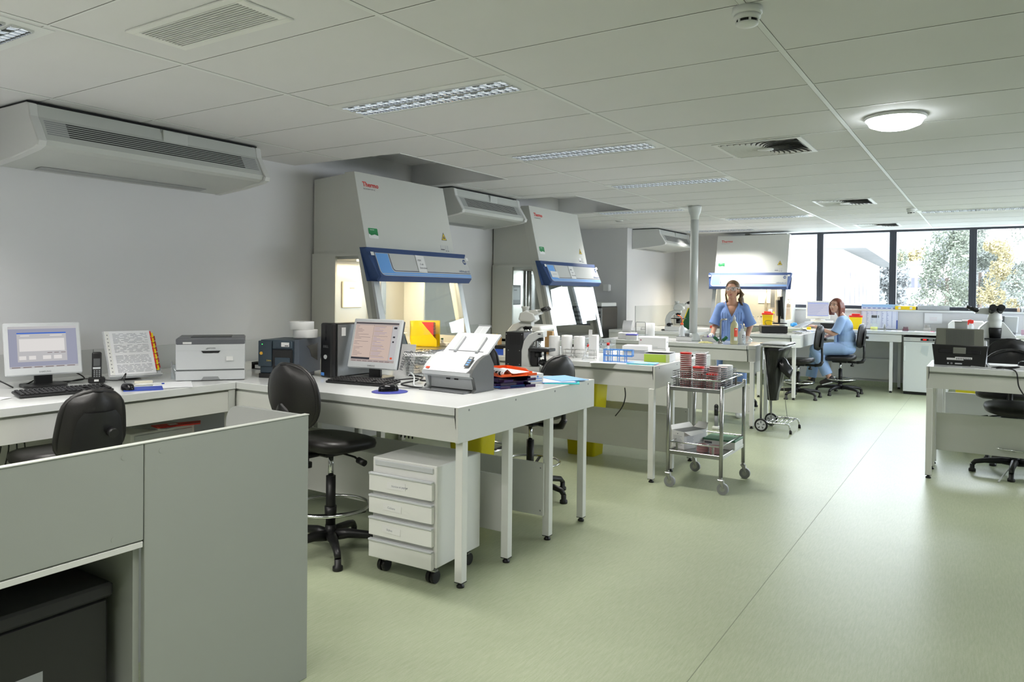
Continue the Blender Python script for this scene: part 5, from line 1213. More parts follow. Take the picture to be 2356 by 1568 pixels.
# upright open card box and the clear tube box
mb = MB(); mb.box(-.038, .038, -.035, .035, 0, .185, paperw, .002); mb.box(-.038, -.005, -.036, -.034, .185, .235, paperw); solo(mb, 'card_box', (-3.005, 6.06, BH), 'upright white card box with one flap up, beside the rolls', 'box', R(10))
t_ = thing('tube_box', (-3.14, 6.46, BH+.019), 'clear box full of dark-stoppered tubes behind the card box', 'tube box', R(8))
mb = MB(); mb.box(-.14, .14, -.07, .07, 0, .11, clearp, .002); mb.build('clear_box', t_)
random.seed(5)
for k in range(12):
    mb = MB(); x = -.125+.0225*k; mb.cyl((x, -.05, .055), (x, .05, .055), .010, clearp, n=8); mb.cyl((x, -.062, .03+.03*(k % 3)), (x, -.05, .03+.03*(k % 3)), .009, grey_d if k % 3 else paperw, n=8); mb.build('stoppered_tube', t_)
mb = MB(); mb.box(-.14, .14, -.07, .07, 0, .018, paperw, .002); solo(mb, 'white_tray', (-3.14, 6.46, BH), 'thin white tray under the clear tube box', 'tray', R(8))
for k, (x, y, rz, m, lab) in enumerate(((-2.60, 5.52, .4, paper, 'white sheet of paper at the front edge of the middle bench'), (-2.75, 7.0, .2, paper, 'white papers behind the white card box'),)):
    mb = MB(); mb.grid(lambda u, v: ((u-.5)*.30, (v-.5)*.12 if k == 0 else (v-.5)*.21, .001+.006*abs(noise.noise(Vector((u*2, v*2, k+3))))), 8, 6, m); solo(mb, 'paper_sheet', (x, y if k == 0 else 6.75, BH+(.0 if k == 0 else .19)) if k == 0 else (-2.95, 6.78, BH), lab, 'paper', rz)
mb = MB(); mb.box(-.11, .11, -.07, .07, 0, .004, teal); mb.box(-.10, .13, -.065, .08, .004, .008, blue_l); mb.box(-.05, .06, -.066, -.03, .0081, .0085, paper); solo(mb, 'paper_folder', (-2.36, 5.62, BH), 'pale blue folder at the corner of the middle bench', 'folder', .25)
mb = MB(); mb.box(-.03, .05, -.008, .008, 0, .002, mat('pink_slip', (.75, .25, .4), .6)); solo(mb, 'pink_slip', (-2.25, 5.60, BH+.0005), 'small pink slip beside the pale blue folder', 'paper', .4)
t_ = thing('blue_box', (-3.66, 5.66, BH), 'blue box with black lid and white sticker left of the microscope', 'box', R(10))
mb = MB(); mb.box(-.10, .07, -.08, .08, 0, .055, mat('box_blue', (.03, .10, .55), .4), .002); mb.build('tub', t_)
mb = MB(); mb.box(-.105, .075, -.085, .085, .055, .085, black, .004); mb.build('lid', t_)
mb = MB(); mb.box(.01, .035, -.0812, -.080, .015, .042, paperw); mb.build('sticker', t_)
mb = MB(); mb.box(-.09, .09, -.06, .06, 0, .03, edge_w, .004); solo(mb, 'white_block', (-3.80, 5.80, BH), 'small white box by the pen jar, left of the blue box', 'box', .2)
t_ = thing('pen_jar', (-3.86, 5.72, BH+.031), 'jar of white pens with a yellow tip next to the cork panel', 'pen jar')
mb = MB(); mb.lathe([(.03, 0), (.032, .07), (.03, .07), (.028, .004)], clearp, n=16, cap=False); mb.build('jar', t_)
for k in range(5):
    mb = MB(); a_ = k*1.3; mb.cyl((.01*cos(a_), .01*sin(a_), .004), (.03*cos(a_), .03*sin(a_), .13), .004, paperw if k else black, n=6); mb.cyl((.03*cos(a_), .03*sin(a_), .13), (.031*cos(a_), .031*sin(a_), .145), .005, yellow, n=6); mb.build('pen', t_)
mb = MB(); mb.box(-.07, .07, -.004, .004, 0, .14, mat('cork', (.42, .27, .12), .8)); solo(mb, 'cork_panel', (-3.93, 5.83, BH), 'small tan cork panel standing behind the pen jar', 'board', .2)
mb = MB(); mb.box(-.09, .09, -.006, .006, 0, .20, grey_m, .003); solo(mb, 'cardboard_divider', (-3.24, 6.36, BH+.0), 'brown card standing behind the rolls', 'card', .1) if False else mb.bm.free()
mb = MB(); mb.box(-.035, .035, -.035, .035, 0, .21, mat('kraft', (.40, .25, .11), .8), .001); solo(mb, 'kraft_box', (-3.405, 5.95, BH), 'brown cardboard box between the microscope arm and the rolls', 'box', .3)
# white incubator box behind
t_ = thing('bench_incubator', (-3.90, 6.48, BH), 'pale bench-top appliance with rounded lid behind the microscope heads', 'bench appliance', R(90-80))
mb = MB(); mb.box(-.16, .16, -.20, .20, 0, .17, edge_w, .01); mb.build('body', t_)
mb = MB(); mb.box(-.165, .165, -.205, .205, .175, .235, edge_w, .028, seg=4); mb.build('lid', t_)
mb = MB(); mb.cyl((-.17, -.12, .15), (-.19, -.12, .15), .02, grey_l, n=14); mb.build('knob', t_)

# ------------------------------------------------------------------ things inside / in front of the lit cabinet
CZ = .966
t_ = thing('magazine_file', (-4.42, 5.38, CZ), 'yellow file box holding a red comb-bound book in the lit cabinet', 'magazine file', R(20))
mb = MB(); mb.prism([(-.12, 0), (.14, 0), (.14, .24), (-.12, .235)], (.04, .05), yellow, axis='y'); mb.prism([(-.12, 0), (.14, 0), (.14, .06), (-.02, .235), (-.12, .235)], (-.05, -.04), yellow, axis='y'); mb.box(-.12, .14, -.05, .05, 0, .01, yellow); mb.box(-.12, -.11, -.05, .05, 0, .235, yellow); mb.build('file_box', t_)
mb = MB(); mb.box(-.08, .10, -.02, .01, .012, .225, red)
for k in range(14): mb.cyl((.10, -.005, .03+.014*k), (.10, -.005, .037+.014*k), .016, black, n=8)
mb.build('bound_book', t_)
t_ = thing('vortex_mixer', (-4.36, 4.98, CZ), 'small grey and cream vortex mixer with black cup in the lit cabinet', 'mixer', R(30)); 
mb = MB(); mb.prism([(-.075, 0), (.085, 0), (.045, .135), (-.055, .135)], (-.06, .06), mat('mixer_blue_grey', (.14, .19, .25), .4), axis='x' if False else 'y', bev=.006, seg=2); mb.build('body', t_)
mb = MB(); mb.prism([(.048, .14), (.09, .01), (.094, .012), (.052, .142)], (-.055, .055), cream, axis='y'); mb.box(-.05, .05, -.05, .05, .135, .145, cream, .003); mb.build('face_plate', t_)
mb = MB(); mb.lathe([(.014, .145), (.014, .16), (.024, .172), (.022, .185)], black, n=14); mb.build('cup', t_)
mb = MB(); mb.cyl((.082, -.02, .05), (.094, -.02, .052), .014, cream, n=14); mb.build('dial', t_)
wire_rack((-4.37, 4.72, CZ), R(80), 'cream wire tube rack inside the lit cabinet', .26, .07, .085, m=cream, nx=6)
for k, (dy, c_) in enumerate(((.0, red), (.025, cream))): tube((-4.36, 4.745+dy, CZ+.001), ('red-capped tube in the rack of the lit cabinet', 'cream-capped tube in the rack of the lit cabinet')[k], cap=c_, L=.15, r=.011, body=yellow_t if k > 5 else None)
mb = MB(); mb.box(-.06, .06, -.04, .04, 0, .03, paperw, .003); solo(mb, 'white_box', (-4.30, 5.55, CZ), 'small white box in the right front of the lit cabinet', 'box')
mb = MB(); mb.lathe([(.013, 0), (.013, .03), (.011, .032)], frostp, n=14); mb.lathe([(.012, .032), (.012, .045), (.001, .046)], green_d, n=14); solo(mb, 'vial', (-4.30, 5.50, CZ+.031), 'tiny vial with green cap on the white box', 'vial')
mb = MB(); mb.lathe([(.03, 0), (.034, .012), (.03, .02), (.012, .03), (.001, .031)], red, n=16); solo(mb, 'red_stopper', (-4.44, 4.60, CZ+.0), 'red knob just above the tower in the lit cabinet', 'stopper') if False else mb.bm.free()
# switch plate in the recess, black equipment tower there
t_ = thing('equipment_tower', (-5.25, 10.6, 0), 'black and dark grey instrument cabinet standing behind the second cabinet', 'instrument', R(0))
mb = MB(); mb.box(-.30, .26, -.30, .30, .0, 1.26, black, .01); mb.build('case', t_)
mb = MB(); mb.box(-.20, .28, -.32, -.30, .0, 1.235, grey_m, .004)
for k in range(3): mb.box(-.19, .26, -.326, -.32, 1.15-.06*k, 1.19-.06*k, mat('shutter_grey', (.05, .052, .06), .4))
mb.box(-.19, .26, -.326, -.32, .7, 1.0, mat('shutter_grey', (.05, .052, .06), .4)); mb.build('front', t_)
mb = MB(); mb.box(-.24, .26, -.28, .25, 1.262, 1.32, ac_w, .006); mb.build('top_box', t_)
t_ = thing('wall_box', (-5.28, 11.135, 1.50), 'small white thermostat box on the recess wall', 'switch')
mb = MB(); mb.box(-.06, .04, -.05, .012, -.0, .11, edge_w, .004); mb.build('box', t_); mb = MB(); mb.box(.0405, .052, -.045, .008, .005, .105, edge_w, .003); mb.build('cover', t_)
# ------------------------------------------------------------------ service column on the sink bench
t_ = thing('service_column', (-2.985, 8.68, BH), 'round white column rising from the sink bench to the ceiling', 'column')
colm = mat('column_paint', (.56, .585, .575), .3)
mb = MB(); mb.lathe([(.047, .08), (.047, CH-BH-.10)], colm, n=32); mb.build('shaft', t_)
mb = MB(); mb.lathe([(.088, 0), (.086, .02), (.076, .06), (.058, .085), (.047, .095)], colm, n=32); mb.build('base_collar', t_)
H_ = CH-BH-.004; mb = MB(); mb.lathe([(.047, H_-.16), (.052, H_-.11), (.070, H_-.07), (.078, H_-.03), (.080, H_)], colm, n=32); mb.build('top_collar', t_)

# ------------------------------------------------------------------ bottles and things on the sink bench
t_ = thing('wash_bottle', (-3.16, 8.78, BH), 'white wash bottle with orange-red cap and bent spout, left of the column', 'bottle')
mb = MB(); mb.lathe([(.036, 0), (.038, .01), (.038, .12), (.030, .15), (.015, .175), (.013, .185)], frostp, n=24); mb.build('bottle_body', t_)
mb = MB(); mb.lathe([(.017, .183), (.017, .205), (.008, .21)], orange, n=18); mb.tube([(0, 0, .20), (0, 0, .25), (-.01, 0, .275), (-.035, 0, .295), (-.06, 0, .30)], .006, orange, n=8); mb.build('cap_and_spout', t_)
t_ = thing('soap_bottle', (-2.42, 8.42, BH), 'tall yellowish liquid bottle with red label on the sink bench', 'bottle')
mb = MB(); mb.lathe([(.040, 0), (.043, .01), (.043, .20), (.036, .235), (.018, .26), (.016, .27)], mat('soap_liquid', (.5, .5, .3)), n=28); mb.build('bottle_body', t_)
mb = MB(); mb.lathe([(.017, .268), (.016, .30), (.007, .315), (.005, .33)], frostp, n=16); mb.build('nozzle', t_)
mb = MB(); mb.grid(lambda u, v: (.0436*cos(R(-75+60*u)), .0436*sin(R(-75+60*u)), .09+.095*v), 8, 3, redlabel)
mb.grid(lambda u, v: (.044*cos(R(-62+30*u)), .044*sin(R(-62+30*u)), .165+.008*v), 5, 2, paperw); mb.grid(lambda u, v: (.0436*cos(R(-75+50*u)), .0436*sin(R(-75+50*u)), .045+.035*v), 6, 2, paperw); mb.build('label', t_)
t_ = thing('wash_bottle', (-2.36, 8.52, BH), 'white squeeze bottle with bent white tube, right of the soap bottle', 'bottle')
mb = MB(); mb.lathe([(.038, 0), (.040, .01), (.040, .125), (.034, .145), (.018, .15), (.018, .175)], frostp, n=24); mb.build('bottle_body', t_)
mb = MB(); mb.tube([(0, 0, .17), (0, 0, .215), (-.008, 0, .225), (-.022, 0, .222)], .005, paperw, n=8); mb.build('spout', t_)
mb = MB()
for a_ in (-70, -45): 
    for z_ in (.075, .095): mb.grid(lambda u, v: (.0405*cos(R(a_+14*u)), .0405*sin(R(a_+14*u)), z_+.012*v), 4, 2, ink)
mb.build('print', t_)
t_ = thing('laboratory_tap', (-2.60, 8.50, BH), 'chrome swan-neck tap with dark green handles beside the soap bottle', 'tap', R(20))
mb = MB(); mb.lathe([(.03, 0), (.026, .02), (.012, .04)], steel, n=18); mb.tube([(0, 0, .03), (0, 0, .24), (.004, 0, .262), (.02, 0, .275), (.07, 0, .277)], .011, steel, n=10); mb.build('spout', t_)
for s_ in (-1, 1):
    mb = MB(); mb.cyl((0, 0, .03), (s_*.03, 0, .05), .008, steel, n=10); mb.cyl((s_*.025, 0, .03), (s_*.075, -.005, .075), .019, mat('tap_green', (.01, .12, .045), .35), n=14); mb.build('tap_handle', t_)
def stain_tray(x, y, rz, label, items):
    t_ = thing('staining_tray', (x, y, BH), label, 'tray', rz)
    mb = MB(); mb.box(-.09, .09, -.06, .06, 0, .004, paperw)
    for q in ((-.09, .09, -.06, -.056), (-.09, .09, .056, .06), (-.09, -.086, -.06, .06), (.086, .09, -.06, .06)): mb.box(*q, 0, .05, paperw); mb.box(*q, .05, .053, ink)
    mb.build('tray', t_)
    for k in range(items):
        mb = MB(); mb.box(-.07+.03*k, -.068+.03*k, -.03, .03, .01, .075+.01*(k % 2), clearp); mb.cyl((-.06+.03*k, -.02, .03), (-.055+.03*k, -.02, .07), .008, mat('violet_stain', (.16, .05, .42), .4) if k % 2 else frostp, n=8); mb.build('slide_holder', t_)
stain_tray(-3.06, 8.60, .1, 'small white tray left of the column foot', 1)
stain_tray(-2.79, 8.74, .1, 'small white tray with violet-stained holders by the gloved hand', 5)
t_ = thing('stain_beaker', (-3.04, 8.62, BH+.055), 'clear beaker of black dye standing at the column foot', 'beaker'); mb = MB(); mb.lathe([(.026, 0), (.032, .065), (.034, .075)], clearp, n=18, cap=False); mb.build('glass', t_); mb = MB(); mb.lathe([(.024, .003), (.027, .035), (.001, .036)], blackg, n=18); mb.build('dye', t_)
mb = MB(); mb.grid(lambda u, v: ((u-.5)*.16, (v-.5)*.07, .012+.02*math.sin(pi*u)**.5*math.sin(pi*v)**.5+.004*noise.noise(Vector((u*8, v*8, 2)))), 14, 8, mat('sponge_cloth', (.70, .66, .30), .8, var=.3, vscale=30)); solo(mb, 'cleaning_cloth', (-2.73, 8.37, BH-.008), 'yellow and white rolled cloth in front of the column foot', 'cloth', .1)
mb = MB(); mb.grid(lambda u, v: (lambda a_, b_, r_: (r_*cos(a_)*sin(b_), r_*sin(a_)*sin(b_), .05+.05*cos(b_)))(2*pi*u, pi*v, .045*(1+.35*noise.noise(Vector((cos(2*pi*u)*2, sin(2*pi*u)*2, v*5))))), 20, 12, clearp, closeu=True); solo(mb, 'crumpled_bag', (-2.29, 8.47, BH-.002), 'crumpled clear plastic beside the squeeze bottle', 'plastic bag')
mb = MB(); mb.lathe([(.015, 0), (.056, 0), (.058, .004), (.058, .18), (.055, .184), (.015, .184), (.015, 0)], paperw, n=28, cap=False); solo(mb, 'paper_roll', (-3.63, 8.92, BH), 'lone white paper roll standing at the left of the sink bench', 'paper roll')
t_ = thing('foam_box', (-3.78, 8.52, BH), 'open white box with tall curved lid on the sink bench', 'box', R(15))
mb = MB(); mb.box(-.09, .12, -.09, .09, 0, .075, paperw, .004); mb.build('box', t_)
mb = MB(); mb.grid(lambda u, v: (-.06+.11*u+.02*v*v, .08-.05*math.sin(v*2), .075+.15*v), 8, 10, paperw); mb.grid(lambda u, v: (-.06+.11*(1-u)+.02*v*v, .086-.05*math.sin(v*2), .075+.15*v), 8, 10, paperw); mb.build('lid', t_)
carton((-3.66, 8.42, BH), R(15), (.13, .12, .06), 'small clear-blue lidded box right of the foam box', name='blue_lid_box', m=edge_w, extra=lambda t_, W, D, H: (lambda mb: (mb.box(-W/2-.003, W/2+.003, -D/2-.003, D/2+.003, H-.008, H+.006, mat('lid_violet_blue', (.10, .10, .45), .4), .002), mb.build('lid', t_)))(MB()))
t_ = thing('wire_stand', (-3.70, 8.78, BH), 'thin dark wire loop handle standing up behind the blue-lidded box', 'stand', R(15))
mb = MB(); mb.tube([(-.06, 0, 0), (-.06, 0, .19), (-.055, 0, .20), (.055, 0, .20), (.06, 0, .19), (.06, 0, 0)], .004, grey_d, n=6); mb.build('wire_loop', t_)
mb = MB(); mb.box(-.08, .08, -.05, .05, 0, .05, clearp, .002); mb.build('clear_tub', t_)
mb = MB(); mb.box(-.10, .08, -.05, .05, 0, .03, edge_w, .003); mb.box(.08, .16, -.01, .01, .03, .04, paperw, .002); solo(mb, 'white_case', (-3.55, 8.62, BH), 'low white case with a protruding end right of the wire loop', 'box', .2)
# side bench odds
for k, (x, y, lab) in enumerate(((-4.42, 10.75, 'tiny wire slide rack at the left end of the far side bench'), )):
    wire_rack((x, y, BH), .2, lab, .20, .06, .04, nx=6, nz=1)
mb = MB(); mb.lathe([(.03, 0), (.034, .008), (.02, .016), (.001, .018)], black, n=16); solo(mb, 'black_lid', (-4.20, 10.85, BH), 'small black round lid just left of the far microscope', 'lid')
t_ = thing('reagent_box', (-3.42, 11.0, BH-.0), 'small box of red and dark reagents right of the column', 'box', 0)
mb = MB(); mb.box(-.10, .12, -.06, .06, 0, .05, edge_w, .003); mb.build('tray', t_)
mb = MB(); mb.box(-.09, -.02, -.05, .05, .05, .09, redlabel, .003); mb.build('red_block', t_); mb = MB(); mb.box(-.01, .11, -.05, .05, .05, .10, grey_d, .003); mb.build('dark_block', t_)
# shelf carrying it
# ------------------------------------------------------------------ stainless trolley
t_ = thing('trolley', (-1.86, 5.76, 0), 'stainless steel two-shelf trolley loaded with stacks of culture dishes', 'trolley')
TX, TY = .205, .295
for sx in (-1, 1):
    for sy in (-1, 1):
        mb = MB(); mb.cyl((sx*TX, sy*TY, .125), (sx*TX, sy*TY, .795), .0145, steel, n=18); mb.lathe([(.0155, .79), (.0155, .797), (.001, .799)], chrome, c=(sx*TX, sy*TY, 0), n=16); mb.build('post', t_)
        mb = MB(); x, y = sx*TX, sy*TY; mb.cyl((x, y, .10), (x, y, .13), .012, steel, n=12); mb.prism([(x-.02, .11), (x+.02, .11), (x+.03, .05), (x+.018, .045)], (y-.018, y+.018), steel, axis='y', bev=.004); ct = mb.build('caster', t_)
        mb = MB(); mb.cyl((x+.016, y-.014, .042), (x+.016, y+.014, .042), .042, grey_m, n=24); mb.cyl((x+.016, y-.0145, .042), (x+.016, y+.0145, .042), .020, steel, n=16); mb.build('wheel', ct)
for z0, zr in ((.755, .835), (.265, .345)):
    mb = MB(); mb.box(-TX+.012, TX-.012, -TY+.012, TY-.012, z0, z0+.006, steel)
    for q in ((-TX, TX, -TY-.008, -TY+.010), (-TX, TX, TY-.010, TY+.008), (-TX-.008, -TX+.010, -TY, TY), (TX-.010, TX+.008, -TY, TY)): mb.box(*q, z0-.012, z0+.018, steel, .002)
    sh_ = mb.build('shelf', t_)
    mb = MB(); ax, ay = TX-.015, TY-.01
    mb.tube([(-ax, -ay, zr), (ax, -ay, zr), (ax+.005, -ay+.005, zr), (ax+.005, ay-.005, zr), (ax, ay, zr), (-ax, ay, zr), (-ax-.005, ay-.005, zr), (-ax-.005, -ay+.005, zr)], .006, chrome, n=8, closed=True)
    for x, y in ((-ax+.05, -ay), (ax-.05, -ay), (ax+.005, .1), (-ax+.05, ay), (ax-.05, ay)): mb.box(x-.007, x+.007, y-.004, y+.004, z0+.0, zr, steel)
    mb.build('guard_rail', sh_)
t_ = thing('wire_basket', (-1.875, 5.75, .762), 'grey wire basket of dish stacks on the trolley top', 'wire basket')
wire_basket(t_, .345, .50, .125, 16, mat('basket_wire', (.18, .185, .19), .35, metal=.7), taper=.97, rims=7).build('wires', t_)
dish_red = mat('agar_red', (.34, .02, .02), .28, coat=.4); dish_brt = mat('agar_bright_red', (.70, .025, .02), .3, coat=.4); dish_dark = mat('agar_dark', (.10, .035, .035), .3, coat=.4); dish_grey = mat('dish_grey_contents', (.22, .23, .24), .3, coat=.4); dish_blue = mat('agar_blue', (.10, .17, .20), .3, coat=.4)
rimc = mat('dish_rim', (.62, .50, .50), .2, coat=.3)
def dish_mesh(m):
    mb = MB(); mb.lathe([(.041, 0), (.0425, .001), (.0425, .0095)], m, n=26, cap=True); mb.lathe([(.0445, .0075), (.045, .0085), (.045, .0138), (.044, .0145), (.001, .0145)], rimc, n=26); return mb.mesh('petri_dish')
random.seed(9)
def stack(x, y, n_, m, what, z=.764, top=None):
    me = dish_mesh(m)
    for k in range(n_):
        if top and k == n_-1: mb = MB(); mb.lathe([(.045, 0), (.045, .0138), (.044, .0145), (.001, .0145)], top, n=26); mm = mb.mesh('petri_dish')
        else: mm = me
        o = bpy.data.objects.new('petri_dish', mm); COL.objects.link(o); o.location = (x+random.uniform(-.0012, .0012), y+random.uniform(-.0012, .0012), z+.0148*k)
        tag(o, 'petri dish in the '+what, 'petri dish', 'dishes of the '+what)
stack(-1.965, 5.555, 18, dish_red, 'tallest red stack at the left front of the trolley basket', top=dish_brt)
stack(-1.865, 5.560, 11, dish_red, 'middle red stack at the front of the trolley basket', top=dish_brt)
stack(-1.760, 5.555, 8, dish_red, 'short red stack at the right front of the trolley basket', top=dish_brt)
stack(-1.895, 5.70, 17, dish_dark, 'tall brown-grey stack behind the middle red stack')
stack(-1.770, 5.66, 11, dish_dark, 'brown-grey stack behind the short red stack')
stack(-1.860, 5.84, 9, dish_blue, 'blue-grey stack in the middle of the trolley basket')
stack(-1.755, 5.78, 10, dish_blue, 'blue-grey stack at the right of the trolley basket')
mb = MB(); mb.lathe([(.015, 0), (.055, 0), (.056, .15), (.055, .153), (.015, .153), (.015, 0)], paperw, n=26, cap=False); solo(mb, 'paper_roll', (-1.76, 5.90, .764), 'white paper roll at the back of the trolley basket', 'paper roll')
t_ = thing('cardboard_box', (-1.99, 5.72, .272), 'open white cardboard box with printed text on the lower trolley shelf', 'box', R(-22))
mb = MB(); mb.box(-.065, .065, -.13, .13, 0, .135, paperw, .001); mb.build('box', t_)
mb = MB(); mb.quad([(-.065, -.13, .136), (-.065, .13, .136), (-.10, .12, .17), (-.10, -.10, .165)], paperw); mb.quad([(.065, -.13, .136), (.065, .05, .136), (.12, .04, .125), (.125, -.12, .115)], paperw); mb.quad([(-.065, .13, .136), (.065, .13, .136), (.05, .17, .18), (-.05, .17, .18)], paperw); mb.box(-.06, .06, -.125, .125, .1352, .136, grey_d); mb.build('flaps', t_)
mb = MB()
for k in range(7): mb.box(-.045, .045-.01*(k % 3), -.1312, -.1302, .030+.011*k, .0325+.011*k, inkl)
mb.cyl((0, -.1302, .115), (0, -.1312, .115), .004, ink, n=8)
for k in range(6): mb.box(.0652, .0662, -.10, -.02-.01*(k % 2), .04+.012*k, .0425+.012*k, inkl)
mb.build('printed_text', t_)
t_ = thing('instrument_box', (-1.76, 5.87, .272), 'flat box with green lid on the lower trolley shelf', 'box', R(0))
mb = MB(); mb.box(-.13, .12, -.10, .12, 0, .06, edge_w, .002); mb.build('box', t_)
mb = MB(); mb.box(-.132, .122, -.102, .122, .06, .075, mat('lid_green', (.10, .22, .14), .5), .002); mb.build('lid', t_)
mb = MB(); mb.box(-.12, -.06, -.103, -.1015, .035, .05, grey_d); mb.build('label', t_)
for k in range(2):
    for j in range(3):
        mb = MB(); mb.lathe([(.044, 0), (.045, .002), (.045, .014), (.044, .016), (.001, .016)], dish_red, n=22); solo(mb, 'petri_dish', (-1.84+.10*k, 5.60, .272+.019*j), 'red dish wrapped in clear film on the lower trolley shelf', 'petri dish', 0, 'film-wrapped red dishes on the lower trolley shelf')
    mb = MB(); mb.grid(lambda u, v: (.052*cos(2*pi*u)*(1+.08*noise.noise(Vector((u*9, v*5, k)))), .052*sin(2*pi*u)*(1+.08*noise.noise(Vector((u*7, v*5, k+3)))), .066*v), 20, 6, clearp, closeu=True); solo(mb, 'shrink_film', (-1.84+.10*k, 5.60, .272), ('clear film round the left wrapped dishes', 'clear film round the right wrapped dishes')[k]+' on the lower trolley shelf', 'wrapping')
# foot pump standing on the floor behind the trolley
t_ = thing('foot_switch', (-2.50, 8.06, 0), 'small upright grey and black device with white foot on the floor under the sink bench', 'device')
mb = MB(); mb.box(-.035, .035, -.04, .04, 0, .035, edge_w, .01, seg=3); mb.build('foot', t_); mb = MB(); mb.cyl((0, 0, .03), (0, 0, .15), .020, grey_m, n=14); mb.build('stem', t_); mb = MB(); mb.cyl((0, 0, .15), (0, 0, .24), .022, black, n=14); mb.ell((0, 0, .245), (.024, .024, .03), black); mb.build('head', t_)

# ------------------------------------------------------------------ bin bag caddy
t_ = thing('bag_caddy', (-1.95, 8.45, 0), 'wheeled chrome bin bag holder with flat lid and a hanging black bag', 'bag holder')
gx = .115
for s_ in (-1, 1):
    y = s_*.22
    mb = MB(); mb.tube([(-.115, y, .075), (-.118, y, .90), (-.10, y, .925), (.10, y, .925)], .012, steel, n=10); mb.build('side_frame', t_)
    mb = MB(); mb.tube([(-.115, y, .08), (-.06, y, .10), (.15, y, .10), (.18, y, .09), (.195, y, .03)], .010, chrome, n=10); bf = mb.build('base_tube', t_)
    mb = MB(); mb.cyl((.195, y, 0), (.195, y, .035), .014, black, n=12); mb.build('rubber_tip', bf)
    mb = MB(); yy = y-.028; mb.tube([(-.105+.060*cos(2*pi*i/30), yy, .072+.060*sin(2*pi*i/30)) for i in range(30)], .012, black, n=8, closed=True); wh = mb.build('wheel', t_)
    mb = MB(); mb.cyl((-.105, yy-.008, .072), (-.105, yy+.008, .072), .052, grey_l, n=30)
    for k in range(5):
        a_ = 2*pi*k/5+.3; mb.prism([(-.105+.012*cos(a_), .072+.012*sin(a_)), (-.105+.042*cos(a_-.22), .072+.042*sin(a_-.22)), (-.105+.042*cos(a_+.22), .072+.042*sin(a_+.22))], (yy-.0095, yy-.0075), grey_d, axis='y')
    mb.build('hub', wh)
mb = MB(); mb.cyl((-.105, -.24, .072), (-.105, .24, .072), .007, steel)
for k in range(5): mb.cyl((-.04+.05*k, -.22, .103), (-.04+.05*k, .22, .103), .006, chrome, n=8)
mb.build('base_rungs', t_)
mb = MB(); mb.tube([(-.09, -.235, .91), (-.045, -.235, .50), (.01, -.235, .09), (.015, -.235, .03), (.03, -.235, .09)], .004, steel, n=6); mb.build('pedal_rod', t_)
mb = MB(); mb.tube([(-.03, .15, .91), (.03, .15, .50), (.08, .15, .10)], .004, steel, n=6); mb.build('pedal_rod', t_)
mb = MB(); mb.box(-.13, .135, -.235, .235, .940, .952, ac_w, .004); mb.box(-.132, .137, -.237, -.232, .938, .95, grey_m, .001); mb.box(.10, .15, .16, .20, .935, .948, black, .003); mb.build('lid', t_)
mb = MB(); mb.tube([(-.11, -.23, .92), (.12, -.23, .92), (.13, .22, .92), (-.11, .23, .92)], .010, ac_w, n=8, closed=True); mb.build('top_ring', t_)
def bagf(u, v):
    a_ = 2*pi*u; z_ = .925-.60*v; sx_ = .12*(1-.55*v)+.012*noise.noise(Vector((cos(a_)*3, sin(a_)*3, v*4))); sy_ = .22*(1-.60*v)
    k = 1+.16*noise.noise(Vector((cos(a_)*4, sin(a_)*4, v*3+7)))
    ex = .02*math.exp(-((v-.08)/.06)**2)
    return ((sx_+ex)*cos(a_)*k-.035*v, (sy_+ex)*sin(a_)*k-.02*v, z_)
mb = MB(); mb.grid(bagf, 48, 24, bagm, closeu=True)
mb.grid(lambda u, v: (lambda p: (p[0]*(1-v), p[1]*(1-v), p[2]))(bagf(u, 1)), 48, 3, bagm, closeu=True)
tag(mb.build('bin_bag', None, (-1.95, 8.45, 0)), 'crumpled black bin bag hanging in the wheeled holder', 'bin bag')
def knotf(u, v):
    a_ = 2*pi*u; r_ = .055*math.sin(pi*v)**.6*(1+.3*noise.noise(Vector((cos(a_)*2, sin(a_)*2, v*4)))); return (r_*cos(a_)+.10*v-.03, r_*sin(a_), .14-.20*v+.03*sin(a_))
mb = MB(); mb.grid(knotf, 20, 12, bagm, closeu=True); tag(mb.build('bag_bunch', bpy.data.objects['bin_bag']), None or '', '') if False else mb.build('loose_fold', bpy.data.objects['bin_bag'], (.09, -.12, .66))

# ------------------------------------------------------------------ far bench, window bench and sill
def sharps_bin(loc, rz, label, s=1):
    t_ = thing('sharps_bin', loc, label, 'sharps bin', rz, 'yellow sharps bins with red lids'); W, D, H = .16*s, .12*s, .17*s
    mb = MB(); A = rrect(-W/2*.85, W/2*.85, -D/2*.85, D/2*.85, .015); B = rrect(-W/2, W/2, -D/2, D/2, .015); n_ = len(A)
    va = [mb.bm.verts.new((x, y, 0)) for x, y in A]; vb = [mb.bm.verts.new((x, y, H)) for x, y in B]
    mb._tag([mb.bm.faces.new((va[i], va[(i+1) % n_], vb[(i+1) % n_], vb[i])) for i in range(n_)]+[mb.bm.faces.new(va[::-1]), mb.bm.faces.new(vb)], yellow); mb.build('tub', t_)
    mb = MB(); mb.prism(rrect(-W/2-.006, W/2+.006, -D/2-.006, D/2+.006, .018), (H-.005, H+.022), red, axis='z', bev=.002); mb.prism(rrect(-W/3, W/3, -D/3, D/3, .012), (H+.022, H+.05), red, axis='z', bev=.002); mb.build('lid', t_); return t_
sharps_bin((-3.08, 12.62, .967), R(10), 'yellow sharps bin with red lid inside the far lit cabinet', s=1.05)
sharps_bin((-1.80, 13.02, WB), R(5), 'yellow sharps bin with red lid on the window bench behind the seated woman', s=1.15)
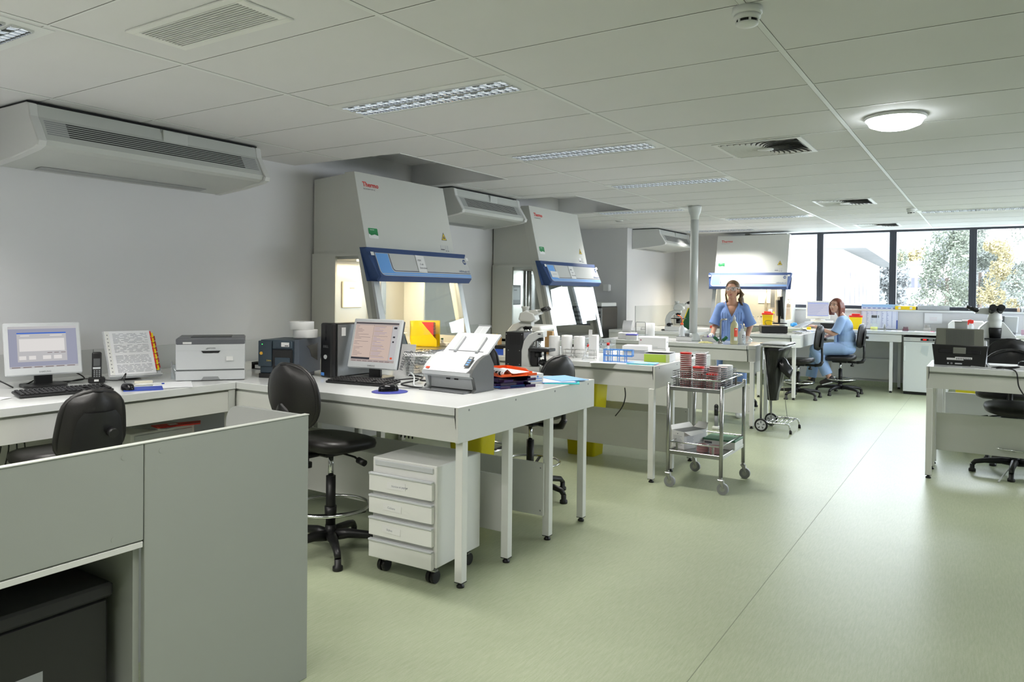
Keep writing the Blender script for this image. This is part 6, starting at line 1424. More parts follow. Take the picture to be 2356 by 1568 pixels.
for k, x in enumerate((-3.33, -3.25, -3.19)):
    t_ = thing('flask', (x, 12.70-.03*k, .967), ('left small glass bottle in the far lit cabinet', 'middle small glass bottle in the far lit cabinet', 'right small glass bottle with brown cap in the far lit cabinet')[k], 'bottle')
    mb = MB(); mb.lathe([(.026, 0), (.026, .06), (.012, .09), (.010, .13)], clearp, n=16); mb.build('glass', t_); mb = MB(); mb.lathe([(.012, .13), (.012, .145)], grey_m if k < 2 else grey_d, n=12); mb.build('cap', t_)
t_ = thing('binder_open', (-2.42, 12.05, BH), 'white ring binder propped open on the far bench', 'binder', R(70)); 
mb = MB(); mb.box(-.14, .14, -.16, .16, 0, .02, paperw, .002); mb.build('page_stack', t_)
mb = MB(); mb.box(-.14, .14, 0, .006, 0, .31, paperw, .001, M=Matrix.Translation((0, .16, .02)) @ Matrix.Rotation(R(65), 4, 'X')); mb.build('raised_cover', t_)
mb = MB(); mb.box(-.10, .10, -.08, .08, 0, .06, mat('tray_cream', (.60, .62, .48), .5), .003); solo(mb, 'cream_tray', (-2.50, 11.75, BH), 'cream coloured tray with papers beside the edge-on monitor', 'tray', .5)
mb = MB(); mb.box(-.09, .09, -.12, .12, 0, .012, paper, .001); solo(mb, 'note_pad', (-2.33, 12.3, BH), 'white notepad at the back corner of the far bench', 'papers', .2)
mb = MB(); mb.box(-.09, .13, -.06, .06, 0, .05, mat('glove_box_pale', (.60, .62, .50), .6), .002); mb.build if False else None
t_ = thing('glove_box', (-2.62, 12.44, BH+.0), 'glove box with a bright blue glove sticking out, on the far bench', 'box', .2); mb.build('box', t_)
mb = MB(); mb.grid(lambda u, v: (lambda a_, b_, r_: (r_*cos(a_)*sin(b_), .6*r_*sin(a_)*sin(b_), .08+.6*r_*cos(b_)))(2*pi*u, pi*v, .055*(1+.5*noise.noise(Vector((cos(2*pi*u)*2, sin(2*pi*u)*2, v*4))))), 18, 10, mat('glove_blue', (.05, .35, .85), .5), closeu=True); mb.build('glove', t_)
mb = MB(); mb.box(-.03, .03, -.015, .015, 0, .05, yellow, .003); solo(mb, 'yellow_block', (-2.42, 12.55, BH), 'tiny yellow object beside the glove box', 'desk item')
cable([(-2.80, 11.4, BH+.10), (-2.83, 11.45, BH+.16), (-2.78, 11.5, BH+.17), (-2.70, 11.5, BH+.145)], .004, black, 'black cable curling behind the black computer')
# calendar
t_ = thing('wall_planner', (-1.755, 13.255, WB+.01), 'large blue and white year planner leaning on the wall under the windows', 'planner')
mb = MB(); pc = mat('planner_paper', (.70, .74, .90), .6); MT = Matrix.Rotation(R(-2), 4, 'X'); mb.box(0, .53, 0, .006, 0, .39, pc, M=MT); mb.box(0, .53, -.001, 0, .34, .39, mat('planner_band', (.35, .55, .85), .5), M=MT); mb.build('sheet', t_)
mb = MB(); dk = mat('planner_ink', (.07, .12, .45), .6); 
for k in range(7): mb.box(.02+.073*k, .065+.073*k, -.002, -.001, .322, .332, dk, M=MT)
for k in range(8): mb.box(.005+.073*k, .0065+.073*k, -.002, -.001, .02, .32, dk, M=MT)
for k in range(7):
    for j in range(11): mb.box(.012+.073*k, .018+.073*k+.02*((k*j) % 3)/3, -.002, -.001, .03+.026*j, .036+.026*j, dk, M=MT)
mb.box(.51, .53, -.002, -.001, 0, .14, dk, M=MT); text_mb(mb, '2011', .034, MT @ Matrix.Translation((.52, -.0015, .352)) @ Matrix.Rotation(R(90), 4, 'X'), pc, align='RIGHT'); mb.build('printing', t_)
t_ = thing('glass_jar', (-1.53, 12.98, WB), 'glass jar with bright yellow liquid in front of the year planner', 'jar')
mb = MB(); mb.lathe([(.055, 0), (.058, .09), (.058, .10)], clearp, n=24, cap=False); mb.build('glass', t_); mb = MB(); mb.lathe([(.050, .003), (.052, .045), (.001, .046)], mat('yellow_liquid', (.75, .75, .05), .3), n=20); mb.build('liquid', t_)
t_ = thing('display_stand', (-1.53, 13.08, WB), 'white stand with a dark rectangular display before the year planner', 'display')
mb = MB(); mb.box(-.07, .07, 0, .012, 0, .24, clearp, .001); mb.build('panel', t_); mb = MB(); mb.box(-.05, .03, -.002, 0, .185, .225, grey_d); mb.build('dark_display', t_); mb = MB(); mb.box(.045, .055, -.002, 0, .185, .225, grey_d); mb.build('side_display', t_)
for k, (x, w_, h_, m_, lab) in enumerate(((-1.72, .05, .035, mat('pinkish', (.55, .35, .42), .5), 'small pink pot at the left foot of the year planner'), (-1.09, .08, .06, mat('maroon_block', (.16, .07, .09), .5), 'dark maroon rack on the window bench right of the planner'), (-.80, .09, .10, mat('beige_clear', (.45, .43, .40), .5), 'beige rack of tubes on the window bench before the taped paper'), (-.72, .05, .02, mat('pink_dish', (.75, .25, .33), .4), 'flat pink dish in front of the beige rack'), (-1.38, .03, .09, steel, 'thin metal loop holder beside the yellow jar'))):
    mb = MB(); mb.box(-w_/2, w_/2, -.03, .03, 0, h_*.55, m_, .003)
    if k in (1, 2): 
        for j in range(4): mb.box(-w_/2+.01+.018*j, -w_/2+.02+.018*j, -.02, .02, h_*.55, h_, m_, .001)
    elif k != 3: mb.cyl((0, 0, h_*.55), (0, 0, h_), w_*.3, m_, n=10)
    solo(mb, ('pot', 'tube_rack', 'tube_rack', 'petri_dish', 'loop_holder')[k], (x, 13.0 if k != 3 else 12.90, WB), lab, ('pot', 'tube rack', 'tube rack', 'petri dish', 'holder')[k])
for k, (x, w_, lab) in enumerate(((-1.20, .14, 'loose white sheet under the maroon rack'), (-.83, .25, 'loose white sheet under the beige rack'))):
    mb = MB(); mb.box(-w_/2, w_/2, -.09, .06, 0, .0008, paper); solo(mb, 'paper_sheet', (x, 12.86, WB), lab+' on the window bench', 'paper')
mb = MB(); mb.box(-.12, .12, -.001, .001, -.16, 0, paper); 
for k in range(3): mb.box(-.05, .05, -.0016, -.001, -.07-.02*k, -.067-.02*k, mat('pink_ink', (.65, .45, .5), .7))
solo(mb, 'taped_paper', (-.735, YW-.014, 1.255-.045), 'white paper taped to the wall below the window sill', 'paper')
t_ = thing('yellow_case', (-1.12, 13.27, SILL), 'flat yellow case with two white clasps on the window sill', 'case'); mb = MB(); mb.box(-.145, .145, -.03, .02, 0, .058, mat('case_yellow', (.85, .60, .02), .4), .008, seg=2); mb.build('shell', t_)
for x in (-.08, .08): mb = MB(); mb.box(x-.018, x+.018, -.033, -.028, .012, .045, paperw, .002); mb.build('clasp', t_)
t_ = thing('wire_rack_tray', (-.735, 13.27, SILL), 'long grey perforated tray on the window sill', 'tray'); mb = MB(); mb.box(-.215, .215, -.03, .025, 0, .004, steel); 
for k in range(44): mb.box(-.215+.0098*k, -.211+.0098*k, -.03, -.028, 0, .072, grey_m)
for z_ in (.02, .045, .07): mb.box(-.215, .215, -.031, -.028, z_, z_+.004, grey_l)
mb.build('grid_front', t_)
mb = MB(); mb.box(-.215, .215, .022, .025, 0, .072, grey_l); mb.build('rear_panel', t_)
for k in range(7):
    mb = MB(); mb.lathe([(.016, 0), (.018, .02), (.016, .05), (.008, .06), (.008, .072)], frostp if k % 3 else mat('tan_pot', (.62, .42, .28), .5), n=12); solo(mb, 'small_bottle', (.36+.045*k, 13.27, SILL), 'small bottle in the row at the right end of the window sill', 'bottle', 0, 'small bottles at the right end of the sill')
# fridge
t_ = thing('fridge', (-.795, 12.92, 0), 'small white under-bench fridge with red digital display', 'fridge')
mb = MB(); mb.box(-.29, .29, -.28, .30, .04, .865, edge_w, .006); mb.box(-.29, .29, -.30, .30, .856, .875, black, .004); mb.box(-.28, .28, -.29, .28, 0, .042, black, .002); mb.build('body', t_)
mb = MB(); mb.box(-.285, .285, -.325, -.28, .045, .79, white_fr := mat('fridge_white', (.66, .70, .70), .3), .006, seg=2); d_ = mb.build('door', t_)
mb = MB(); mb.box(-.283, -.262, -.345, -.325, .50, .74, white_fr, .006); mb.build('handle', d_)
mb = MB(); mb.box(-.285, .285, -.320, -.28, .797, .856, silver_f, .003); mb.box(-.06, .12, -.323, -.32, .81, .845, black, .002); mb.box(-.03, .015, -.325, -.323, .82, .836, led_red); mb.box(.045, .10, -.3245, -.323, .82, .836, grey_m); mb.box(-.26, -.20, -.3215, -.32, .825, .832, grey_m); mb.build('control_strip', t_)
mb = MB(); mb.grid(lambda u, v: (-.04+.09*u-.02*v, -.330-.006*abs(noise.noise(Vector((u*4, v*4, 2)))), .74-.16*v*(.6+.4*u)), 10, 10, clearp); mb.build('clear_pocket', d_)
# white printer, spray bottle and others at the right of the window bench
t_ = thing('inkjet_printer', (-.28, 13.02, WB), 'white rounded printer with grey top hatch under the right window', 'printer')
mb = MB(); mb.prism([(-.235, 0), (.235, 0), (.235, .13), (.20, .175), (-.19, .175), (-.235, .13)], (-.17, .17), edge_w, axis='y', bev=.012, seg=2); mb.build('body', t_)
mb = MB(); mb.prism([(-.085, .145), (.085, .145), (.06, .19), (-.06, .19)], (-.178, .10), grey_l, axis='y', bev=.008, seg=2); mb.box(-.08, .08, -.180, -.176, .148, .156, grey_d); mb.build('top_hatch', t_)
mb = MB(); mb.box(-.12, -.10, -.172, -.17, .03, .045, grey_d); mb.box(-.06, .0, -.172, -.17, .03, .04, grey_d); mb.box(-.16, .16, -.1715, -.17, .065, .068, grey_l); mb.build('lettering', t_)
t_ = thing('spray_bottle', (-.225, 12.78, WB), 'spray bottle with bright red trigger head before the white printer', 'bottle')
mb = MB(); mb.lathe([(.038, 0), (.040, .10), (.028, .13), (.016, .145)], frostp, n=20); mb.build('bottle_body', t_); mb = MB(); mb.prism([(-.045, .17), (-.04, .195), (-.01, .205), (.035, .195), (.03, .15), (-.005, .143), (-.015, .16), (-.032, .125), (-.042, .125)], (-.012, .012), red, axis='y', bev=.003); mb.build('trigger_head', t_)
mb = MB(); mb.grid(lambda u, v: ((u-.5)*.26, (v-.5)*.16, .012+.05*math.sin(pi*u)), 12, 4, grey_m); solo(mb, 'curved_cover', (.03, 12.82, WB), 'dark grey curved cover next to the white printer', 'cover')
t_ = thing('monitor_back', (.22, 12.95, WB), 'tilted grey monitor seen from behind near the right edge', 'monitor', R(155)); mb = MB(); mb.box(-.13, .13, -.012, .02, .03, .26, grey_l, .006, M=Matrix.Rotation(R(8), 4, 'X')); mb.build('shell', t_); mb = MB(); mb.box(.04, .13, .018, .03, .03, .26, grey_d, .004, M=Matrix.Rotation(R(8), 4, 'X')); mb.build('dark_side', t_); mb = MB(); mb.box(-.09, .09, -.06, .08, 0, .03, grey_d, .005); mb.build('stand', t_)
wire_rack((.60, 12.95, WB), 0, 'grey tube rack at the right edge of the window bench', .16, .08, .15, nx=10, nz=4)
mb = MB(); mb.box(-.03, .03, -.03, .03, 0, .07, mat('pinkish', (.55, .35, .42), .5), .003); solo(mb, 'pot', (.42, 13.05, WB), 'small pink pot left of the right tube rack', 'pot')
# things on the right bench
carton((.33, 8.75, BH), R(10), (.16, .16, .09), 'white box at the foot of the tall microscope', m=paperw)
t_ = thing('tissue_pack', (.42, 7.45, BH), 'white pack with blue marks on papers on the right bench', 'pack', R(20)); mb = MB(); mb.box(-.09, .09, -.05, .05, 0, .045, paperw, .01); mb.build('pack', t_); mb = MB(); mb.box(-.04, .02, -.02, .02, .045, .055, blue_m, .003); mb.build('blue_mark', t_)
mb = MB(); mb.box(-.15, .15, -.09, .09, 0, .006, paper, .001); solo(mb, 'papers', (.15, 7.16, BH+.02), 'pale papers lying on cables beside the black scanner', 'papers', .05)
mb = MB(); mb.box(-.16, .16, -.10, .10, 0, .018, grey_l, .002); solo(mb, 'flat_tray', (.15, 7.17, BH), 'flat grey tray under the papers on the right bench', 'tray', .05)
mouse((.25, 7.14, BH+.028), R(80), 'dark mouse at the right edge on the right bench')
cable([(.02, 7.05, BH+.006), (.08, 6.98, BH+.02), (.14, 7.0, BH+.012), (.20, 6.97, BH+.03), (.05, 6.99, BH+.01)], .006, black, 'tangle of black cable on the right bench edge')
cable([(.10, 7.0, BH+.012), (.16, 6.93, BH+.008), (.185, 6.895, BH-.02), (.20, 6.89, BH-.12), (.26, 6.89, BH-.22)], .005, black, 'black cable hanging over the front of the right bench')
cable([(-.12, 7.10, BH+.006), (-.02, 7.02, BH+.006), (.10, 6.99, BH+.006)], .003, grey_l, 'thin grey cable from the black scanner')
cable([(.165, 7.28, .10), (.12, 7.20, .05), (.08, 7.10, .004)], .006, grey_l, 'grey cable loop hanging on the right stool foot')
# bench behind the trolley end: dark pen on middle bench end
mb = MB(); mb.cyl((-.07, 0, .008), (.07, 0, .016), .006, paperw, n=8); mb.box(-.05, -.01, -.012, .012, 0, .02, black, .003); solo(mb, 'label_gun', (-2.24, 6.55, BH), 'small black and white tool at the far corner of the middle bench', 'tool', .5)
mb = MB(); mb.box(-.10, .10, -.07, .07, 0, .03, clearp, .002); solo(mb, 'clear_tray', (-2.28, 6.72, BH), 'clear plastic tray at the far corner of the middle bench', 'tray', .1)

# ------------------------------------------------------------------ people
def remesh(parts, voxel, m, smooth=2, name='t', cut=None, paint=None, mats=None):
    bm = bmesh.new()
    def sph(c_, r_, M=None, u=20, v=14):
        vs = bmesh.ops.create_uvsphere(bm, u_segments=u, v_segments=v, radius=1)['verts']
        for q in vs:
            p_ = Vector((q.co.x*r_[0], q.co.y*r_[1], q.co.z*r_[2]))
            if M is not None: p_ = M @ p_
            q.co = p_+Vector(c_)
    for P in parts:
        if P[0] == 'e': sph(P[1], P[2], P[3] if len(P) > 3 else None)
        else:
            pts, rad, flat = P[1], P[2], P[3] if len(P) > 3 else False
            for i in range(len(pts)-1):
                p0, p1 = Vector(pts[i]), Vector(pts[i+1]); r0, r1 = rad[i], rad[i+1]; d = (p1-p0)
                L = d.length; q = d.normalized(); M = q.to_track_quat('Z', 'Y').to_matrix().to_4x4(); M.translation = (p0+p1)/2
                bmesh.ops.create_cone(bm, cap_ends=True, segments=20, radius1=r0, radius2=r1, depth=L, matrix=M)
                if not (flat and i == len(pts)-2): sph(p1, (r1,)*3, u=16, v=10)
                if i == 0 and flat != 2: sph(p0, (r0,)*3, u=16, v=10)
    me = bpy.data.meshes.new('t'); bm.to_mesh(me); bm.free(); o = bpy.data.objects.new('t', me); COL.objects.link(o)
    r_ = o.modifiers.new('r', 'REMESH'); r_.mode = 'VOXEL'; r_.voxel_size = voxel; r_.use_smooth_shade = True
    s_ = o.modifiers.new('s', 'SMOOTH'); s_.iterations = smooth; s_.factor = .5
    dg = bpy.context.evaluated_depsgraph_get(); m2 = bpy.data.meshes.new_from_object(o.evaluated_get(dg)); bpy.data.objects.remove(o); bpy.data.meshes.remove(me)
    m2.name = name; m2.materials.clear()
    for q in (mats or [m]): m2.materials.append(q)
    bm = bmesh.new(); bm.from_mesh(m2)
    if cut: bmesh.ops.delete(bm, geom=[f for f in bm.faces if cut(f.calc_center_median())], context='FACES')
    for f in bm.faces:
        f.smooth = True; f.material_index = paint(f.calc_center_median(), f.normal) if paint else 0
    bm.to_mesh(m2); bm.free(); return m2
def put(name, me, parent): o = bpy.data.objects.new(name, me); COL.objects.link(o); o.parent = parent; return o
def head_parts(c_, fwd, s=1.0, tilt=0):
    # c_: centre of skull, fwd: unit facing vector (horizontal)
    c_ = Vector(c_); f = Vector(fwd).normalized(); r_ = f.cross(Vector((0, 0, 1))).normalized(); u = r_.cross(f).normalized()
    if tilt: q = Matrix.Rotation(tilt, 3, f); r_ = q @ r_; u = q @ u
    M = Matrix((r_, f, u)).transposed()
    def P(x, y, z): return c_+M @ Vector((x*s, y*s, z*s))
    L = [('e', P(0, -.012, .012), (.074*s, .090*s, .088*s), M), ('e', P(0, .020, -.040), (.060*s, .066*s, .072*s), M), ('e', P(0, .050, -.092), (.030*s, .026*s, .022*s), M),
         ('e', P(0, .062, .012), (.048*s, .022*s, .040*s), M), ('e', P(.040, .045, -.03), (.024*s, .026*s, .026*s), M), ('e', P(-.040, .045, -.03), (.024*s, .026*s, .026*s), M),
         ('c', [P(0, .078, .005), P(0, .092, -.030)], [.007*s, .012*s]), ('e', P(.010, .086, -.034), (.008*s, .009*s, .007*s), M), ('e', P(-.010, .086, -.034), (.008*s, .009*s, .007*s), M),
         ('e', P(0, .077, -.060), (.022*s, .012*s, .0065*s), M), ('e', P(0, .075, -.070), (.018*s, .011*s, .006*s), M),
         ('e', P(.074, -.012, -.018), (.008*s, .018*s, .030*s), M), ('e', P(-.074, -.012, -.018), (.008*s, .018*s, .030*s), M)]
    inv = M.transposed()
    def local(p): return (inv @ (Vector(p)-c_))/s
    return L, P, local, M
def hand_parts(wr, d, up_, curl=.5, s=1.0, thumb=1):
    wr = Vector(wr); d = Vector(d).normalized(); u = Vector(up_); u = (u-d*u.dot(d)).normalized(); r_ = d.cross(u)
    L = [('c', [wr, wr+d*.045*s], [.022*s, .030*s]), ('e', wr+d*.055*s, (.040*s, .014*s, .040*s), Matrix((r_, u, d)).transposed())]
    for k, (o_, ln) in enumerate(((-.030, .062), (-.010, .074), (.010, .080), (.030, .070))):
        b_ = wr+d*.085*s+r_*o_*s; d1 = (d-u*curl*.5+r_*o_*2.5).normalized(); m_ = b_+d1*ln*.5*s; d2 = (d-u*curl*1.6).normalized(); t = m_+d2*ln*.5*s
        L.append(('c', [wr+d*.05*s+r_*o_*.8*s, b_, m_, t], [.011*s, .0095*s, .0088*s, .0075*s]))
    b_ = wr+d*.02*s+r_*thumb*.030*s; L.append(('c', [b_, b_+(d*.6+r_*thumb*.8-u*.3).normalized()*.035*s, b_+(d*.6+r_*thumb*.8-u*.3).normalized()*.035*s+(d-u*.4).normalized()*.028*s], [.014*s, .011*s, .009*s]))
    return L
def face_paint(local, eyes_open=True):
    def f(p, n_):
        q = local(p)
        if (q.x/.0215)**2+((q.z+.065)/.0085)**2 < 1 and q.y > .068: return 1
        for sx in (-1, 1):
            ex = q.x-sx*.030; ez = q.z-.004
            if q.y > .05 and (ex/.014)**2+(ez/.007)**2 < 1: return 3 if (ex/.0065)**2+(ez/.0075)**2 < 1 else 2
            if q.y > .05 and abs(ex) < .019 and abs(q.z-.024+abs(ex)*.15) < .0035: return 4
        return 0
    return f
browm = mat('eyebrow', (.08, .05, .03), .7)
# --- standing woman
PX, PY = -2.66, 9.16
t_ = thing('person', (PX, PY, 0), 'standing woman in blue scrubs and clear safety glasses, gloved hand over the sink bench', 'person', R(14))
f0 = Vector((-.22, -.975, 0)).normalized(); hp, HP, hl, HM = head_parts((.0, -.02, 1.535), f0, 1.0)
body = hp+[('c', [(.0, .005, 1.33), (.0, -.005, 1.46)], [.052, .046]), ('c', [(-.138, .01, 1.318), (0, .01, 1.345), (.138, .01, 1.318)], [.044, .055, .044]),
        ('e', (0, .0, 1.22), (.135, .092, .13)), ('e', (0, .01, 1.05), (.108, .082, .14)), ('e', (0, .02, .90), (.140, .100, .13)),
        ('c', [(-.150, .01, 1.315), (-.200, .0, 1.09), (-.225, -.13, .98), (-.235, -.20, .955)], [.042, .035, .026, .022]),
        ('c', [(.150, .01, 1.315), (.215, .04, 1.10), (.17, -.10, .93), (.15, -.14, .90)], [.042, .035, .026, .022]),
        ('c', [(-.085, .02, .86), (-.095, .06, .48), (-.11, .22, .10)], [.082, .055, .036]), ('c', [(.085, .01, .86), (.10, -.10, .48), (.10, -.17, .10)], [.082, .055, .036]),
        ('c', [(-.11, .22, .07), (-.12, .14, .035)], [.035, .03]), ('c', [(.10, -.17, .07), (.10, -.25, .035)], [.035, .03])]
body += hand_parts((-.235, -.20, .955), (.0, -.75, -.25), (0, -.3, 1), .4, .95, thumb=1)+hand_parts((.15, -.14, .90), (-.45, -.6, -.25), (0, -.2, 1), .5, .95, thumb=-1)
put('body', remesh(body, .0048, skin, 2, 'body', paint=face_paint(hl), mats=[skin, lipm, eyew, black, browm]), t_)
top = [('e', (0, .0, 1.215), (.152, .112, .14)), ('e', (0, .005, 1.08), (.135, .110, .17)), ('e', (0, .01, .93), (.155, .125, .17)), ('c', [(-.135, .01, 1.322), (0, .015, 1.332), (.135, .01, 1.322)], [.052, .062, .052]),
       ('c', [(-.145, .01, 1.312), (-.185, .005, 1.19), (-.212, -.01, 1.10)], [.056, .060, .070], True), ('c', [(.145, .01, 1.312), (.185, .015, 1.19), (.222, .025, 1.10)], [.056, .060, .072], True),
       ('c', [(0, .01, .95), (0, .01, .74)], [.132, .145], True)]
for k in range(9):
    x = -.116+.029*k; top.append(('c', [(x, -.070-.033*(1-(x/.13)**2), 1.25), (x*1.02, -.070-.04*(1-(x/.135)**2), 1.0), (x*1.1, -.085-.04*(1-(x/.15)**2), .76)], [.006, .010, .011]))
put('scrub_top', remesh(top, .007, scrub, 2, 'scrub_top', cut=lambda p: p.y < .02 and p.z > 1.175 and abs(p.x) < (p.z-1.175)*.52 or (p.z > 1.352 and abs(p.x) < .060)), t_)
mb = MB() # V neckline band
for sx in (-1, 1): mb.tube([(sx*.080, .01, 1.386), (sx*.077, -.050, 1.345), (sx*.045, -.100, 1.262), (0, -.118, 1.172), (-sx*.02, -.118, 1.13)], .011, scrub, n=8, radii=[.010, .012, .013, .013, .010])
mb.build('neckline', t_)
leg_ = [('c', [(-.085, .02, .86), (-.098, .06, .48), (-.112, .215, .09)], [.100, .078, .072], True), ('c', [(.085, .01, .86), (.105, -.10, .48), (.105, -.165, .09)], [.100, .078, .074], True), ('e', (0, .02, .86), (.17, .12, .12))]
put('scrub_trousers', remesh(leg_, .008, scrub, 2, 'scrub_trousers'), t_)
for c0, c1 in (((-.112, .235, .04), (-.12, .10, .034)), ((.10, -.15, .04), (.10, -.285, .034))):
    put('shoe', remesh([('c', [c0, Vector(c0).lerp(Vector(c1), .55), c1], [.044, .042, .036]), ('c', [(c0[0], c0[1], .02), (c1[0], c1[1], .02)], [.020, .020])], .006, shoe_w, 2, 'shoe', cut=None), t_)
put('latex_glove', remesh(hand_parts((-.235, -.20, .955), (.0, -.75, -.25), (0, -.3, 1), .4, 1.04, thumb=1)+[('c', [(-.235, -.155, .97), (-.235, -.21, .952)], [.032, .030], True)], .004, latex, 1, 'latex_glove'), t_)
hp2 = [('e', HP(0, -.022, .030), (.084, .094, .086), HM), ('e', HP(0, -.05, -.01), (.078, .066, .085), HM), ('c', [HP(0, -.10, .02), HP(.03, -.12, -.05), HP(.05, -.10, -.13)], [.040, .042, .030])]
sd = -1
for k in range(6):
    a0 = .4*k; hp2.append(('c', [HP(sd*(.070+.008*math.sin(k)), -.03-.012*k, .01-.01*k), HP(sd*(.098+.014*math.cos(k*2)), -.03-.012*k, -.06), HP(sd*(.085+.02*math.sin(k*1.7)), -.02-.014*k, -.12), HP(sd*(.104+.02*math.cos(k*1.3)), .0-.012*k, -.19-.008*k)], [.016, .015, .015, .007]))
for k in range(2): hp2.append(('c', [HP(-sd*.074, -.005-.02*k, .01), HP(-sd*(.082+.006*k), .0-.02*k, -.07), HP(-sd*.066, .01-.02*k, -.15), HP(-sd*(.085), .02-.02*k, -.20)], [.010, .010, .011, .006]))
put('hair', remesh(hp2, .0045, hairm, 1, 'hair', cut=lambda p: (lambda q: q.y > .046 and q.z < .075 and abs(q.x) < .066)(hl(p))), t_)
mb = MB()
for s_ in (-1, 1):
    P = [HP(s_*.006, .096, .012), HP(s_*.012, .094, .026), HP(s_*.045, .086, .028), HP(s_*.062, .066, .020), HP(s_*.058, .070, -.008), HP(s_*.030, .088, -.018), HP(s_*.010, .095, -.006)]
    mb.tube(P, .0022, frostp, n=6, closed=True); f_ = mb.bm.faces.new([mb.bm.verts.new(q) for q in P]); f_.material_index = mb.mi(clearp)
    mb.tube([HP(s_*.062, .066, .022), HP(s_*.076, .03, .016), HP(s_*.080, -.03, .008)], .004, frostp, n=6)
mb.tube([HP(-.008, .095, .012), HP(0, .099, .016), HP(.008, .095, .012)], .003, frostp, n=6)
mb.build('safety_glasses', t_)
# --- seated woman (world aligned, faces -x)
SX_, SY_ = -1.86, 12.0
t_ = thing('person', (SX_, SY_, 0), 'seated woman with auburn hair in pale blue scrubs, smiling, on the stool by the windows', 'person')
f0 = Vector((-.42, -.91, 0)).normalized(); hp, HP, hl, HM = head_parts((-.075, -.02, 1.325), f0, .98, tilt=R(-5))
body = hp+[('c', [(.02, -.0, 1.13), (-.045, -.01, 1.26)], [.052, .045]), ('c', [(.02, -.155, 1.10), (.03, 0, 1.13), (.0, .155, 1.10)], [.046, .058, .046]),
        ('e', (.04, 0, 1.0), (.10, .14, .13)), ('e', (.07, 0, .83), (.10, .12, .13)), ('e', (.06, 0, .70), (.14, .165, .10)),
        ('c', [(.02, -.17, 1.10), (-.03, -.205, .93), (-.075, -.22, .905), (-.27, -.24, .99)], [.046, .038, .035, .022]),
        ('c', [(.0, .17, 1.10), (-.09, .20, .90), (-.22, .10, .85)], [.046, .036, .023]),
        ('c', [(.05, -.09, .69), (-.33, -.12, .66), (-.14, -.12, .27)], [.085, .062, .040]), ('c', [(.05, .09, .69), (-.36, .08, .62), (-.42, .05, .22)], [.085, .062, .040])]
body += hand_parts((-.27, -.24, .99), (-1, 0, .30), (0, -.3, 1), .35, .92, thumb=1)+hand_parts((-.22, .10, .85), (-.7, -.3, -.5), (-.5, 0, .6), .35, .92, thumb=-1)
body += [('c', [(-.14, -.12, .27), (-.12, -.12, .22), (-.21, -.13, .175)], [.040, .038, .030]), ('c', [(-.42, .05, .22), (-.41, .05, .17), (-.50, .03, .115)], [.040, .038, .030])]
put('body', remesh(body, .0048, skin2, 2, 'body', paint=face_paint(hl), mats=[skin2, lipm, eyew, black, browm]), t_)
top = [('e', (.04, 0, 1.0), (.125, .165, .15)), ('e', (.07, 0, .84), (.135, .16, .17)), ('e', (.07, 0, .74), (.15, .18, .10)), ('c', [(.02, -.15, 1.105), (.035, 0, 1.115), (.01, .15, 1.105)], [.060, .066, .060]), ('c', [(.09, 0, 1.02), (.13, 0, .78)], [.055, .06]),
       ('c', [(.02, -.16, 1.10), (-.01, -.20, 1.0), (-.045, -.215, .925)], [.062, .066, .070], True), ('c', [(.0, .16, 1.10), (-.045, .195, 1.0), (-.085, .20, .92)], [.062, .066, .070], True)]
for k in range(6): y = -.12+.045*k; top.append(('c', [(-.055-.03*(1-(y/.15)**2), y, 1.04), (-.045-.03*(1-(y/.15)**2), y*1.05, .88), (-.055, y*1.1, .74)], [.012, .018, .020]))
put('scrub_top', remesh(top, .007, scrub2, 2, 'scrub_top', cut=lambda p: (p.x < .02 and p.z > 1.02 and abs(p.y+.02) < (p.z-1.02)*.5)), t_)
leg_ = [('e', (.06, 0, .68), (.15, .185, .10)), ('c', [(.05, -.09, .69), (-.33, -.12, .655), (-.16, -.12, .29)], [.105, .088, .078], True), ('c', [(.05, .09, .69), (-.36, .08, .62), (-.425, .05, .22)], [.105, .086, .078], True)]
put('scrub_trousers', remesh(leg_, .008, scrub2, 2, 'scrub_trousers'), t_)
for pts in ([(-.115, -.12, .215), (-.16, -.125, .20), (-.235, -.13, .165)], [(-.405, .05, .165), (-.45, .04, .145), (-.53, .03, .105)]):
    up_ = Vector((0, 0, 1)); sh_ = put('shoe', remesh([('c', pts, [.044, .042, .034]), ('e', Vector(pts[0])+Vector((.0, 0, .03)), (.045, .042, .04))], .006, shoe_b, 2, 'shoe'), t_)
    d = (Vector(pts[2])-Vector(pts[0])).normalized(); n_ = Vector((d.z, 0, -d.x)); n_ = n_ if n_.z < 0 else -n_
    put('shoe_sole', remesh([('c', [Vector(pts[0])+n_*.038, Vector(pts[2])+n_*.028], [.014, .013]), ('c', [Vector(pts[0])+n_*.038+Vector((0, .022, 0)), Vector(pts[2])+n_*.028+Vector((0, .014, 0))], [.013, .012]), ('c', [Vector(pts[0])+n_*.038-Vector((0, .022, 0)), Vector(pts[2])+n_*.028-Vector((0, .014, 0))], [.013, .012])], .005, shoe_w, 1, 'shoe_sole'), sh_)
hp2 = [('e', HP(0, -.022, .026), (.086, .094, .088), HM), ('e', HP(0, -.055, -.03), (.084, .064, .095), HM)]
for s_ in (-1, 1):
    for k in range(5): hp2.append(('c', [HP(s_*.066, .02-.022*k, .04), HP(s_*.086, .015-.024*k, -.03), HP(s_*.084, .01-.024*k, -.10), HP(s_*(.078-.01*k/4), .012-.022*k, -.150)], [.018, .018, .017, .010]))
put('hair', remesh(hp2, .0045, hairr, 1, 'hair', cut=lambda p: (lambda q: q.y > .050 and q.z < .070 and abs(q.x) < .062)(hl(p))), t_)
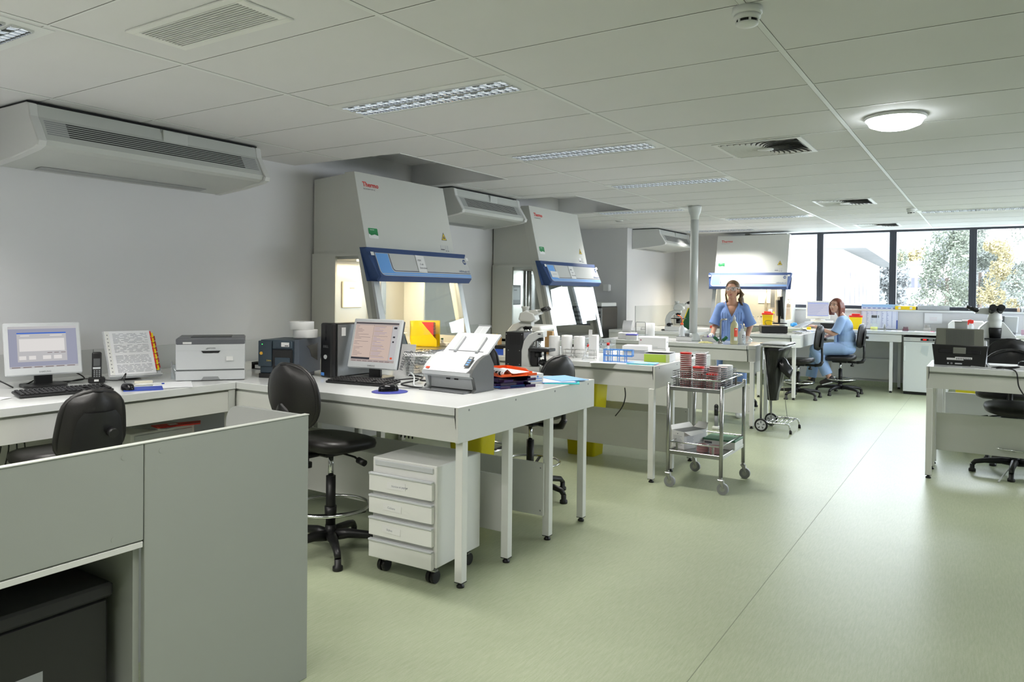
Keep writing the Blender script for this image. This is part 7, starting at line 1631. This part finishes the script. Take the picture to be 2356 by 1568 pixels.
mb = MB(); mb.tube([(-.225+.024*cos(a_/10*2*pi)*.2, .10+.026*cos(a_/10*2*pi), .852+.026*sin(a_/10*2*pi)) for a_ in range(10)], .004, brown_b := mat('bracelet', (.10, .06, .05), .5), n=6, closed=True); mb.build('bracelet', t_)

# ------------------------------------------------------------------ outside
grd = mat('outside_ground', (.25, .27, .24), .9, var=.2, vscale=.2)
mb = MB(); mb.box(-70, 80, 16, 190, -7.2, -7, grd); struct(mb.build('ground'))
bw = mat('render_white', (.80, .79, .78), .8); bgl = mat('outside_window', (.09, .09, .12), .3); bband = mat('outside_band', (.50, .47, .48), .8)
fascia = mat('roof_fascia', (.17, .17, .18), .8); bandm = mat('facade_band', (.15, .145, .155), .8)
def building(name, A, B, C_, zt, label, win, roof=.5, bands=()):
    # A: far left front corner, B: near corner, C_: far end of the right face (x,y)
    t_ = thing(name, (B[0], B[1], -7), label, 'building'); A, B, C_ = Vector(A), Vector(B), Vector(C_); o_ = B
    D_ = A+(C_-B); P = [A-o_, B-o_, C_-o_, D_-o_]; mb = MB(); mb.prism([(q.x, q.y) for q in P], (0, zt+7), bw, axis='z'); mb.build('walls', t_)
    Q = [p_*1.0 for p_ in P]; ce = sum(Q, Vector((0, 0)))/4; Q = [ce+(p_-ce)*(1+1.6/((p_-ce).length)) for p_ in Q]
    mb = MB(); mb.prism([(q.x, q.y) for q in Q], (zt+7, zt+7+roof), fascia, axis='z'); mb.build('roof_slab', t_)
    for z0 in bands: q0, q1 = P[0], P[1]; mb = MB(); mb.box(q0.x+.3, q0.x+2.6, q0.y-.06, q0.y, z0+7, z0+8, bandm); mb.build('facade_band', t_)
    for (p0, p1, n_, wd, rows_) in win(P):
        d = (p1-p0); L = d.length; d = d/L; nrm = Vector((d.y, -d.x))
        for i in range(n_):
            for (z0, z1) in rows_:
                c_ = p0+d*(L*(i+.5)/n_); a_ = c_-d*wd/2+nrm*.03; b_ = c_+d*wd/2+nrm*.03; mb = MB()
                mb.prism([(a_.x, a_.y), (b_.x, b_.y), (b_.x-nrm.x*.1, b_.y-nrm.y*.1), (a_.x-nrm.x*.1, a_.y-nrm.y*.1)], (z0+7, z1+7), bgl, axis='z'); mb.build('window', t_)
    return t_
building('apartment_building', (-26, 36), (-5.85, 38), (-7.0, 62), 3.6, 'large white building with flat overhanging roof, seen through the left windows', lambda P: [(P[1], P[2], 10, .9, ((1.0, 2.6), (-2.0, -.4)))], roof=.28)
building('apartment_block', (-7.9, 84), (-3.6, 84), (-3.6, 96), 4.45, 'distant white block with window bands, seen between the second and third window posts', lambda P: [(P[0], P[1], 5, .62, ((2.2, 3.2), (-.4, .6), (-3, -2)))], roof=.35, bands=(1.0, -1.6))
def leafm(name, c1, c2):
    m = mat(name, c1, .8, var=.25, vscale=1.2); return m
lf = [leafm('leaf_grey_green', (.13, .145, .12), 0), leafm('leaf_green', (.14, .16, .12), 0), leafm('leaf_yellow', (.30, .26, .14), 0), leafm('leaf_far', (.17, .18, .18), 0)]
bark = mat('bark', (.14, .11, .09), .9)
def tree(x, y, zt, wd, k, label, n_=7000, z0=-7, seed=1, lsz=.13):
    rg = random.Random(seed); t_ = thing('tree', (x, y, z0), label, 'tree', 0, 'trees outside the windows'); H = zt-z0
    blobs = [(rg.gauss(0, .28)*wd, rg.gauss(0, .28)*wd, H*(.40+.56*rg.random()), wd*(.16+.14*rg.random())) for _ in range(34)]
    mb = MB(); i_ = mb.mi(lf[k])
    for _ in range(n_):
        bx, by, bz, br = rg.choice(blobs); v = Vector((rg.gauss(0, 1), rg.gauss(0, 1), rg.gauss(0, 1))).normalized()*br*(.6+.45*rg.random()); c_ = Vector((bx, by, bz))+Vector((v.x, v.y, v.z*1.3))
        a = Vector((rg.gauss(0, 1), rg.gauss(0, 1), rg.gauss(0, 1))).normalized(); b_ = a.orthogonal().normalized(); s_ = lsz*(.5+rg.random())
        f_ = mb.bm.faces.new([mb.bm.verts.new(c_+a*s_*.5), mb.bm.verts.new(c_+b_*s_*.4), mb.bm.verts.new(c_-a*s_*.5), mb.bm.verts.new(c_-b_*s_*.4)]); f_.material_index = i_
    mb.build('foliage', t_)
    mb = MB(); mb.cyl((0, 0, 0), (0, 0, H*.7), .22, bark, r1=.08, n=8); mb.build('trunk', t_)
tree(-1.85, 44, 6.4, 2.1, 1, 'large grey-green tree left of the third window post', seed=2, n_=15000, lsz=.10)
tree(-.45, 47, 6.9, 1.9, 0, 'slimmer tree just behind the third window post', seed=3, n_=9000, lsz=.11)
tree(.25, 43, 4.4, 1.3, 2, 'yellow autumn tree in the right-hand window', seed=4, n_=8000, lsz=.10)
tree(1.9, 42, 6.6, 2.0, 0, 'tree at the right edge of the windows', seed=5, n_=14000, lsz=.10)
tree(.3, 58, 5.6, 2.6, 3, 'pale tree behind the yellow autumn tree', seed=6)
tree(-7.1, 72, 4.6, 2.2, 3, 'tree beyond the corner of the large white building', seed=7, lsz=.3, n_=4000)
tree(-8.2, 104, 7.2, 2.6, 2, 'yellowish tree above the distant block', seed=8, lsz=.4, n_=3000)
hm = mat('hill_woods', (.105, .12, .13), .95, var=.35, vscale=.35)
mb = MB(); mb.grid(lambda u, v: (-90+160*u, 120+60*v, -7+(26*math.exp(-((u-.42)/.16)**2)*v+6*v)*(1)+2.2*noise.noise(Vector((u*22, v*8, 3)))), 80, 20, hm); struct(mb.build('hill'))
